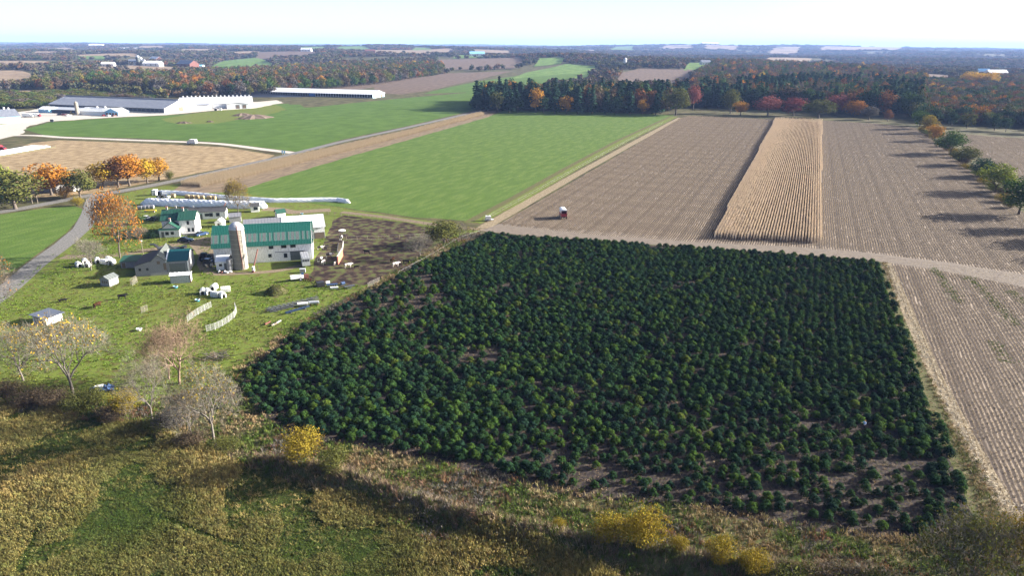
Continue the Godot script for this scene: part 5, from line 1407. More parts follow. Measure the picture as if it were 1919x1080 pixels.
func creature(bones: Array, cell: float, blend: float) -> MB:
	# one continuous skin round tapered bones; a bone is [from, to, radius, radius, colour]
	var lo := Vector3.ONE * 1e9
	var hi := -lo
	for b in bones:
		for e in 2:
			lo = lo.min(b[e] - Vector3.ONE * (b[2 + e] + blend + cell * 2.0)); hi = hi.max(b[e] + Vector3.ONE * (b[2 + e] + blend + cell * 2.0))
	var nx := int((hi.x - lo.x) / cell) + 2
	var ny := int((hi.y - lo.y) / cell) + 2
	var nz := int((hi.z - lo.z) / cell) + 2
	var val := PackedFloat32Array()
	val.resize(nx * ny * nz)
	var own := PackedByteArray()
	own.resize(nx * ny * nz)
	for z in nz:
		for y in ny:
			for x in nx:
				var p := lo + Vector3(x, y, z) * cell
				var d := 1e3
				var near := 1e3
				var who := 0
				for i in bones.size():
					var b: Array = bones[i]
					var ab: Vector3 = b[1] - b[0]
					var t := clampf((p - b[0]).dot(ab) / maxf(ab.length_squared(), 1e-6), 0.0, 1.0)
					var e: float = p.distance_to(b[0] + ab * t) - lerpf(b[2], b[3], t)
					if e < near:
						near = e; who = i
					var h := clampf(0.5 + 0.5 * (d - e) / blend, 0.0, 1.0)
					d = lerpf(d, e, h) - blend * h * (1.0 - h)
				var at := x + nx * (y + ny * z)
				val[at] = d; own[at] = who
	var m := MB.new()
	var spot := {}
	for z in nz - 1:
		for y in ny - 1:
			for x in nx - 1:
				var sum := Vector3.ZERO
				var cnt := 0
				for e in [[0, 1], [2, 3], [4, 5], [6, 7], [0, 2], [1, 3], [4, 6], [5, 7], [0, 4], [1, 5], [2, 6], [3, 7]]:
					var a := Vector3i(e[0] & 1, (e[0] >> 1) & 1, e[0] >> 2)
					var b := Vector3i(e[1] & 1, (e[1] >> 1) & 1, e[1] >> 2)
					var va := val[x + a.x + nx * (y + a.y + ny * (z + a.z))]
					var vb := val[x + b.x + nx * (y + b.y + ny * (z + b.z))]
					if (va < 0.0) != (vb < 0.0):
						sum += Vector3(a).lerp(Vector3(b), va / (va - vb)); cnt += 1
				if cnt > 0: spot[x + nx * (y + ny * z)] = lo + (Vector3(x, y, z) + sum / cnt) * cell
	for z in range(1, nz - 1):
		for y in range(1, ny - 1):
			for x in range(1, nx - 1):
				var i := x + nx * (y + ny * z)
				var v0 := val[i]
				for ax in 3:
					var st: int = [1, nx, nx * ny][ax]
					var v1 := val[i + st]
					if (v0 < 0.0) == (v1 < 0.0): continue
					var u: int = [nx, nx * ny, 1][ax]
					var w: int = [nx * ny, 1, nx][ax]
					m.col = bones[own[i if v0 < 0.0 else i + st]][4]
					var q := [spot[i - u - w], spot[i - w], spot[i], spot[i - u]]
					if v0 < 0.0: m.quad(q[0], q[3], q[2], q[1])
					else: m.quad(q[0], q[1], q[2], q[3])
	return m

func make_cow(hide: Color, patch: Color) -> ArrayMesh:
	var b := [
		[Vector3(-0.75, 1.0, 0), Vector3(0.0, 0.95, 0), 0.3, 0.36, patch], [Vector3(0.0, 0.95, 0), Vector3(0.6, 1.02, 0), 0.36, 0.33, hide],
		[Vector3(0.6, 1.1, 0), Vector3(1.0, 1.2, 0), 0.24, 0.15, patch], [Vector3(1.0, 1.22, 0), Vector3(1.42, 1.02, 0), 0.14, 0.085, hide],
		[Vector3(-1.02, 1.15, 0), Vector3(-1.12, 0.55, 0), 0.04, 0.03, hide],
	]
	for s: float in [-1.0, 1.0]:
		b.append([Vector3(0.6, 0.85, s * 0.2), Vector3(0.62, 0.45, s * 0.2), 0.15, 0.08, hide]); b.append([Vector3(0.62, 0.45, s * 0.2), Vector3(0.62, 0.03, s * 0.2), 0.07, 0.06, patch])
		b.append([Vector3(-0.78, 0.9, s * 0.2), Vector3(-0.68, 0.58, s * 0.21), 0.2, 0.11, patch]); b.append([Vector3(-0.68, 0.58, s * 0.21), Vector3(-0.88, 0.42, s * 0.21), 0.1, 0.07, hide])
		b.append([Vector3(-0.88, 0.42, s * 0.21), Vector3(-0.84, 0.03, s * 0.21), 0.065, 0.06, hide]); b.append([Vector3(1.05, 1.28, s * 0.1), Vector3(1.0, 1.3, s * 0.26), 0.05, 0.03, patch])
	return creature(b, 0.07, 0.1).mesh()

func farmstead() -> void:
	farm_mats()
	main_barn()
	houses()
	old_barn()
	small_sheds()
	machines()
	animals()

func main_barn() -> void:
	var f := front(Vector2(-84.55, -193.32), Vector2(-58.42, -199.73))
	var t := thing("dairy_barn", "long white barn with a striped green metal roof behind the silo", "barn", f[0], f[1])
	var l: float = f[2]
	var d := 12.5
	var wall := 5.3
	var x := Transform3D(Basis(Vector3.UP, PI / 2.0), Vector3(0, 0, -d / 2.0))
	var w := MB.new()
	w.xf = x
	w.prism([Vector2(-d / 2, -0.3), Vector2(-d / 2, wall), Vector2(-d * 0.3, 8.0), Vector2(0, 9.9), Vector2(d * 0.3, 8.0), Vector2(d / 2, wall), Vector2(d / 2, -0.3)], -l / 2, l / 2)
	part(t, "wall", w, mats.white_wall)
	# metal roof sheets: upper slope, worn lower slope and the eaves band
	var n := 64
	var over := 0.5
	var step := (l + over * 2.0) / n
	var ring := [Vector2(0.0, 10.08), Vector2(d * 0.3 + 0.08, 8.14), Vector2(d * 0.45, 6.1), Vector2(d / 2 + 0.5, 4.95)]
	for i in n:
		var x0 := -l / 2 - over + step * i
		for s: float in [1.0, -1.0]:
			for b in 3:
				var p: Vector2 = ring[b]
				var q: Vector2 = ring[b + 1]
				var lift := 0.015 * (i % 2)
				var r := MB.new().slab(Vector3(x0 + 0.015, p.y + lift, -d / 2 + s * p.x), Vector3(x0 + step - 0.015, p.y + lift, -d / 2 + s * p.x), Vector3(x0 + step - 0.015, q.y + lift, -d / 2 + s * q.x), Vector3(x0 + 0.015, q.y + lift, -d / 2 + s * q.x), 0.05)
				part(t, "roof_panel", r, mats.green_roof if b != 1 else mats[["worn_grey", "worn_green", ["green_roof", "worn_grey"][rng.randi() % 2]][i % 3]])
	for q in [[0.08, 4.35, 1.1, 0.75], [0.21, 4.4, 1.3, 0.75], [0.305, 4.45, 1.3, 0.75]]:
		opening(t, "window", Vector3(l * q[0], q[1], 0.02), q[2], q[3], "dark_steel")
	for q in [[0.06, 1.9, 0.7, 0.8], [0.22, 1.7, 0.8, 1.1], [-0.33, 2.2, 0.8, 0.8]]:
		opening(t, "window", Vector3(l * q[0], q[1], 0.02), q[2], q[3], "dark_steel")
	opening(t, "sliding_door", Vector3(l * 0.34, 1.45, 0.02), 3.6, 2.4, "dark_steel", false, "worn_grey")
	part(t, "door_track", MB.new().box(Vector3(l * 0.27, 2.85, 0.1), Vector3(8.5, 0.12, 0.14)), mats.dark_steel)
	opening(t, "door", Vector3(l / 2 + 0.02, 1.3, -d * 0.5), 2.6, 2.4, "white_paint", true, "worn_green")
	# concrete stave silo with its hoops and dome
	var s := thing("silo", "round concrete silo with a metal dome beside the green roofed barn", "silo", Vector2(-76.21, -190.68))
	part(s, "staves", MB.new().lathe(Vector3.ZERO, [[2.0, -0.3], [2.0, 11.4]], 40), mats.stave)
	for i in 24:
		part(s, "hoop", MB.new().lathe(Vector3(0, 0.5 + i * 0.46, 0), [[2.0, 0], [2.035, 0.01], [2.035, 0.05], [2.0, 0.06]], 32), mats.dark_steel if i % 3 else mats.concrete)
	part(s, "dome", MB.new().lathe(Vector3(0, 11.4, 0), [[2.06, 0], [2.02, 0.25], [1.8, 0.95], [1.35, 1.5], [0.75, 1.85], [0.0, 2.0]], 24), mats.galvanised)
	part(s, "chute", MB.new().tube(Vector3(-1.5, 0.5, -1.6), Vector3(-1.5, 11.0, -1.6), 0.4, 0.4, 8), mats.stave)
	part(s, "filler_pipe", MB.new().tube(Vector3(1.3, 0.2, 1.75), Vector3(0.75, 12.9, 1.85), 0.11, 0.11, 8), mats.rust_red)
	part(s, "ladder_rail", MB.new().tube(Vector3(1.75, 0.2, 1.2), Vector3(1.75, 11.6, 1.2), 0.05, 0.05, 6), mats.steel)
	# milk house and tank between barn and silo
	f = front(Vector2(-82.21, -188.56), Vector2(-79.24, -189.37))
	t = thing("milk_house", "small white lean-to with a pale roof left of the silo", "shed", f[0], f[1])
	shed_roof(t, 0, 0, f[2], 3.6, 2.4, 3.1, mats.white_wall, mats.white_sheet)
	opening(t, "window", Vector3(-0.4, 1.45, 0.02), 0.8, 0.7)
	opening(t, "door", Vector3(0.9, 1.0, 0.02), 0.8, 1.9, "white_paint", false, "worn_grey")
	t = thing("bulk_tank", "upright blue grey tank standing between the lean-to and the silo", "tank", Vector2(-78.52, -188.64))
	part(t, "shell", MB.new().lathe(Vector3.ZERO, [[0.8, 0.2], [0.8, 3.0], [0.55, 3.4], [0.0, 3.5]], 18), mats.grey_sheet)
	part(t, "foot", MB.new().tube(Vector3(0, -0.1, 0), Vector3(0, 0.25, 0), 0.7, 0.7, 12), mats.concrete)
	for i in 5:
		var q: Vector2 = Vector2(-80.71, -186.63) + Vector2(i * 0.75, (i % 2) * 0.7)
		t = thing("milk_can", ["dented white can lying left of the silo, leftmost", "white can with a red band, second from the left by the silo", "white can in the middle of the row by the silo", "white can, second from the right by the silo", "white can nearest the silo's foot"][i], "can", q, rng.randf() * TAU, "cans lying by the silo")
		part(t, "barrel", MB.new().tube(Vector3(-0.4, 0.28, 0), Vector3(0.4, 0.28, 0), 0.28, 0.28, 10), mats.white_paint if i != 1 else mats.rust_red)
		part(t, "neck", MB.new().tube(Vector3(0.4, 0.28, 0), Vector3(0.58, 0.28, 0), 0.2, 0.14, 10), mats.steel)
	# bale elevator leaning on the barn
	t = thing("bale_elevator", "dark red bale elevator leaning against the white barn", "elevator", Vector2(-71.49, -186.82))
	var top := Vector3(0.5, 5.6, -4.0)
	part(t, "trough", MB.new().tube(Vector3(0, 1.6, -1.1), top, 0.2, 0.2, 4), mats.rust_red)
	part(t, "hopper", MB.new().box(Vector3(0, 0.95, -0.4), Vector3(0.6, 1.3, 0.7)), mats.white_paint)
	part(t, "foot", MB.new().box(Vector3(0, 0.2, 0), Vector3(0.6, 0.5, 0.6)), mats.rust_red)
	for sx: float in [-0.6, 0.6]: part(t, "leg", MB.new().tube(Vector3(sx, 0, -2.4), top * 0.62 + Vector3(0, 0, -0.2), 0.04, 0.04, 5), mats.dark_steel)
	# stock trailer at the barn's right end
	f = front(Vector2(-59.18, -191.29), Vector2(-56.98, -192.1))
	t = thing("stock_trailer", "grey livestock trailer parked by the barn's right end", "trailer", f[0], f[1])
	var tl := 7.0
	part(t, "box", MB.new().box(Vector3(0, 1.65, -tl / 2), Vector3(2.2, 2.3, tl)), mats.galvanised)
	for i in 8: part(t, "roof_rib", MB.new().box(Vector3(0, 2.83, -0.3 - i * 0.92), Vector3(2.26, 0.06, 0.1)), mats.grey_sheet)
	for i in 3: part(t, "roof_seam", MB.new().box(Vector3(-0.7 + i * 0.7, 2.84, -tl / 2), Vector3(0.06, 0.05, tl)), mats.steel)
	for i in 3: part(t, "slot_shade", MB.new().box(Vector3(-0.65 + 0.65 * i, 2.1, 0.02), Vector3(0.5, 0.6, 0.05)), mats.dark_steel)  # dark panels stand in for the shade inside the open slots
	for z: float in [-3.0, -4.1]:
		for sx: float in [-1.0, 1.0]: wheel(t, Vector3(sx * 1.05, 0.4, z), 0.4, 0.25)
	t = thing("feed_box", "pale square feed box before the livestock trailer", "box", Vector2(-57.85, -187.1), 0.2)
	part(t, "crate", MB.new().box(Vector3(0, 0.55, 0), Vector3(1.5, 1.0, 1.1)), mats.concrete)
	part(t, "lid", MB.new().box(Vector3(0, 1.08, 0), Vector3(1.6, 0.08, 1.2)), mats.galvanised)
	# long machine shed behind
	f = front(Vector2(-83.77, -215.93), Vector2(-60.89, -223.98))
	t = thing("machine_shed", "long low shed with a half grey, half white metal roof behind the barn", "shed", f[0], f[1])
	l = f[2]
	gable(t, -l * 0.26, 0, l * 0.48, 11.0, 3.9, 6.6, true, mats.white_wall, mats.grey_sheet)
	gable(t, l * 0.24, 0, l * 0.52, 11.0, 3.9, 6.7, true, mats.white_wall, mats.white_sheet, 0.3)
	opening(t, "doorway", Vector3(l * 0.43, 1.0, 0.03), 3.0, 2.0, "dark_steel", false, "door_wood")
	part(t, "end_door", MB.new().box(Vector3(l / 2 + 0.05, 1.3, -5.0), Vector3(0.08, 2.6, 3.0)), mats.white_sheet)

func houses() -> void:
	var f := front(Vector2(-109.13, -227.26), Vector2(-105.03, -228.41))
	var t := thing("farmhouse", "white two-storey farmhouse with green roofs", "house", f[0], f[1] * 0.7)
	gable(t, 0, 0, 4.9, 7.4, 4.9, 7.0, true, mats.white_wall, mats.house_roof)
	gable(t, -4.6, -1.6, 7.2, 7.6, 4.6, 7.3, true, mats.white_wall, mats.house_roof)
	gable(t, -4.9, 2.6, 5.2, 4.3, 2.7, 4.6, false, mats.white_wall, mats.house_roof)
	shed_roof(t, -4.9, 3.4, 6.2, 0.9, 2.45, 2.75, mats.white_wall, mats.house_roof, 0.2)
	for q in [[0.3, 3.9], [0.3, 1.5], [1.6, 1.5]]: opening(t, "window", Vector3(q[0], q[1], 0.03), 0.75, 1.25, "white_paint")
	for q in [[-5.6, 1.35, 0.9, 0.9], [-4.0, 1.4, 0.8, 0.8]]: opening(t, "window", Vector3(q[0], q[1], 3.43), q[2], q[3], "worn_grey")
	opening(t, "door", Vector3(-6.9, 1.0, 3.43), 0.85, 1.9, "white_paint", false, "worn_grey")
	for q in [-1.8, -5.2]: opening(t, "window", Vector3(2.47, 3.8, q), 0.8, 1.2, "white_paint", true)
	part(t, "porch", MB.new().box(Vector3(0.6, 0.35, 0.9), Vector3(4.0, 0.7, 1.6)), mats.old_boards)
	for q in [Vector3(-1.6, 7.4, -3.7), Vector3(-7.0, 7.5, -5.4), Vector3(-5.0, 4.9, 0.6)]:
		var c := part(t, "chimney", MB.new().box(q, Vector3(0.55, 1.5, 0.55)), mats.concrete)
		part(c, "cap", MB.new().box(q + Vector3(0, 0.8, 0), Vector3(0.7, 0.12, 0.7)), mats.brick_red)
	# long low dwelling behind
	f = front(Vector2(-121.23, -246.47), Vector2(-103.45, -250.64))
	t = thing("long_cabin", "long low white cabin with a black roof behind the farmhouse", "house", f[0], f[1])
	gable(t, 0, 0, f[2], 5.0, 2.7, 3.9, true, mats.white_wall, mats.dark_shingles)
	for q in [[0.16, 1.3, 0.8], [0.235, 1.0, 1.1], [0.36, 1.0, 1.1], [-0.1, 1.0, 1.1], [-0.3, 1.0, 1.1]]: opening(t, "window", Vector3(f[2] * q[0], 1.55, 0.03), q[1], q[2], "dark_steel")
	opening(t, "door", Vector3(f[2] * 0.05, 1.05, 0.03), 0.9, 2.0, "white_paint", false, "worn_grey")
	part(t, "chimney", MB.new().box(Vector3(-f[2] * 0.42, 4.1, -2.5), Vector3(0.6, 1.2, 0.6)), mats.concrete)
	part(t, "chimney", MB.new().box(Vector3(-f[2] * 0.1, 4.0, -2.8), Vector3(0.5, 1.0, 0.5)), mats.white_paint)
	# dark roofed house hidden by the maples
	f = front(Vector2(-182.38, -290.04), Vector2(-178.46, -299.23))
	t = thing("hidden_house", "dark roofed house half hidden behind the maples above the road", "house", f[0], f[1])
	gable(t, 0, -9.0, f[2], 8.0, 3.4, 6.4, true, mats.old_boards, mats.dark_shingles)
	gable(t, f[2] * 0.3, -6.5, 4.2, 6.0, 3.6, 6.0, false, mats.white_wall, mats.dark_shingles)
	part(t, "chimney", MB.new().box(Vector3(1.0, 6.8, -13.0), Vector3(0.6, 1.4, 0.6)), mats.brick_red)
	for q in [-0.3, -0.05]: opening(t, "window", Vector3(f[2] * q, 2.2, -8.97), 0.9, 1.2)

func old_barn() -> void:
	var f := front(Vector2(-101.58, -182.41), Vector2(-88.73, -185.75))
	var t := thing("old_barn", "weathered grey plank barn with a teal roof on its right wing", "barn", f[0], f[1])
	var l: float = f[2]
	var x := -l / 2
	gable(t, x + l * 0.455, 0, l * 0.27, 12.0, 4.1, 5.7, false, mats.old_boards, mats.old_shingles, 0.3)
	# left lean-to carries the gable's slope down
	var w := MB.new().prism([Vector2(x, -0.3), Vector2(x, 2.9), Vector2(x + l * 0.318, 4.05), Vector2(x + l * 0.318, -0.3)], -11.5, -0.06)
	part(t, "lean_to_wall", w, mats.old_boards)
	part(t, "lean_to_roof", MB.new().slab(Vector3(x - 0.4, 2.9, 0.2), Vector3(x + l * 0.33, 4.28, 0.2), Vector3(x + l * 0.33, 4.28, -11.8), Vector3(x - 0.4, 2.9, -11.8), 0.1), mats.dark_shingles)
	# right wing with the teal roof
	gable(t, x + l * 0.80, -0.05, l * 0.40, 10.0, 3.7, 5.6, true, mats.old_boards, mats.teal_roof, 0.25)
	part(t, "barge_board", MB.new().slab(Vector3(x + l * 0.585, 3.72, 0.3), Vector3(x + l * 0.61, 3.72, 0.3), Vector3(x + l * 0.61, 5.84, -5.05), Vector3(x + l * 0.585, 5.84, -5.05), 0.06), mats.white_paint)
	part(t, "corner_post", MB.new().box(Vector3(x + l + 0.06, 1.8, 0.02), Vector3(0.3, 3.7, 0.25)), mats.white_paint)
	opening(t, "hay_door", Vector3(x + l * 0.455, 3.6, 0.03), 0.8, 0.9, "old_boards", false, "door_wood")
	opening(t, "door", Vector3(x + l * 0.565, 2.4, 0.03), 0.7, 1.9, "old_boards", false, "door_wood")
	for q in [0.09, 0.23]: opening(t, "window", Vector3(x + l * q, 1.9, -0.03), 0.6, 0.7, "old_boards")
	opening(t, "barn_door", Vector3(x + l * 0.80, 1.7, 0.0), l * 0.3, 2.8, "old_boards", false, "worn_grey")
	part(t, "foundation", MB.new().box(Vector3(x + l * 0.45, 0.35, 0.12), Vector3(l * 0.34, 0.8, 0.2)), mats.concrete)
	for i in 40:
		var px := x + 0.15 + i * (l - 0.3) / 39.0
		var top := 2.7 + (px - x) / l * 3.4 if px < x + l * 0.3 else 4.0 if px < x + l * 0.585 else 3.4
		part(t, "batten", MB.new().box(Vector3(px, top / 2, 0.04 if px > x + l * 0.32 else -0.02), Vector3(0.07, top, 0.05)), mats.old_boards)
	# low shed to its left
	f = front(Vector2(-109.45, -189.74), Vector2(-105.09, -190.59))
	t = thing("low_shed", "low shed with a green roof left of the grey plank barn", "shed", f[0], f[1])
	shed_roof(t, 0, 0, f[2], 4.0, 1.9, 2.5, mats.grey_sheet, mats.house_roof)
	opening(t, "doorway", Vector3(-f[2] * 0.32, 0.9, 0.03), 0.9, 1.5, "old_boards", false, "door_wood")

func small_sheds() -> void:
	var f := front(Vector2(-89.51, -176.53), Vector2(-84.84, -177.73))
	var t := thing("metal_shed", "low pale metal shed in front of the grey plank barn", "shed", f[0], f[1])
	gable(t, 0, 0, f[2], 2.8, 2.1, 2.5, true, mats.galvanised, mats.white_sheet, 0.15)
	for i in 9: part(t, "rib", MB.new().box(Vector3(-f[2] / 2 + 0.3 + i * f[2] / 9.2, 1.0, 0.02), Vector3(0.08, 2.0, 0.06)), mats.galvanised)
	part(t, "corner", MB.new().box(Vector3(f[2] / 2 + 0.05, 1.0, 0), Vector3(0.18, 2.1, 0.18)), mats.rust_red)
	f = front(Vector2(-106.74, -174.46), Vector2(-104.06, -173.86))
	t = thing("plank_hut", "small grey plank hut alone on the grass", "hut", f[0], f[1])
	gable(t, 0, 0, f[2], 3.2, 1.9, 2.7, false, mats.old_boards, mats.worn_grey, 0.2)
	for q in [-0.5, 0.15, 0.75]: opening(t, "window", Vector3(q, 1.2, 0.03), 0.35, 0.6, "old_boards", false, "door_wood")
	f = front(Vector2(-103.66, -146.94), Vector2(-102.24, -150.53))
	t = thing("pasture_shed", "small white shed with a slate blue lean-to roof in the pasture", "shed", f[0], f[1])
	shed_roof(t, 0, 0, f[2], 4.2, 1.75, 2.0, mats.white_wall, mats.slate_roof, 0.5)
	part(t, "board_side", MB.new().box(Vector3(-f[2] / 2 - 0.03, 0.85, -2.0), Vector3(0.06, 1.5, 3.4)), mats.old_boards)
	f = front(Vector2(-97.75, -260.28), Vector2(-94.89, -261.26))
	t = thing("garden_shed", "small white garden shed at the end of the near silage bag", "shed", f[0], f[1])
	gable(t, 0, 0, f[2], 2.8, 2.2, 3.2, true, mats.white_wall, mats.dark_shingles, 0.2)
	opening(t, "window", Vector3(0.3, 1.4, 0.03), 1.3, 0.9, "dark_steel")
	f = front(Vector2(-99.53, -243.84), Vector2(-95.86, -245.13))
	t = thing("grain_shed", "small grey shed with a dark roof above the silo", "shed", f[0], f[1])
	gable(t, 0, 0, f[2], 3.4, 2.0, 3.0, true, mats.old_boards, mats.grey_sheet, 0.2)
	f = front(Vector2(-101.83, -236.84), Vector2(-99.72, -238.03))
	t = thing("white_hut", "little white gabled hut with a dark doorway above the barn roof", "hut", f[0], f[1] - 0.5)
	gable(t, 0, 0, 2.4, 3.0, 1.7, 2.6, false, mats.white_wall, mats.white_sheet, 0.2)
	opening(t, "doorway", Vector3(0, 0.7, 0.03), 0.7, 1.3, "white_paint", false, "door_wood")
	f = front(Vector2(-85.02, -251.55), Vector2(-82.65, -253.3))
	t = thing("feed_shed", "small white and green roofed shed behind the machine shed", "shed", f[0], f[1])
	gable(t, 0, 0, f[2], 2.8, 1.8, 2.8, true, mats.white_wall, mats.house_roof, 0.3)
	# calf hutches
	var a := "calf hutches by the road"
	var b := "calf hutches in the pasture"
	for h in [
		[Vector2(-122.14, -191.25), 0.8, "white calf hutch by the road, leftmost of the row", a], [Vector2(-122.17, -194.34), 0.6, "tall white calf hutch behind the leftmost one by the road", a], [Vector2(-119.61, -191.3), 0.2, "white calf hutch just left of the small bare tree's trunk", a],
		[Vector2(-119.2, -195.46), 0.6, "white calf hutch alone right of the small bare tree", a], [Vector2(-116.52, -194.2), 1.3, "wide low white calf hutch in the middle of the road row", a], [Vector2(-116.42, -196.59), 0.9, "white calf hutch at the back beside the large orange tree", a], [Vector2(-114.13, -193.73), 0.1, "shaded white calf hutch at the right end of the road row", a],
		[Vector2(-77.96, -168.94), 0.35, "bluish white calf hutch, leftmost of the pasture group", b], [Vector2(-76.63, -168.96), 0.7, "white calf hutch second from the left in the pasture group", b], [Vector2(-76.54, -172.48), 0.0, "small white calf hutch at the back of the pasture group", b],
		[Vector2(-73.96, -167), 1.2, "shaded calf hutch in the middle of the pasture group", b], [Vector2(-72.22, -166.64), 0.8, "white calf hutch at the front right of the pasture group", b], [Vector2(-72.91, -170.88), 1.9, "long white calf hutch, rightmost of the pasture group", b],
	]: hutch(h[0], h[1], h[2], h[3])
	# corral panels
	var g := "tubular corral panels in the pasture"
	var q1 := poly([-73.4, -149.4, -73.3, -152, -73, -154.4, -72.5, -156.9, -71.8, -159.1])
	for i in 4: panel(q1[i], q1[i + 1], ["corral panel at the lower left end of the short line", "corral panel second from the lower end of the short line", "corral panel third from the lower end of the short line", "corral panel at the upper right end of the short line"][i], g)
	var q2 := poly([-66.8, -143.8, -65.4, -145.2, -64.6, -147.3, -64.1, -149.7, -63.9, -152.5, -64.5, -155.6, -66.1, -158.8])
	for i in 6: panel(q2[i], q2[i + 1], ["corral panel at the lower left end of the curved line", "second corral panel up the curved line", "third corral panel up the curved line", "fourth corral panel up the curved line", "fifth corral panel where the curved line bends", "last corral panel at the top of the curved line"][i], g)
	panel(Vector2(-99.37, -175.25), Vector2(-99.61, -178.78), "weathered gate leaning left of the grey plank barn", "gates and racks on the pasture", "gate_wood")
	panel(Vector2(-98.53, -174.4), Vector2(-98.67, -177.46), "second gate leaning left of the grey plank barn, the nearer", "gates and racks on the pasture", "gate_wood")
	panel(Vector2(-86.5, -154.88), Vector2(-85.86, -156.65), "lone hay rack panel in the middle of the pasture", "gates and racks on the pasture", "gate_wood")
	panel(Vector2(-37.27, -173.86), Vector2(-35.09, -178.7), "white rack beside the crop's upper left edge", "gates and racks on the pasture", "gate_wood")
	panel(Vector2(-86.78, -188.47), Vector2(-82.85, -189.05), "pale gate closing the yard between the two barns", "gates and racks on the pasture", "gate_wood")
	# fences
	fence("board_fence", "wooden rail fence between barnyard and green field", [-62.9, -255.5, -50.6, -252.5, -38, -246.2, -23.9, -238.1, -11.7, -232.5], 2.9, 1.35, 3, "post_wood", "post_wood")
	fence("wire_fence", "wire fence across the middle of the barnyard", [-53.5, -221.8, -44.9, -222, -34.8, -224.3, -25.6, -227.2], 3.4, 1.3, 2, "post_wood", "steel", 0.012)
	fence("wire_fence", "wire fence along the crop's upper left edge", [-9.9, -231.8, -17.2, -221.4, -25, -199.6, -32.3, -181.5], 4.0, 1.3, 2, "post_wood", "steel", 0.012)
	fence("wire_fence", "wire fence along the strip beside the green field", [-10.6, -248.6, 5.4, -290.3, 36, -372, 78.1, -481.5, 124.7, -597.7], 9.0, 1.2, 2, "post_wood", "steel", 0.012)
	fence("board_fence", "short rail fence beside the white feed shed", [-80.3, -253.4, -73.9, -256.1, -67.2, -257.2, -62.9, -255.5], 2.6, 1.35, 3, "post_wood", "post_wood")
	var k := front(Vector2(-49.92, -194.57), Vector2(-50.58, -203.52))
	t = thing("brick_wall", "red block wall closing the cow yard on the right", "wall", k[0], k[1])
	part(t, "wall", MB.new().box(Vector3(0, 1.1, 0), Vector3(k[2], 2.6, 0.3)), mats.brick_red)
	part(t, "coping", MB.new().box(Vector3(0, 2.44, 0), Vector3(k[2] + 0.1, 0.1, 0.4)), mats.concrete)
	k = front(Vector2(-52.25, -206.93), Vector2(-54.15, -216.62))
	t = thing("feed_bunk", "pale concrete feed bunk behind the red block wall", "trough", k[0], k[1])
	part(t, "floor", MB.new().box(Vector3(0, 0.2, 0), Vector3(k[2], 0.5, 1.6)), mats.concrete)
	part(t, "side", MB.new().box(Vector3(0, 0.7, 0.8), Vector3(k[2], 1.0, 0.15)), mats.concrete)
	part(t, "fodder", MB.new().box(Vector3(0, 0.5, 0.05), Vector3(k[2] - 0.3, 0.16, 1.3)), mats.bale_straw)
	t = thing("hay_feeder", "white round roofed hay feeder standing in the barnyard", "feeder", Vector2(-55.89, -226.49))
	part(t, "canopy", MB.new().lathe(Vector3(0, 1.9, 0), [[0.2, -0.05], [1.15, 0.0], [1.15, 0.12], [0.8, 0.3], [0.0, 0.42]], 16), mats.white_paint)
	for i in 4: part(t, "leg", MB.new().tube(Vector3(cos(i * PI / 2) * 0.95, 0, sin(i * PI / 2) * 0.95), Vector3(cos(i * PI / 2) * 0.95, 1.95, sin(i * PI / 2) * 0.95), 0.05, 0.05, 5), mats.dark_steel)
	t = thing("light_pole", "yard light on a thin pole beside the farm drive", "pole", Vector2(-109.04, -201.67))
	part(t, "pole", MB.new().tube(Vector3.ZERO, Vector3(0, 4.6, 0), 0.09, 0.07, 7), mats.post_wood)
	part(t, "lamp_head", MB.new().lathe(Vector3(0, 4.6, 0), [[0.08, 0], [0.3, 0.1], [0.22, 0.35], [0, 0.42]], 10), mats.white_paint)
	# poles by the junction
	for q in [[Vector2(-187.73, -273.2), "bare utility pole, left of the pair by the left road"], [Vector2(-186.29, -274.23), "bare utility pole, right of the pair by the left road"], [Vector2(-163.32, -268.11), "short sign post at the road junction"]]:
		t = thing("utility_pole", q[1], "pole", q[0], 0.0, "poles by the junction")
		part(t, "pole", MB.new().tube(Vector3.ZERO, Vector3(0, 3.6, 0), 0.13, 0.1, 7), mats.post_wood)
		part(t, "crossarm", MB.new().box(Vector3(0, 3.3, 0), Vector3(0.9, 0.12, 0.12)), mats.post_wood)

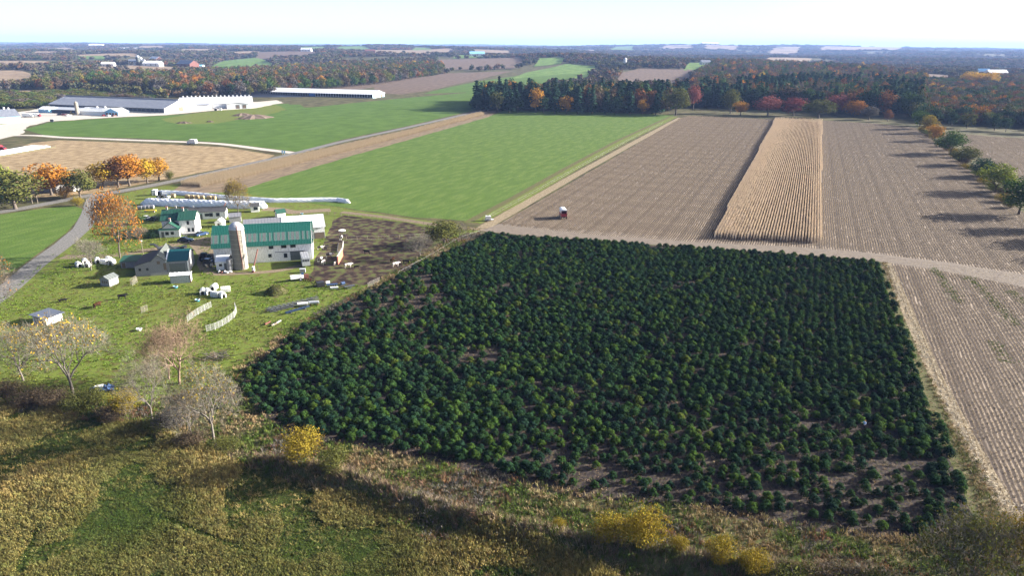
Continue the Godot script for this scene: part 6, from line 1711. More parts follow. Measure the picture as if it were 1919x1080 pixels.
func machines() -> void:
	# silage bags and bales
	silage_bag("thick white silage bag, the nearer one behind the long cabin", [-145.6, -273.4, -137.5, -272.2, -126.6, -271.1, -115.6, -269.5, -107.1, -268.8, -98.8, -268.5, -94.5, -269.1], 1.75)
	silage_bag("thin white silage bag, the farther one, reaching to the green field", [-150.9, -294.9, -139.1, -293, -126.1, -288.5, -116.2, -284.5, -107.5, -282.2, -94.9, -278.9, -85.5, -279.7, -79.4, -280.9, -70.1, -281.2, -64.6, -277.8], 1.0)
	var n := 0
	for q in [Vector2(-138.82, -287.02), Vector2(-132.29, -285.08), Vector2(-130.13, -284.62), Vector2(-127.99, -284.15), Vector2(-125.63, -283.7), Vector2(-122.64, -283.26), Vector2(-120.51, -282.81)]:
		round_bale(q, ["round bale alone right of the tractor", "first round bale of the row between the silage bags", "second round bale of the row between the silage bags", "third round bale of the row between the silage bags", "fourth round bale of the row between the silage bags", "left round bale of the pair between the silage bags", "right round bale of the pair between the silage bags"][n], "round bales between the silage bags", -0.06, 0.8)
		n += 1
	n = 0
	for q in [Vector2(-140.98, -264.06), Vector2(-139.81, -264.56), Vector2(-138.63, -265.05), Vector2(-137.25, -265.56)]:
		var t := thing("wrapped_bale", ["grey wrapped bale, leftmost below the near silage bag", "grey wrapped bale, second below the near silage bag", "grey wrapped bale, third below the near silage bag", "grey wrapped bale, rightmost below the near silage bag"][n], "bale", q, 0.1, "wrapped bales below the near silage bag")
		part(t, "wrap", MB.new().tube(Vector3(-0.7, 0.75, 0), Vector3(0.7, 0.75, 0), 0.75, 0.75, 14), mats.grey_sheet)
		part(t, "tail", MB.new().box(Vector3(0.72, 0.9, 0.2), Vector3(0.1, 0.4, 0.3)), mats.white_paint)
		n += 1
	# tractor
	var t := thing("tractor", "dark blue tractor parked at the end of the far silage bag", "tractor", Vector2(-142.58, -284.77), 0.05)
	part(t, "hood", MB.new().prism([Vector2(0.2, 0.9), Vector2(0.2, 1.75), Vector2(2.0, 1.6), Vector2(2.1, 0.9)], -0.4, 0.4), mats.navy_paint)
	part(t, "chassis", MB.new().box(Vector3(0.4, 0.8, 0), Vector3(3.4, 0.4, 0.6)), mats.dark_steel)
	var cab := part(t, "cab", MB.new().prism([Vector2(-1.2, 1.2), Vector2(-1.1, 2.7), Vector2(0.1, 2.7), Vector2(0.3, 1.2)], -0.75, 0.75), mats.glass_dark)
	part(cab, "roof", MB.new().box(Vector3(-0.5, 2.78, 0), Vector3(1.5, 0.16, 1.7)), mats.navy_paint)
	part(t, "loader", MB.new().box(Vector3(2.7, 0.6, 0), Vector3(0.7, 0.7, 2.0)), mats.steel)
	for z: float in [-0.9, 0.9]:
		wheel(t, Vector3(-0.8, 0.85, z), 0.85, 0.45, Vector3.BACK)
		wheel(t, Vector3(1.6, 0.55, z), 0.55, 0.35, Vector3.BACK)
		part(t, "loader_arm", MB.new().tube(Vector3(0.4, 1.5, z * 0.7), Vector3(2.6, 0.8, z * 0.7), 0.09, 0.09, 5), mats.steel)
	t = thing("bagging_machine", "white and blue bagging machine behind the tractor", "machine", Vector2(-148.2, -291.09), 0.05)
	part(t, "housing", MB.new().box(Vector3(0, 1.2, 0), Vector3(1.6, 2.2, 2.2)), mats.white_paint)
	part(t, "guard", MB.new().box(Vector3(-0.9, 1.6, 0), Vector3(0.4, 1.2, 1.8)), mats.blue_paint)
	for z: float in [-1.0, 1.0]: wheel(t, Vector3(0, 0.4, z), 0.4, 0.2, Vector3.BACK)
	t = thing("hay_rake", "yellow hay rake on the grass below the near silage bag", "farm implement", Vector2(-135.02, -259.7), 0.05)
	part(t, "beam", MB.new().box(Vector3(0, 0.7, 0), Vector3(4.2, 0.35, 0.8)), mats.yellow_paint)
	part(t, "drawbar", MB.new().tube(Vector3(1.0, 0.6, 0), Vector3(1.8, 0.4, 2.0), 0.07, 0.07, 5), mats.rust_red)
	for xx: float in [-1.6, 1.6]: wheel(t, Vector3(xx, 0.35, 0.5), 0.35, 0.15)
	t = thing("grain_auger", "red grain auger by the right end of the long cabin", "farm implement", Vector2(-108.69, -262.23), 1.2)
	part(t, "tube", MB.new().tube(Vector3(-1.2, 0.4, 0), Vector3(1.6, 2.9, 0), 0.16, 0.16, 8), mats.rust_red)
	part(t, "engine", MB.new().box(Vector3(-0.6, 1.0, 0.2), Vector3(0.8, 0.8, 0.8)), mats.red_paint)
	for z: float in [-0.7, 0.7]: wheel(t, Vector3(0.2, 0.4, z), 0.4, 0.15, Vector3.BACK)
	# cars
	car("black sedan parked before the white farmhouse", Vector2(-103.96, -218.66), 0.0, "navy_paint")
	car("blue and white estate car right of the farmhouse", Vector2(-102.07, -226.4), 0.9, "blue_paint", 4.2)
	car("pale car left of the dark car behind the orange tree", Vector2(-131.2, -247.84), 2.8, "white_paint", 4.0)
	car("dark car beside the evergreen shrub left of the farmhouse", Vector2(-127.8, -246.7), 2.9, "dark_steel", 4.2)
	# gooseneck flatbed
	t = thing("gooseneck_trailer", "long black gooseneck flatbed trailer along the farm drive", "trailer", Vector2(-104.27, -207.82), 0.02, "", 0.03)
	part(t, "deck", MB.new().box(Vector3(0.8, 0.9, 0), Vector3(7.6, 0.22, 2.3)), mats.dark_steel)
	part(t, "neck", MB.new().slab(Vector3(-3.0, 1.0, -0.6), Vector3(-3.0, 1.0, 0.6), Vector3(-4.0, 2.0, 0.6), Vector3(-4.0, 2.0, -0.6), 0.2), mats.black_paint)
	part(t, "hitch", MB.new().box(Vector3(-4.7, 2.0, 0), Vector3(1.6, 0.24, 1.0)), mats.black_paint)
	part(t, "ramp", MB.new().box(Vector3(4.5, 1.15, 0), Vector3(1.2, 0.7, 2.2)), mats.black_paint)
	for xx: float in [1.2, 2.2]:
		for z: float in [-1.0, 1.0]: wheel(t, Vector3(xx, 0.42, z), 0.42, 0.25, Vector3.BACK)
	# tractors parked in the shade between the barns
	for q in [[Vector2(-89.08, -197.71), "dark green tractor in the shade between the two barns", "house_roof"], [Vector2(-85.69, -192.01), "blue grey tractor nearer the gate between the two barns", "navy_paint"]]:
		t = thing("tractor", q[1], "tractor", q[0], 1.4, "tractors parked between the two barns", 0.03)
		part(t, "hood", MB.new().prism([Vector2(0.2, 0.8), Vector2(0.2, 1.6), Vector2(1.9, 1.5), Vector2(2.0, 0.8)], -0.38, 0.38), mats[q[2]])
		part(t, "cab", MB.new().prism([Vector2(-1.1, 1.1), Vector2(-1.0, 2.4), Vector2(0.0, 2.4), Vector2(0.2, 1.1)], -0.7, 0.7), mats.glass_dark)
		part(t, "cab_roof", MB.new().box(Vector3(-0.5, 2.46, 0), Vector3(1.3, 0.12, 1.5)), mats[q[2]])
		for z: float in [-0.85, 0.85]:
			wheel(t, Vector3(-0.7, 0.8, z), 0.8, 0.4, Vector3.BACK)
			wheel(t, Vector3(1.5, 0.5, z), 0.5, 0.3, Vector3.BACK)
	# forage wagon in the stubble
	t = thing("forage_wagon", "dark red forage wagon with a white roof in the stubble field", "wagon", Vector2(18.76, -252.24), 0.1)
	part(t, "box", MB.new().box(Vector3(0, 1.5, -2.4), Vector3(2.1, 1.1, 4.6)), mats.red_paint)
	for xx: float in [-1.0, 1.0]: part(t, "upper_side", MB.new().box(Vector3(xx, 2.62, -2.45), Vector3(0.08, 1.1, 4.5)), mats.white_paint)
	part(t, "front_wall", MB.new().box(Vector3(0, 2.62, -4.66), Vector3(1.92, 1.1, 0.08)), mats.red_paint)
	for xx: float in [-0.95, 0.95]: part(t, "tail_post", MB.new().box(Vector3(xx, 2.6, -0.16), Vector3(0.14, 1.14, 0.12)), mats.red_paint)
	part(t, "roof", MB.new().prism([Vector2(-1.12, 3.15), Vector2(-0.9, 3.45), Vector2(-0.4, 3.6), Vector2(0.4, 3.6), Vector2(0.9, 3.45), Vector2(1.12, 3.15)], -4.9, -0.05), mats.white_sheet)
	part(t, "running_gear", MB.new().box(Vector3(0, 0.75, -2.4), Vector3(1.0, 0.3, 4.8)), mats.dark_steel)
	part(t, "tongue", MB.new().tube(Vector3(0, 0.6, -4.8), Vector3(0, 0.4, -7.0), 0.08, 0.06, 6), mats.dark_steel)
	for z: float in [-1.0, -3.9]:
		for xx: float in [-1.0, 1.0]: wheel(t, Vector3(xx, 0.5, z), 0.5, 0.28)
	# water tank on a trailer at the field corner
	t = thing("water_tank", "white square water tank on a small trailer at the field corner", "tank", Vector2(-8.7, -249.44), 0.2)
	part(t, "tank", MB.new().box(Vector3(0, 1.15, 0), Vector3(1.8, 1.3, 1.5)), mats.hutch_plastic)
	part(t, "cap", MB.new().tube(Vector3(0, 1.8, 0), Vector3(0, 1.95, 0), 0.25, 0.25, 10), mats.dark_steel)
	part(t, "frame", MB.new().box(Vector3(0.4, 0.45, 0), Vector3(3.0, 0.15, 1.5)), mats.steel)
	for z: float in [-0.85, 0.85]: wheel(t, Vector3(-0.2, 0.36, z), 0.36, 0.2, Vector3.BACK)
	# old elevators and scrap on the pasture
	for q in [[Vector2(-57.81, -156.43), Vector2(-47.86, -165.13), "long dark elevator frame lying at the crop's edge, the longer one", 0.5], [Vector2(-56.83, -155.74), Vector2(-51.43, -160.51), "shorter blue black elevator frame beside the longer one", 0.45], [Vector2(-52.77, -154.77), Vector2(-48.56, -159.46), "thin blue pipe frame nearest the crop", 0.25]]:
		var f := front(q[0], q[1])
		t = thing("elevator_frame", q[2], "farm implement", f[0], f[1], "old elevators lying by the crop")
		var l: float = f[2]
		for z: float in [-0.4, 0.4]:
			for y: float in [0.35, 0.35 + q[3]]: part(t, "rail", MB.new().box(Vector3(0, y, z * q[3] * 2.0), Vector3(l, 0.12, 0.1)), mats.dark_steel if q[3] > 0.3 else mats.navy_paint)
		var k := int(l / 1.2)
		for i in k: part(t, "slat", MB.new().box(Vector3(-l / 2 + (i + 0.5) * l / k, 0.4 + q[3], 0), Vector3(0.25, 0.06, 0.9 * q[3] * 2.0)), mats.dark_steel)
		for xx: float in [-0.3, 0.3]: part(t, "leg", MB.new().box(Vector3(l * xx, 0.18, 0), Vector3(0.15, 0.4, 0.7)), mats.dark_steel)
	for q in [[Vector2(-50.3, -160.17), 0.25, "cream cylindrical tank lying on the old elevators", "white_paint"], [Vector2(-47.85, -161.13), 0.2, "blue grey barrel at the right end of the old elevators", "galvanised"]]:
		t = thing("old_tank", q[2], "tank", q[0], q[1], "tanks lying by the crop")
		part(t, "shell", MB.new().tube(Vector3(-1.2, 0.75, 0), Vector3(1.2, 0.75, 0), 0.4, 0.4, 14), mats[q[3]])
		for xx: float in [-0.8, 0.8]: part(t, "cradle", MB.new().box(Vector3(xx, 0.2, 0), Vector3(0.2, 0.5, 0.7)), mats.rust_red)
	t = thing("manure_spreader", "white and red spreader parked below the barn", "farm implement", Vector2(-57.16, -180.07), 0.45)
	part(t, "hopper", MB.new().prism([Vector2(-1.9, 0.7), Vector2(-1.9, 1.5), Vector2(1.5, 1.5), Vector2(1.5, 0.7)], -0.6, 0.6), mats.white_paint)
	part(t, "beaters", MB.new().box(Vector3(2.2, 0.9, 0), Vector3(1.2, 1.1, 1.2)), mats.rust_red)
	part(t, "tongue", MB.new().tube(Vector3(-1.9, 0.6, 0), Vector3(-3.2, 0.4, 0), 0.08, 0.06, 6), mats.dark_steel)
	part(t, "seat", MB.new().box(Vector3(1.3, 1.7, 0), Vector3(0.6, 0.5, 0.6)), mats.blue_paint)
	for z: float in [-0.75, 0.75]: wheel(t, Vector3(0.6, 0.45, z), 0.45, 0.25, Vector3.BACK)
	t = thing("plough", "rust red plough just right of the spreader", "farm implement", Vector2(-54.48, -179.67), -0.3)
	part(t, "beam", MB.new().tube(Vector3(-1.0, 0.9, 0), Vector3(1.1, 0.6, 0), 0.1, 0.1, 6), mats.rust_red)
	for i in 3: part(t, "share", MB.new().slab(Vector3(-0.7 + i * 0.7, 0.85, -0.2), Vector3(-0.3 + i * 0.7, 0.75, -0.2), Vector3(-0.2 + i * 0.7, 0.05, 0.4), Vector3(-0.6 + i * 0.7, 0.05, 0.4), 0.05), mats.rust_red)
	var scrap := [[Vector2(-49.95, -175.33), "black_paint", "black box at the left end of the scrap row"], [Vector2(-48.44, -177.11), "white_paint", "white barrel in the scrap row"], [Vector2(-46.8, -174.96), "blue_paint", "blue and white frame in the middle of the scrap row"], [Vector2(-45.89, -173.48), "white_paint", "low white trough in the scrap row"], [Vector2(-44.42, -176.75), "blue_paint", "bright blue drum in the scrap row"], [Vector2(-42.09, -173.77), "dark_steel", "dark cultivator at the right end of the scrap row"]]
	for i in scrap.size():
		var q: Array = scrap[i]
		t = thing("scrap_machine", q[2], "scrap", q[0], rng.randf_range(0.2, 0.8), "scrap row beside the crop")
		match i:
			0: part(t, "crate", MB.new().box(Vector3(0, 0.6, 0), Vector3(1.9, 1.2, 1.4)), mats[q[1]])
			1, 4: part(t, "drum", MB.new().tube(Vector3(-0.5, 0.45, 0), Vector3(0.5, 0.45, 0), 0.42, 0.42, 12), mats[q[1]])
			3: part(t, "trough", MB.new().prism([Vector2(-0.9, 0.1), Vector2(-1.0, 0.5), Vector2(1.0, 0.5), Vector2(0.9, 0.1)], -0.35, 0.35), mats[q[1]])
			_:
				for j in 5: part(t, "tine", MB.new().tube(Vector3(-1.2 + j * 0.6, 0.1, -0.3), Vector3(-1.2 + j * 0.6, 0.8, 0.3), 0.05, 0.05, 5), mats.steel if i == 2 else mats[q[1]])
				part(t, "frame", MB.new().box(Vector3(0, 0.75, 0.1), Vector3(2.8, 0.15, 0.9)), mats[q[1]])
		part(t, "skid", MB.new().box(Vector3(0, 0.06, 0), Vector3(1.2, 0.14, 0.5)), mats.dark_steel)
	for q in [[Vector2(-55.42, -148.05), Vector2(-54.74, -149.68), "reddish log at the left near the crop corner", "rust_red"], [Vector2(-53.52, -147.77), Vector2(-52.54, -150.38), "grey forked log right of the reddish one", "old_boards"], [Vector2(-53.78, -147.44), Vector2(-52.87, -148.74), "short dark log beside the forked one", "post_wood"]]:
		var f := front(q[0], q[1])
		t = thing("log", q[2], "log", f[0], f[1], "logs near the crop corner")
		part(t, "stem", MB.new().tube(Vector3(-f[2] / 2, 0.22, 0), Vector3(f[2] / 2, 0.26, 0), 0.24, 0.17, 9), mats[q[3]])
		part(t, "stub", MB.new().tube(Vector3(0, 0.3, 0), Vector3(0.5, 0.75, 0.3), 0.09, 0.05, 6), mats[q[3]])
	# weedy mound, tarpaulin, tubs and buckets
	t = thing("weedy_mound", "grass grown heap in the pasture below the barn", "mound", Vector2(-59.73, -170.09))
	part(t, "earth", MB.new().lathe(Vector3.ZERO, [[3.0, -0.2], [2.4, 0.6], [1.6, 1.3], [0.7, 1.65], [0.0, 1.7]], 18), mats.heap_soil)
	part(t, "weeds", mound_weeds(), leafy("mound_weeds", Color(0.11, 0.125, 0.035)))
	for q in [[Vector2(-86.82, -173.34), "blue_paint", "bright turquoise tub on the grass below the metal shed"], [Vector2(-77, -163.44), "blue_paint", "small blue bucket beside the corral panels"], [Vector2(-81.82, -144.48), "white_paint", "white bucket alone in the lower pasture"], [Vector2(-78.06, -257.73), "blue_paint", "blue tub by the short rail fence"]]:
		t = thing("tub", q[2], "tub", q[0], rng.randf(), "tubs on the grass")
		part(t, "bowl", MB.new().lathe(Vector3.ZERO, [[0.45, 0.0], [0.6, 0.5], [0.54, 0.5], [0.4, 0.1], [0, 0.1]], 14), mats[q[1]] if q[1] != "blue_paint" else plain("turquoise", Color(0.02, 0.20, 0.32), 0.4))
		part(t, "rim", MB.new().lathe(Vector3(0, 0.47, 0), [[0.58, 0], [0.64, 0.02], [0.64, 0.07], [0.56, 0.09]], 14), mats.steel)
	t = thing("tarpaulin", "crumpled blue and white tarpaulin over scrap in the hedgerow", "tarpaulin", Vector2(-74.35, -115.84), 0.4)
	var cloth := MB.new()
	for i in 8:
		for j in 5:
			var hgt := func(a: int, b: int) -> float: return 0.25 + 0.6 * absf(sin(a * 1.3 + b * 0.9)) * sin(PI * a / 8.0) + 0.2 * cos(b * 2.1 + a)
			var c := func(a: int, b: int) -> Vector3: return Vector3(-2.0 + a * 0.5, hgt.call(a, b), -1.2 + b * 0.48)
			cloth.quad(c.call(i, j), c.call(i, j + 1), c.call(i + 1, j + 1), c.call(i + 1, j))
	part(t, "sheet", cloth, mats.blue_paint)
	part(t, "white_fold", MB.new().slab(Vector3(-1.0, 1.1, -0.4), Vector3(-1.0, 1.1, 0.3), Vector3(0.4, 0.95, 0.3), Vector3(0.4, 1.2, -0.4), 0.05), mats.white_paint)
	t = thing("brush_pile", "grey heap of fallen branches at the crop's left corner", "brush", Vector2(-59.06, -130.22))
	var br := MB.new()
	for i in 90:
		var a := rng.randf() * TAU
		var p0 := Vector3(cos(a) * rng.randf() * 2.6, rng.randf() * 0.8, sin(a) * rng.randf() * 1.6)
		br.tube(p0, p0 + Vector3(rng.randf_range(-2, 2), rng.randf_range(-0.2, 1.2), rng.randf_range(-1.2, 1.2)), 0.07, 0.02, 4, false)
	part(t, "branches", br, bark("pale_bark"))

func mound_weeds() -> MB:
	var m := MB.new()
	for i in 1500:
		var a := rng.randf() * TAU
		var r := sqrt(rng.randf())
		var p := Vector3(cos(a) * r * 3.0, 1.85 * (1.0 - pow(r, 1.7)), sin(a) * r * 3.0)
		var k := rng.randf_range(0.6, 1.3)
		m.col = Color(k * rng.randf_range(0.9, 1.3), k, k)
		m.leaf(p + Vector3(0, rng.randf() * 0.35, 0), (Vector3(cos(a) * r, 0.7, sin(a) * r) + sphere_dir() * 0.9).normalized(), rng.randf_range(0.2, 0.5), rng.randf() * TAU, 0.4)
	return m

func animals() -> void:
	var hide := leafy("hide", Color.WHITE, 0.0)
	var bw := make_cow(Color(0.62, 0.60, 0.56), Color(0.03, 0.026, 0.024))
	var brown := make_cow(Color(0.045, 0.02, 0.012), Color(0.035, 0.016, 0.01))
	var black := make_cow(Color(0.018, 0.016, 0.016), Color(0.02, 0.018, 0.018))
	var white := make_cow(Color(0.66, 0.62, 0.56), Color(0.60, 0.52, 0.44))
	var g := "cattle about the barnyard"
	for c in [
		[bw, Vector2(-58.63, -209.74), 0.3, "black and white cow at the back of the cow yard beside the barn"], [black, Vector2(-56.99, -210.38), 1.4, "black cow facing away at the back of the cow yard"], [bw, Vector2(-55.69, -197.35), 1.2, "black and white cow in the yard's shade nearest the barn"],
		[white, Vector2(-54.02, -194.74), -1.7, "pale cow at the front of the shaded cow yard"], [bw, Vector2(-54.06, -201.76), 0.4, "spotted cow in the middle of the shaded cow yard"], [white, Vector2(-50.67, -194.81), 1.3, "pale calf in the corner by the red block wall"],
		[bw, Vector2(-55.17, -221.78), 1.5, "black and white cow beside the hay feeder"], [black, Vector2(-43.75, -205.67), 3.0, "black cow standing alone in the barnyard"], [white, Vector2(-46.33, -191.81), 0.4, "white cow by the post below the cow yard"],
		[black, Vector2(-43.77, -191.11), 0.2, "black calf lying right of the white cow"], [brown, Vector2(-34.67, -197.27), 1.3, "red brown cow beside the white one near the crop"], [white, Vector2(-33.09, -193.11), 0.5, "white cow beside the red brown one near the crop"], [black, Vector2(-30.47, -196.03), 0.3, "dark grey cow at the barnyard's right corner near the crop"],
		[black, Vector2(-109.27, -162.47), 0.4, "black cow lying in the left pasture nearest the road"], [black, Vector2(-95.94, -164.64), 0.3, "black cow in the pasture left of the hutches"], [brown, Vector2(-98.78, -158.58), 1.2, "dark brown cow above the small pasture shed"],
	]:
		var o := part(self, numbered("cow"), c[0], hide)
		o.position = Vector3(c[1].x, 0.03, c[1].y); o.rotation.y = c[2]
		if "lying" in c[3]: o.scale = Vector3(1, 0.6, 1)
		if "calf" in c[3]: o.scale = Vector3.ONE * 0.7
		tag(o, c[3], "cow", g)
	# a person in the crop, bending a little to the left with one arm out
	var skin := Color(0.42, 0.26, 0.18)
	var shirt := Color(0.42, 0.55, 0.78)
	var cloth := Color(0.018, 0.022, 0.04)
	var b := [
		[Vector3(0.0, 0.96, 0), Vector3(-0.02, 1.18, 0), 0.15, 0.145, shirt], [Vector3(-0.02, 1.18, 0), Vector3(-0.05, 1.38, 0), 0.15, 0.14, shirt],
		[Vector3(-0.05, 1.42, -0.15), Vector3(-0.05, 1.42, 0.15), 0.075, 0.075, shirt], [Vector3(-0.06, 1.42, 0), Vector3(-0.08, 1.56, 0), 0.055, 0.05, skin],
		[Vector3(-0.09, 1.62, 0), Vector3(-0.1, 1.7, 0), 0.095, 0.1, skin], [Vector3(-0.19, 1.64, 0), Vector3(-0.2, 1.63, 0), 0.02, 0.016, skin],
		[Vector3(-0.05, 1.41, 0.2), Vector3(-0.16, 1.16, 0.27), 0.058, 0.046, shirt], [Vector3(-0.16, 1.16, 0.27), Vector3(-0.4, 1.12, 0.24), 0.044, 0.032, skin],
		[Vector3(-0.05, 1.41, -0.2), Vector3(-0.25, 1.25, -0.27), 0.058, 0.046, shirt], [Vector3(-0.25, 1.25, -0.27), Vector3(-0.48, 1.34, -0.26), 0.044, 0.032, skin],
	]
	for s: float in [-1.0, 1.0]:
		b.append([Vector3(0, 0.93, s * 0.09), Vector3(-0.03, 0.5, s * 0.1), 0.098, 0.066, cloth]); b.append([Vector3(-0.03, 0.5, s * 0.1), Vector3(0.0, 0.09, s * 0.1), 0.062, 0.045, cloth])
		b.append([Vector3(0.0, 0.06, s * 0.1), Vector3(-0.16, 0.045, s * 0.11), 0.05, 0.042, cloth])
	var m := creature(b, 0.034, 0.05)
	m.col = skin
	for w in [[Vector3(-0.4, 1.12, 0.24), Vector3(-1, -0.1, 0)], [Vector3(-0.48, 1.34, -0.26), Vector3(-1, 0.3, 0)]]:
		var d: Vector3 = w[1].normalized()
		m.tube(w[0], w[0] + d * 0.09, 0.03, 0.034, 7)
		for i in 4:
			var side := Vector3(0, 0, -0.027 + 0.018 * i)
			var k: Vector3 = w[0] + d * 0.09 + side
			var l: float = [0.034, 0.042, 0.046, 0.04][i]
			m.tube(k, k + d * l, 0.009, 0.0085, 5); m.tube(k + d * l, k + d * l * 1.6 + Vector3(0, -l * 0.6, 0), 0.0085, 0.007, 5)
		m.tube(w[0] + d * 0.02 + Vector3(0, 0, -0.03), w[0] + d * 0.075 + Vector3(0, 0.01, -0.065), 0.011, 0.009, 5)
	m.col = Color(0.02, 0.015, 0.012)
	for s: float in [-1.0, 1.0]: m.box(Vector3(-0.188, 1.685, s * 0.036), Vector3(0.012, 0.012, 0.02))
	m.col = Color(0.25, 0.10, 0.08)
	m.box(Vector3(-0.186, 1.595, 0), Vector3(0.012, 0.01, 0.045))
	m.col = skin
	for s: float in [-1.0, 1.0]: m.box(Vector3(-0.09, 1.665, s * 0.1), Vector3(0.03, 0.055, 0.02))
	var t := thing("person", "person in a light blue shirt and dark trousers among the bushes", "person", person_at, 0.5, "", 0.04)
	part(t, "body", m, hide)
	var hair := MB.new()
	hair.col = Color(0.30, 0.18, 0.09)
	hair.lathe(Vector3(-0.075, 1.66, 0), [[0.108, 0.0], [0.112, 0.06], [0.085, 0.12], [0.0, 0.155]], 14)
	part(t, "hair", hair, hide)

# ---------------------------------------------------------------- the dairy across the road
func truck(label: String, at: Vector2, turn: float, box: String, cab: String, l := 7.0) -> void:
	var t := thing("box_truck", label, "truck", at, turn, "trucks about the dairy", 0.05)
	part(t, "box", MB.new().box(Vector3(-0.9, 2.0, 0), Vector3(l - 2.2, 2.4, 2.4)), mats[box])
	part(t, "cab", MB.new().prism([Vector2(l / 2 - 2.0, 0.6), Vector2(l / 2 - 2.0, 2.5), Vector2(l / 2 - 0.9, 2.45), Vector2(l / 2 - 0.3, 1.5), Vector2(l / 2, 1.3), Vector2(l / 2, 0.6)], -1.1, 1.1), mats[cab])
	part(t, "windscreen", MB.new().slab(Vector3(l / 2 - 0.84, 2.4, -0.95), Vector3(l / 2 - 0.84, 2.4, 0.95), Vector3(l / 2 - 0.28, 1.55, 0.95), Vector3(l / 2 - 0.28, 1.55, -0.95), 0.03), mats.glass_dark)
	part(t, "chassis", MB.new().box(Vector3(0, 0.65, 0), Vector3(l - 0.6, 0.3, 1.2)), mats.dark_steel)
	for x: float in [-l * 0.28, l * 0.34]:
		for z: float in [-1.0, 1.0]: wheel(t, Vector3(x, 0.48, z), 0.48, 0.3, Vector3.BACK)

func dairy() -> void:
	streaked("slate_sheet", [[0.3, Color(0.15, 0.165, 0.20)], [0.7, Color(0.21, 0.225, 0.26)]], Vector3(0.06, 0.05, 0.02), 0.5, 0.2)
	streaked("pale_blue", [[0.3, Color(0.20, 0.46, 0.66)], [0.7, Color(0.28, 0.55, 0.74)]], Vector3(0.1, 0.1, 0.1), 0.6)
	plain("curtain_and_shade", Color(0.035, 0.05, 0.085), 0.7)  # side curtains, and the painted shade inside the open barn
	plain("liner", Color(0.012, 0.016, 0.03), 0.4)
	# grey freestall barn
	var f := front(Vector2(-440.19, -693.64), Vector2(-311.81, -652.32))
	var t := thing("freestall_barn", "very long barn with a slate grey roof across the road", "barn", f[0], f[1])
	var l: float = f[2]
	gable(t, 0, 0, l, 40.0, 4.2, 10.4, true, mats.white_wall, mats.slate_sheet, 0.8)
	part(t, "curtain", MB.new().box(Vector3(0, 2.1, 0.1), Vector3(l - 1.0, 3.2, 0.16)), mats.curtain_and_shade)
	for i in 28: part(t, "post", MB.new().box(Vector3(-l / 2 + 1.0 + i * (l - 2.0) / 27.0, 2.1, 0.22), Vector3(0.3, 4.2, 0.14)), mats.slate_sheet)
	part(t, "ridge_vent", MB.new().box(Vector3(0, 10.7, -20.0), Vector3(l - 2.0, 0.5, 1.4)), mats.slate_sheet)
	opening(t, "barn_door", Vector3(l / 2 + 0.06, 2.2, -20.0), 6.0, 4.2, "white_sheet", true, "door_wood")
	opening(t, "door", Vector3(l / 2 + 0.06, 1.2, -31.0), 1.6, 2.2, "white_sheet", true, "door_wood")
	# white annex with fans along its ridge
	f = front(Vector2(-300.77, -691.88), Vector2(-263.45, -703.5))
	t = thing("white_barn", "white roofed barn joined to the grey one, with fans on its ridge", "barn", f[0], f[1] + 0.06)
	gable(t, -1.0, -14.0, 66.0, 34.0, 4.0, 9.2, true, mats.white_wall, mats.white_sheet, 0.5)
	gable(t, 18.0, 0.0, 20.0, 16.0, 4.4, 6.0, false, mats.white_wall, mats.white_sheet, 0.4)
	shed_roof(t, -14.0, -8.0, 12.0, 6.0, 3.4, 4.0, mats.white_wall, mats.slate_sheet)
	part(t, "front_shade", MB.new().box(Vector3(2.0, 1.7, -13.8), Vector3(12.0, 3.4, 0.3)), mats.white_sheet)
	for i in 17:
		var c := part(t, "roof_fan", MB.new().box(Vector3(-31.0 + i * 3.8, 9.9, -31.0), Vector3(1.0, 1.2, 1.4)), mats.white_sheet)
		part(c, "hood", MB.new().box(Vector3(-31.0 + i * 3.8, 10.6, -31.0), Vector3(1.3, 0.2, 1.8)), mats.white_paint)
	for x: float in [22.0, 28.0]: opening(t, "barn_door", Vector3(x - 4.0, 1.9, 0.05), 3.4, 3.4, "pale_blue", false, "door_wood")
	# parlour and low wings before the grey barn
	f = front(Vector2(-376.12, -632.71), Vector2(-348.06, -627.18))
	t = thing("milking_parlour", "pale blue roofed parlour standing before the grey barn", "shed", f[0], f[1])
	gable(t, 0, 0, f[2], 15.0, 3.2, 6.0, true, mats.white_wall, mats.galvanised, 0.5)
	gable(t, f[2] * 0.62, 1.0, 13.0, 13.0, 3.2, 6.0, false, mats.pale_blue, mats.galvanised, 0.5)
	for i in 4: opening(t, "bay_door", Vector3(f[2] * 0.62 - 4.6 + i * 3.0, 1.3, 1.05), 2.0, 2.4, "white_paint", false, "door_wood")
	for x: float in [-3.0, 5.0]: part(t, "roof_vent", MB.new().box(Vector3(x, 6.4, -7.5), Vector3(1.2, 1.0, 1.2)), mats.white_paint)
	f = front(Vector2(-420.28, -652.82), Vector2(-384.44, -642.24))
	t = thing("holding_shed", "low pale roofed wing at the left end of the grey barn", "shed", f[0], f[1])
	shed_roof(t, 0, 0, f[2], 9.0, 3.0, 4.2, mats.curtain_and_shade, mats.galvanised, 0.5)
	gable(t, -f[2] * 0.42, 3.0, 12.0, 12.0, 3.0, 5.0, true, mats.pale_blue, mats.galvanised, 0.4)
	for i in 5: part(t, "post", MB.new().box(Vector3(-f[2] * 0.5 + i * 2.4, 1.5, 3.06), Vector3(0.3, 3.0, 0.1)), mats.white_paint)
	t = thing("feed_tower", "slim pale feed tower leaning over the parlour", "silo", Vector2(-376.98, -630.17))
	part(t, "shell", MB.new().lathe(Vector3.ZERO, [[1.5, 0], [1.5, 10.5], [0.4, 11.6], [0.0, 11.8]], 16), mats.stave)
	part(t, "pipe", MB.new().tube(Vector3(1.6, 0, 0.4), Vector3(1.6, 11.0, 0.4), 0.15, 0.15, 6), mats.steel)
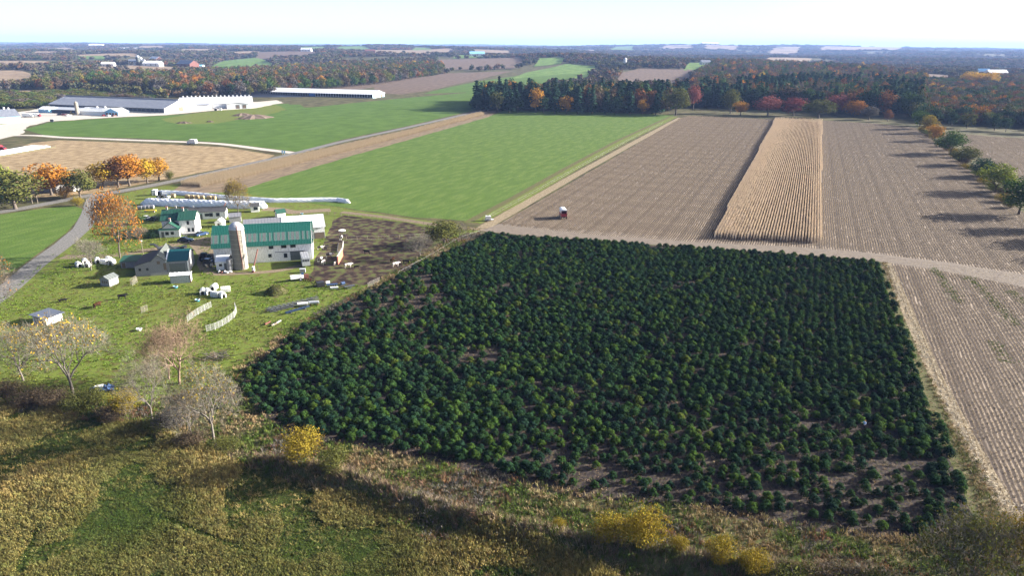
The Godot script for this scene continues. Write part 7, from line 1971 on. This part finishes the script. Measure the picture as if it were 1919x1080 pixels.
	# blue barn at the left edge
	f = front(Vector2(-409.18, -542.7), Vector2(-386.11, -569.24))
	t = thing("blue_barn", "pale blue barn with a blue grey roof at the left edge", "barn", f[0], f[1])
	l = f[2]
	gable(t, 0, 0, l, 22.0, 5.0, 9.6, true, mats.pale_blue, mats.slate_sheet, 0.5)
	part(t, "wainscot", MB.new().box(Vector3(0, 0.9, 0.1), Vector3(l, 1.8, 0.2)), mats.white_sheet)
	for i in 3: opening(t, "window", Vector3(l * (0.1 + 0.13 * i), 2.6, 0.06), 0.8, 0.8, "white_paint")
	part(t, "fan", MB.new().tube(Vector3(l / 2 - 6.0, 9.6, -15.0), Vector3(l / 2 - 6.0, 11.0, -15.0), 0.8, 0.6, 10), mats.white_paint)
	part(t, "fan", MB.new().tube(Vector3(l / 2 - 2.5, 8.6, -17.0), Vector3(l / 2 - 2.5, 10.4, -17.0), 0.8, 0.6, 10), mats.white_paint)
	# long open barn further off
	f = front(Vector2(-304.62, -895.11), Vector2(-163.16, -852.7))
	t = thing("open_barn", "long white roofed open sided barn before the autumn wood", "barn", f[0], f[1])
	l = f[2]
	for s: float in [1.0, -1.0]:
		part(t, "roof", MB.new().slab(Vector3(-l / 2 - 1, 4.3, -15.0 + s * 15.8), Vector3(l / 2 + 1, 4.3, -15.0 + s * 15.8), Vector3(l / 2 + 1, 8.3, -15.0), Vector3(-l / 2 - 1, 8.3, -15.0), 0.2), mats.white_sheet)
	part(t, "kerb", MB.new().box(Vector3(0, 0.35, 0), Vector3(l, 0.9, 0.3)), mats.concrete)
	part(t, "back_wall", MB.new().box(Vector3(0, 2.0, -30.0), Vector3(l, 4.2, 0.3)), mats.curtain_and_shade)  # coloured dark to stand in for the shade inside the barn
	for i in 44: part(t, "post", MB.new().box(Vector3(-l / 2 + i * l / 43.0, 2.1, 0), Vector3(0.35, 4.2, 0.35)), mats.white_paint)
	part(t, "end_wall", MB.new().prism([Vector2(-15, -0.2), Vector2(-15, 4.1), Vector2(0, 8.0), Vector2(15, 4.1), Vector2(15, -0.2)], -0.15, 0.15), mats.pale_blue).transform = Transform3D(Basis(Vector3.UP, PI / 2), Vector3(l / 2, 0, -15.0))
	opening(t, "end_door", Vector3(l / 2 + 0.2, 2.0, -8.0), 5.0, 4.0, "white_paint", true, "white_sheet")
	opening(t, "end_door", Vector3(l / 2 + 0.2, 2.0, -22.0), 5.0, 4.0, "white_paint", true, "door_wood")
	part(t, "passage", MB.new().box(Vector3(-6.0, 2.0, 0.3), Vector3(8.0, 4.0, 0.5)), plain("mid_blue", Color(0.03, 0.14, 0.38), 0.6))
	# lined lagoon bank
	t = thing("lagoon", "black plastic lined lagoon bank left of the open barn", "pond", Vector2(-276.34, -830.19))
	var m := MB.new()
	var a: Vector2 = Vector2(-332.7, -851.01) - Vector2(-276.34, -830.19)
	var b: Vector2 = Vector2(-235.07, -868.59) - Vector2(-276.34, -830.19)
	var c: Vector2 = Vector2(-265.52, -944.68) - Vector2(-276.34, -830.19)
	var d: Vector2 = Vector2(-352.67, -915.44) - Vector2(-276.34, -830.19)
	m.slab(Vector3(d.x, 3.6, d.y), Vector3(c.x, 3.6, c.y), Vector3(b.x, 0.15, b.y), Vector3(a.x, 0.15, a.y), 0.1)
	part(t, "liner", m, mats.liner)
	m = MB.new()
	m.slab(Vector3(d.x, 3.7, d.y), Vector3(c.x, 3.7, c.y), Vector3(c.x, 0.0, c.y - 16.0), Vector3(d.x, 0.0, d.y - 16.0), 0.2)
	part(t, "bank", m, mats.pasture_grass)
	# dirt heap, silage clamp, vehicles
	for q in [[Vector2(-217.5, -611.95), 15.0, 3.4, "large bare earth heap on the grass bank before the white barn"], [Vector2(-235.99, -634.52), 9.0, 2.4, "smaller earth heap behind the large one on the grass bank"], [Vector2(-259.24, -570.75), 6.0, 1.4, "low earth heap at the left of the grass bank"], [Vector2(-242.34, -579.92), 3.0, 1.4, "dark heap in the middle of the grass bank"]]:
		t = thing("earth_heap", q[3], "heap", q[0], rng.randf(), "earth heaps by the dairy")
		var hm := MB.new()
		var k := 22
		for j in 5:
			for i in k:
				var p := func(ii: int, jj: int) -> Vector3:
					var r: float = q[1] * (1.0 - jj / 5.0) * (1.0 + 0.25 * sin(ii % k * 1.9) + 0.1 * sin(ii % k * 4.3 + jj))
					return Vector3(cos(TAU * ii / k) * r, q[2] * (1.0 - pow(1.0 - jj / 5.0, 1.6)) - 0.1, sin(TAU * ii / k) * r * 0.6)
				hm.quad(p.call(i, j), p.call(i, j + 1), p.call(i + 1, j + 1), p.call(i + 1, j))
		part(t, "earth", hm, plain("heap_earth", Color(0.11, 0.08, 0.06), 0.95))
		part(t, "clods", crown(q[1] * 1.2, -0.4, q[2] * 0.7, 14, 160, 0.5), leafy("clods", Color(0.13, 0.10, 0.07), 0.0))
	f = front(Vector2(-283.61, -370.01), Vector2(-274.15, -429.13))
	t = thing("silage_clamp", "long white plastic covered silage clamp in the tan field", "silage clamp", f[0], f[1])
	l = f[2]
	part(t, "cover", MB.new().prism([Vector2(-l / 2, 0.05), Vector2(-l / 2, 1.8), Vector2(l / 2 - 6.0, 2.0), Vector2(l / 2, 0.1)], -10.0, 0.0), mats.white_sheet)
	part(t, "edge", MB.new().box(Vector3(0, 0.5, 0.4), Vector3(l, 1.0, 0.8)), mats.heap_soil)
	truck("red truck at the left edge beside the silage clamp", Vector2(-297.43, -414.55), 0.1, "red_paint", "red_paint")
	truck("white box truck on the gravel drive by the tan field", Vector2(-199.6, -447.04), PI - 0.1, "white_paint", "white_paint", 6.0)
	truck("white tanker truck right of the pale blue barn", Vector2(-406.43, -609.14), 0.05, "white_paint", "white_paint", 9.0)
	truck("white truck with a red cab in the dairy yard", Vector2(-401.4, -611.79), 0.0, "white_paint", "red_paint", 8.0)
	car("blue pickup in front of the holding shed", Vector2(-390.24, -626.85), 0.1, "blue_paint", 5.2, 1.8)
	car("red car in front of the holding shed", Vector2(-386.58, -626.11), 0.1, "red_paint", 4.6)
	car("white car left of the parlour", Vector2(-379.56, -621.25), 1.2, "white_paint", 4.6)
	car("yellow machine cab beside the feed tower", Vector2(-384.69, -634.63), 0.4, "yellow_paint", 4.0, 2.4, "vehicle")
	car("white car at the right corner of the parlour", Vector2(-340.44, -640.1), 0.1, "white_paint", 4.8)
	for i in 3: car(["red car in the first bay of the parlour", "white car in the second bay of the parlour", "dark red car in the third bay of the parlour"][i], Vector2(-349.96, -622.22) + Vector2(i * 4.6, 0.6 * i), 1.5, ["red_paint", "white_paint", "rust_red"][i], 4.4)
	for q in [[Vector2(-276.99, -679.19), "dark person sized feed bin by the dairy drive, left of a pair"], [Vector2(-273.71, -682.26), "pale feed bin by the dairy drive, right of a pair"], [Vector2(-363.85, -572.62), "dark green bin at the tip of the wheat field"]]:
		t = thing("feed_bin", q[1], "bin", q[0], 0.3, "bins by the dairy drive")
		part(t, "bin", MB.new().box(Vector3(0, 1.2, 0), Vector3(2.2, 2.0, 2.0)), mats.dark_steel if "dark" in q[1] else mats.white_paint)
		part(t, "lid", MB.new().box(Vector3(0, 2.26, 0), Vector3(2.4, 0.12, 2.2)), mats.steel)
	for q in [[Vector2(-131.02, -406.81), "blue and white farm sign by the drive, left of a pair"], [Vector2(-129.51, -405.84), "blue and white farm sign by the drive, right of a pair"]]:
		t = thing("farm_sign", q[1], "sign", q[0], 0.2, "farm signs where the drive meets the road")
		part(t, "board", MB.new().box(Vector3(0, 1.6, 0), Vector3(0.8, 1.6, 0.1)), mats.pale_blue)
		part(t, "post", MB.new().box(Vector3(0, 0.5, -0.08), Vector3(0.12, 1.2, 0.08)), mats.white_paint)

func barn_far(called: String, label: String, cat: String, at: Vector2, l: float, d: float, wall: float, ridge: float, wm: String, rm: String, turn := 0.0, group := "farm buildings far away") -> void:
	var t := thing(called, label, cat, at, turn, group, height(at))
	gable(t, 0, 0, l, d, wall, ridge, true, mats[wm], mats[rm], 0.5)
	for i in 3: opening(t, "window", Vector3(l * (-0.3 + 0.3 * i), wall * 0.5, 0.06), l * 0.06, wall * 0.35)

func tower(label: String, at: Vector2, r: float, h: float, mat_: String) -> void:
	var t := thing("distant_silo", label, "silo", at, 0.0, "silos far away", height(at))
	part(t, "shell", MB.new().lathe(Vector3.ZERO, [[r, -1], [r, h]], 18), mats[mat_])
	part(t, "dome", MB.new().lathe(Vector3(0, h, 0), [[r * 1.03, 0], [r * 0.85, r * 0.55], [r * 0.4, r * 0.9], [0.0, r]], 18), mats.galvanised)

func distance() -> void:
	barn_far("distant_barn", "red barn with a blue roof in the far valley", "barn", Vector2(-770.14, -1734.34), 46.0, 26.0, 8.0, 16.0, "rust_red", "slate_sheet", -0.5)
	barn_far("distant_barn", "grey roofed barn at the left of the far valley farm", "barn", Vector2(-869.5, -1715.91), 34.0, 18.0, 8.0, 14.0, "white_wall", "slate_sheet", 0.2)
	barn_far("distant_barn", "white barn in the middle of the far valley farm", "barn", Vector2(-822.81, -1688.21), 40.0, 18.0, 7.0, 12.0, "white_wall", "white_sheet", -0.1)
	barn_far("distant_barn", "white and red barn above the far valley farm", "barn", Vector2(-1038.5, -2146), 46.0, 18.0, 7.0, 13.0, "rust_red", "white_sheet", -0.7)
	barn_far("distant_shed", "low white shed right of the far red barn", "shed", Vector2(-762.04, -1774.03), 40.0, 12.0, 4.0, 7.0, "white_wall", "pale_blue", 0.0)
	barn_far("distant_house", "white building at the left end of the far valley farm", "house", Vector2(-895.47, -1640.4), 26.0, 12.0, 6.0, 10.0, "white_wall", "white_sheet", 0.1)
	tower("pale silo of the far valley farm", Vector2(-864.98, -1716.75), 4.0, 19.0, "old_shingles")
	tower("second silo just right of the far valley farm's pale one", Vector2(-932.02, -1864.8), 3.5, 17.0, "galvanised")
	tower("white silo alone on the hill right of the green rise", Vector2(250.34, -1671.57), 3.6, 17.0, "white_wall")
	barn_far("distant_house", "white farm beside green fields right of the far wood", "house", Vector2(-120.22, -2498), 50.0, 20.0, 9.0, 16.0, "white_wall", "pale_blue", 0.2)
	barn_far("distant_house", "small white house below the green hill on the far left", "house", Vector2(-807.98, -2914), 40.0, 18.0, 8.0, 14.0, "white_wall", "white_sheet", 0.0)
	barn_far("distant_barn", "small red barn on the far tan field", "barn", Vector2(-571.53, -2987), 40.0, 20.0, 8.0, 14.0, "rust_red", "rust_red", 0.3)
	barn_far("distant_house", "white house among trees beside the small green meadow", "house", Vector2(478.07, -1846.68), 24.0, 14.0, 7.0, 12.0, "white_wall", "slate_sheet", 0.2)
	barn_far("distant_house", "second white house right of the small green meadow", "house", Vector2(521.07, -1892.45), 22.0, 14.0, 7.0, 12.0, "white_wall", "white_sheet", -0.2)
	barn_far("distant_house", "white long house at the far right edge of the woods", "house", Vector2(1099.91, -1682.56), 46.0, 18.0, 6.0, 12.0, "white_wall", "white_sheet", 0.1)
	barn_far("distant_house", "blue roofed house left of the white long one at the far right", "house", Vector2(1104.5, -1744.11), 26.0, 16.0, 6.0, 12.0, "white_wall", "pale_blue", -0.2)
	barn_far("distant_barn", "white works building on the pale far field", "barn", Vector2(2081, -7934), 180.0, 60.0, 16.0, 26.0, "white_wall", "white_sheet", 0.1)
	barn_far("distant_house", "white buildings on the hill at the far left", "house", Vector2(-2776, -4981), 90.0, 30.0, 12.0, 20.0, "white_wall", "white_sheet", 0.1)
	barn_far("distant_house", "row of white roofs in the far left valley", "house", Vector2(-2039, -3948), 100.0, 24.0, 9.0, 15.0, "white_wall", "white_sheet", 0.0)
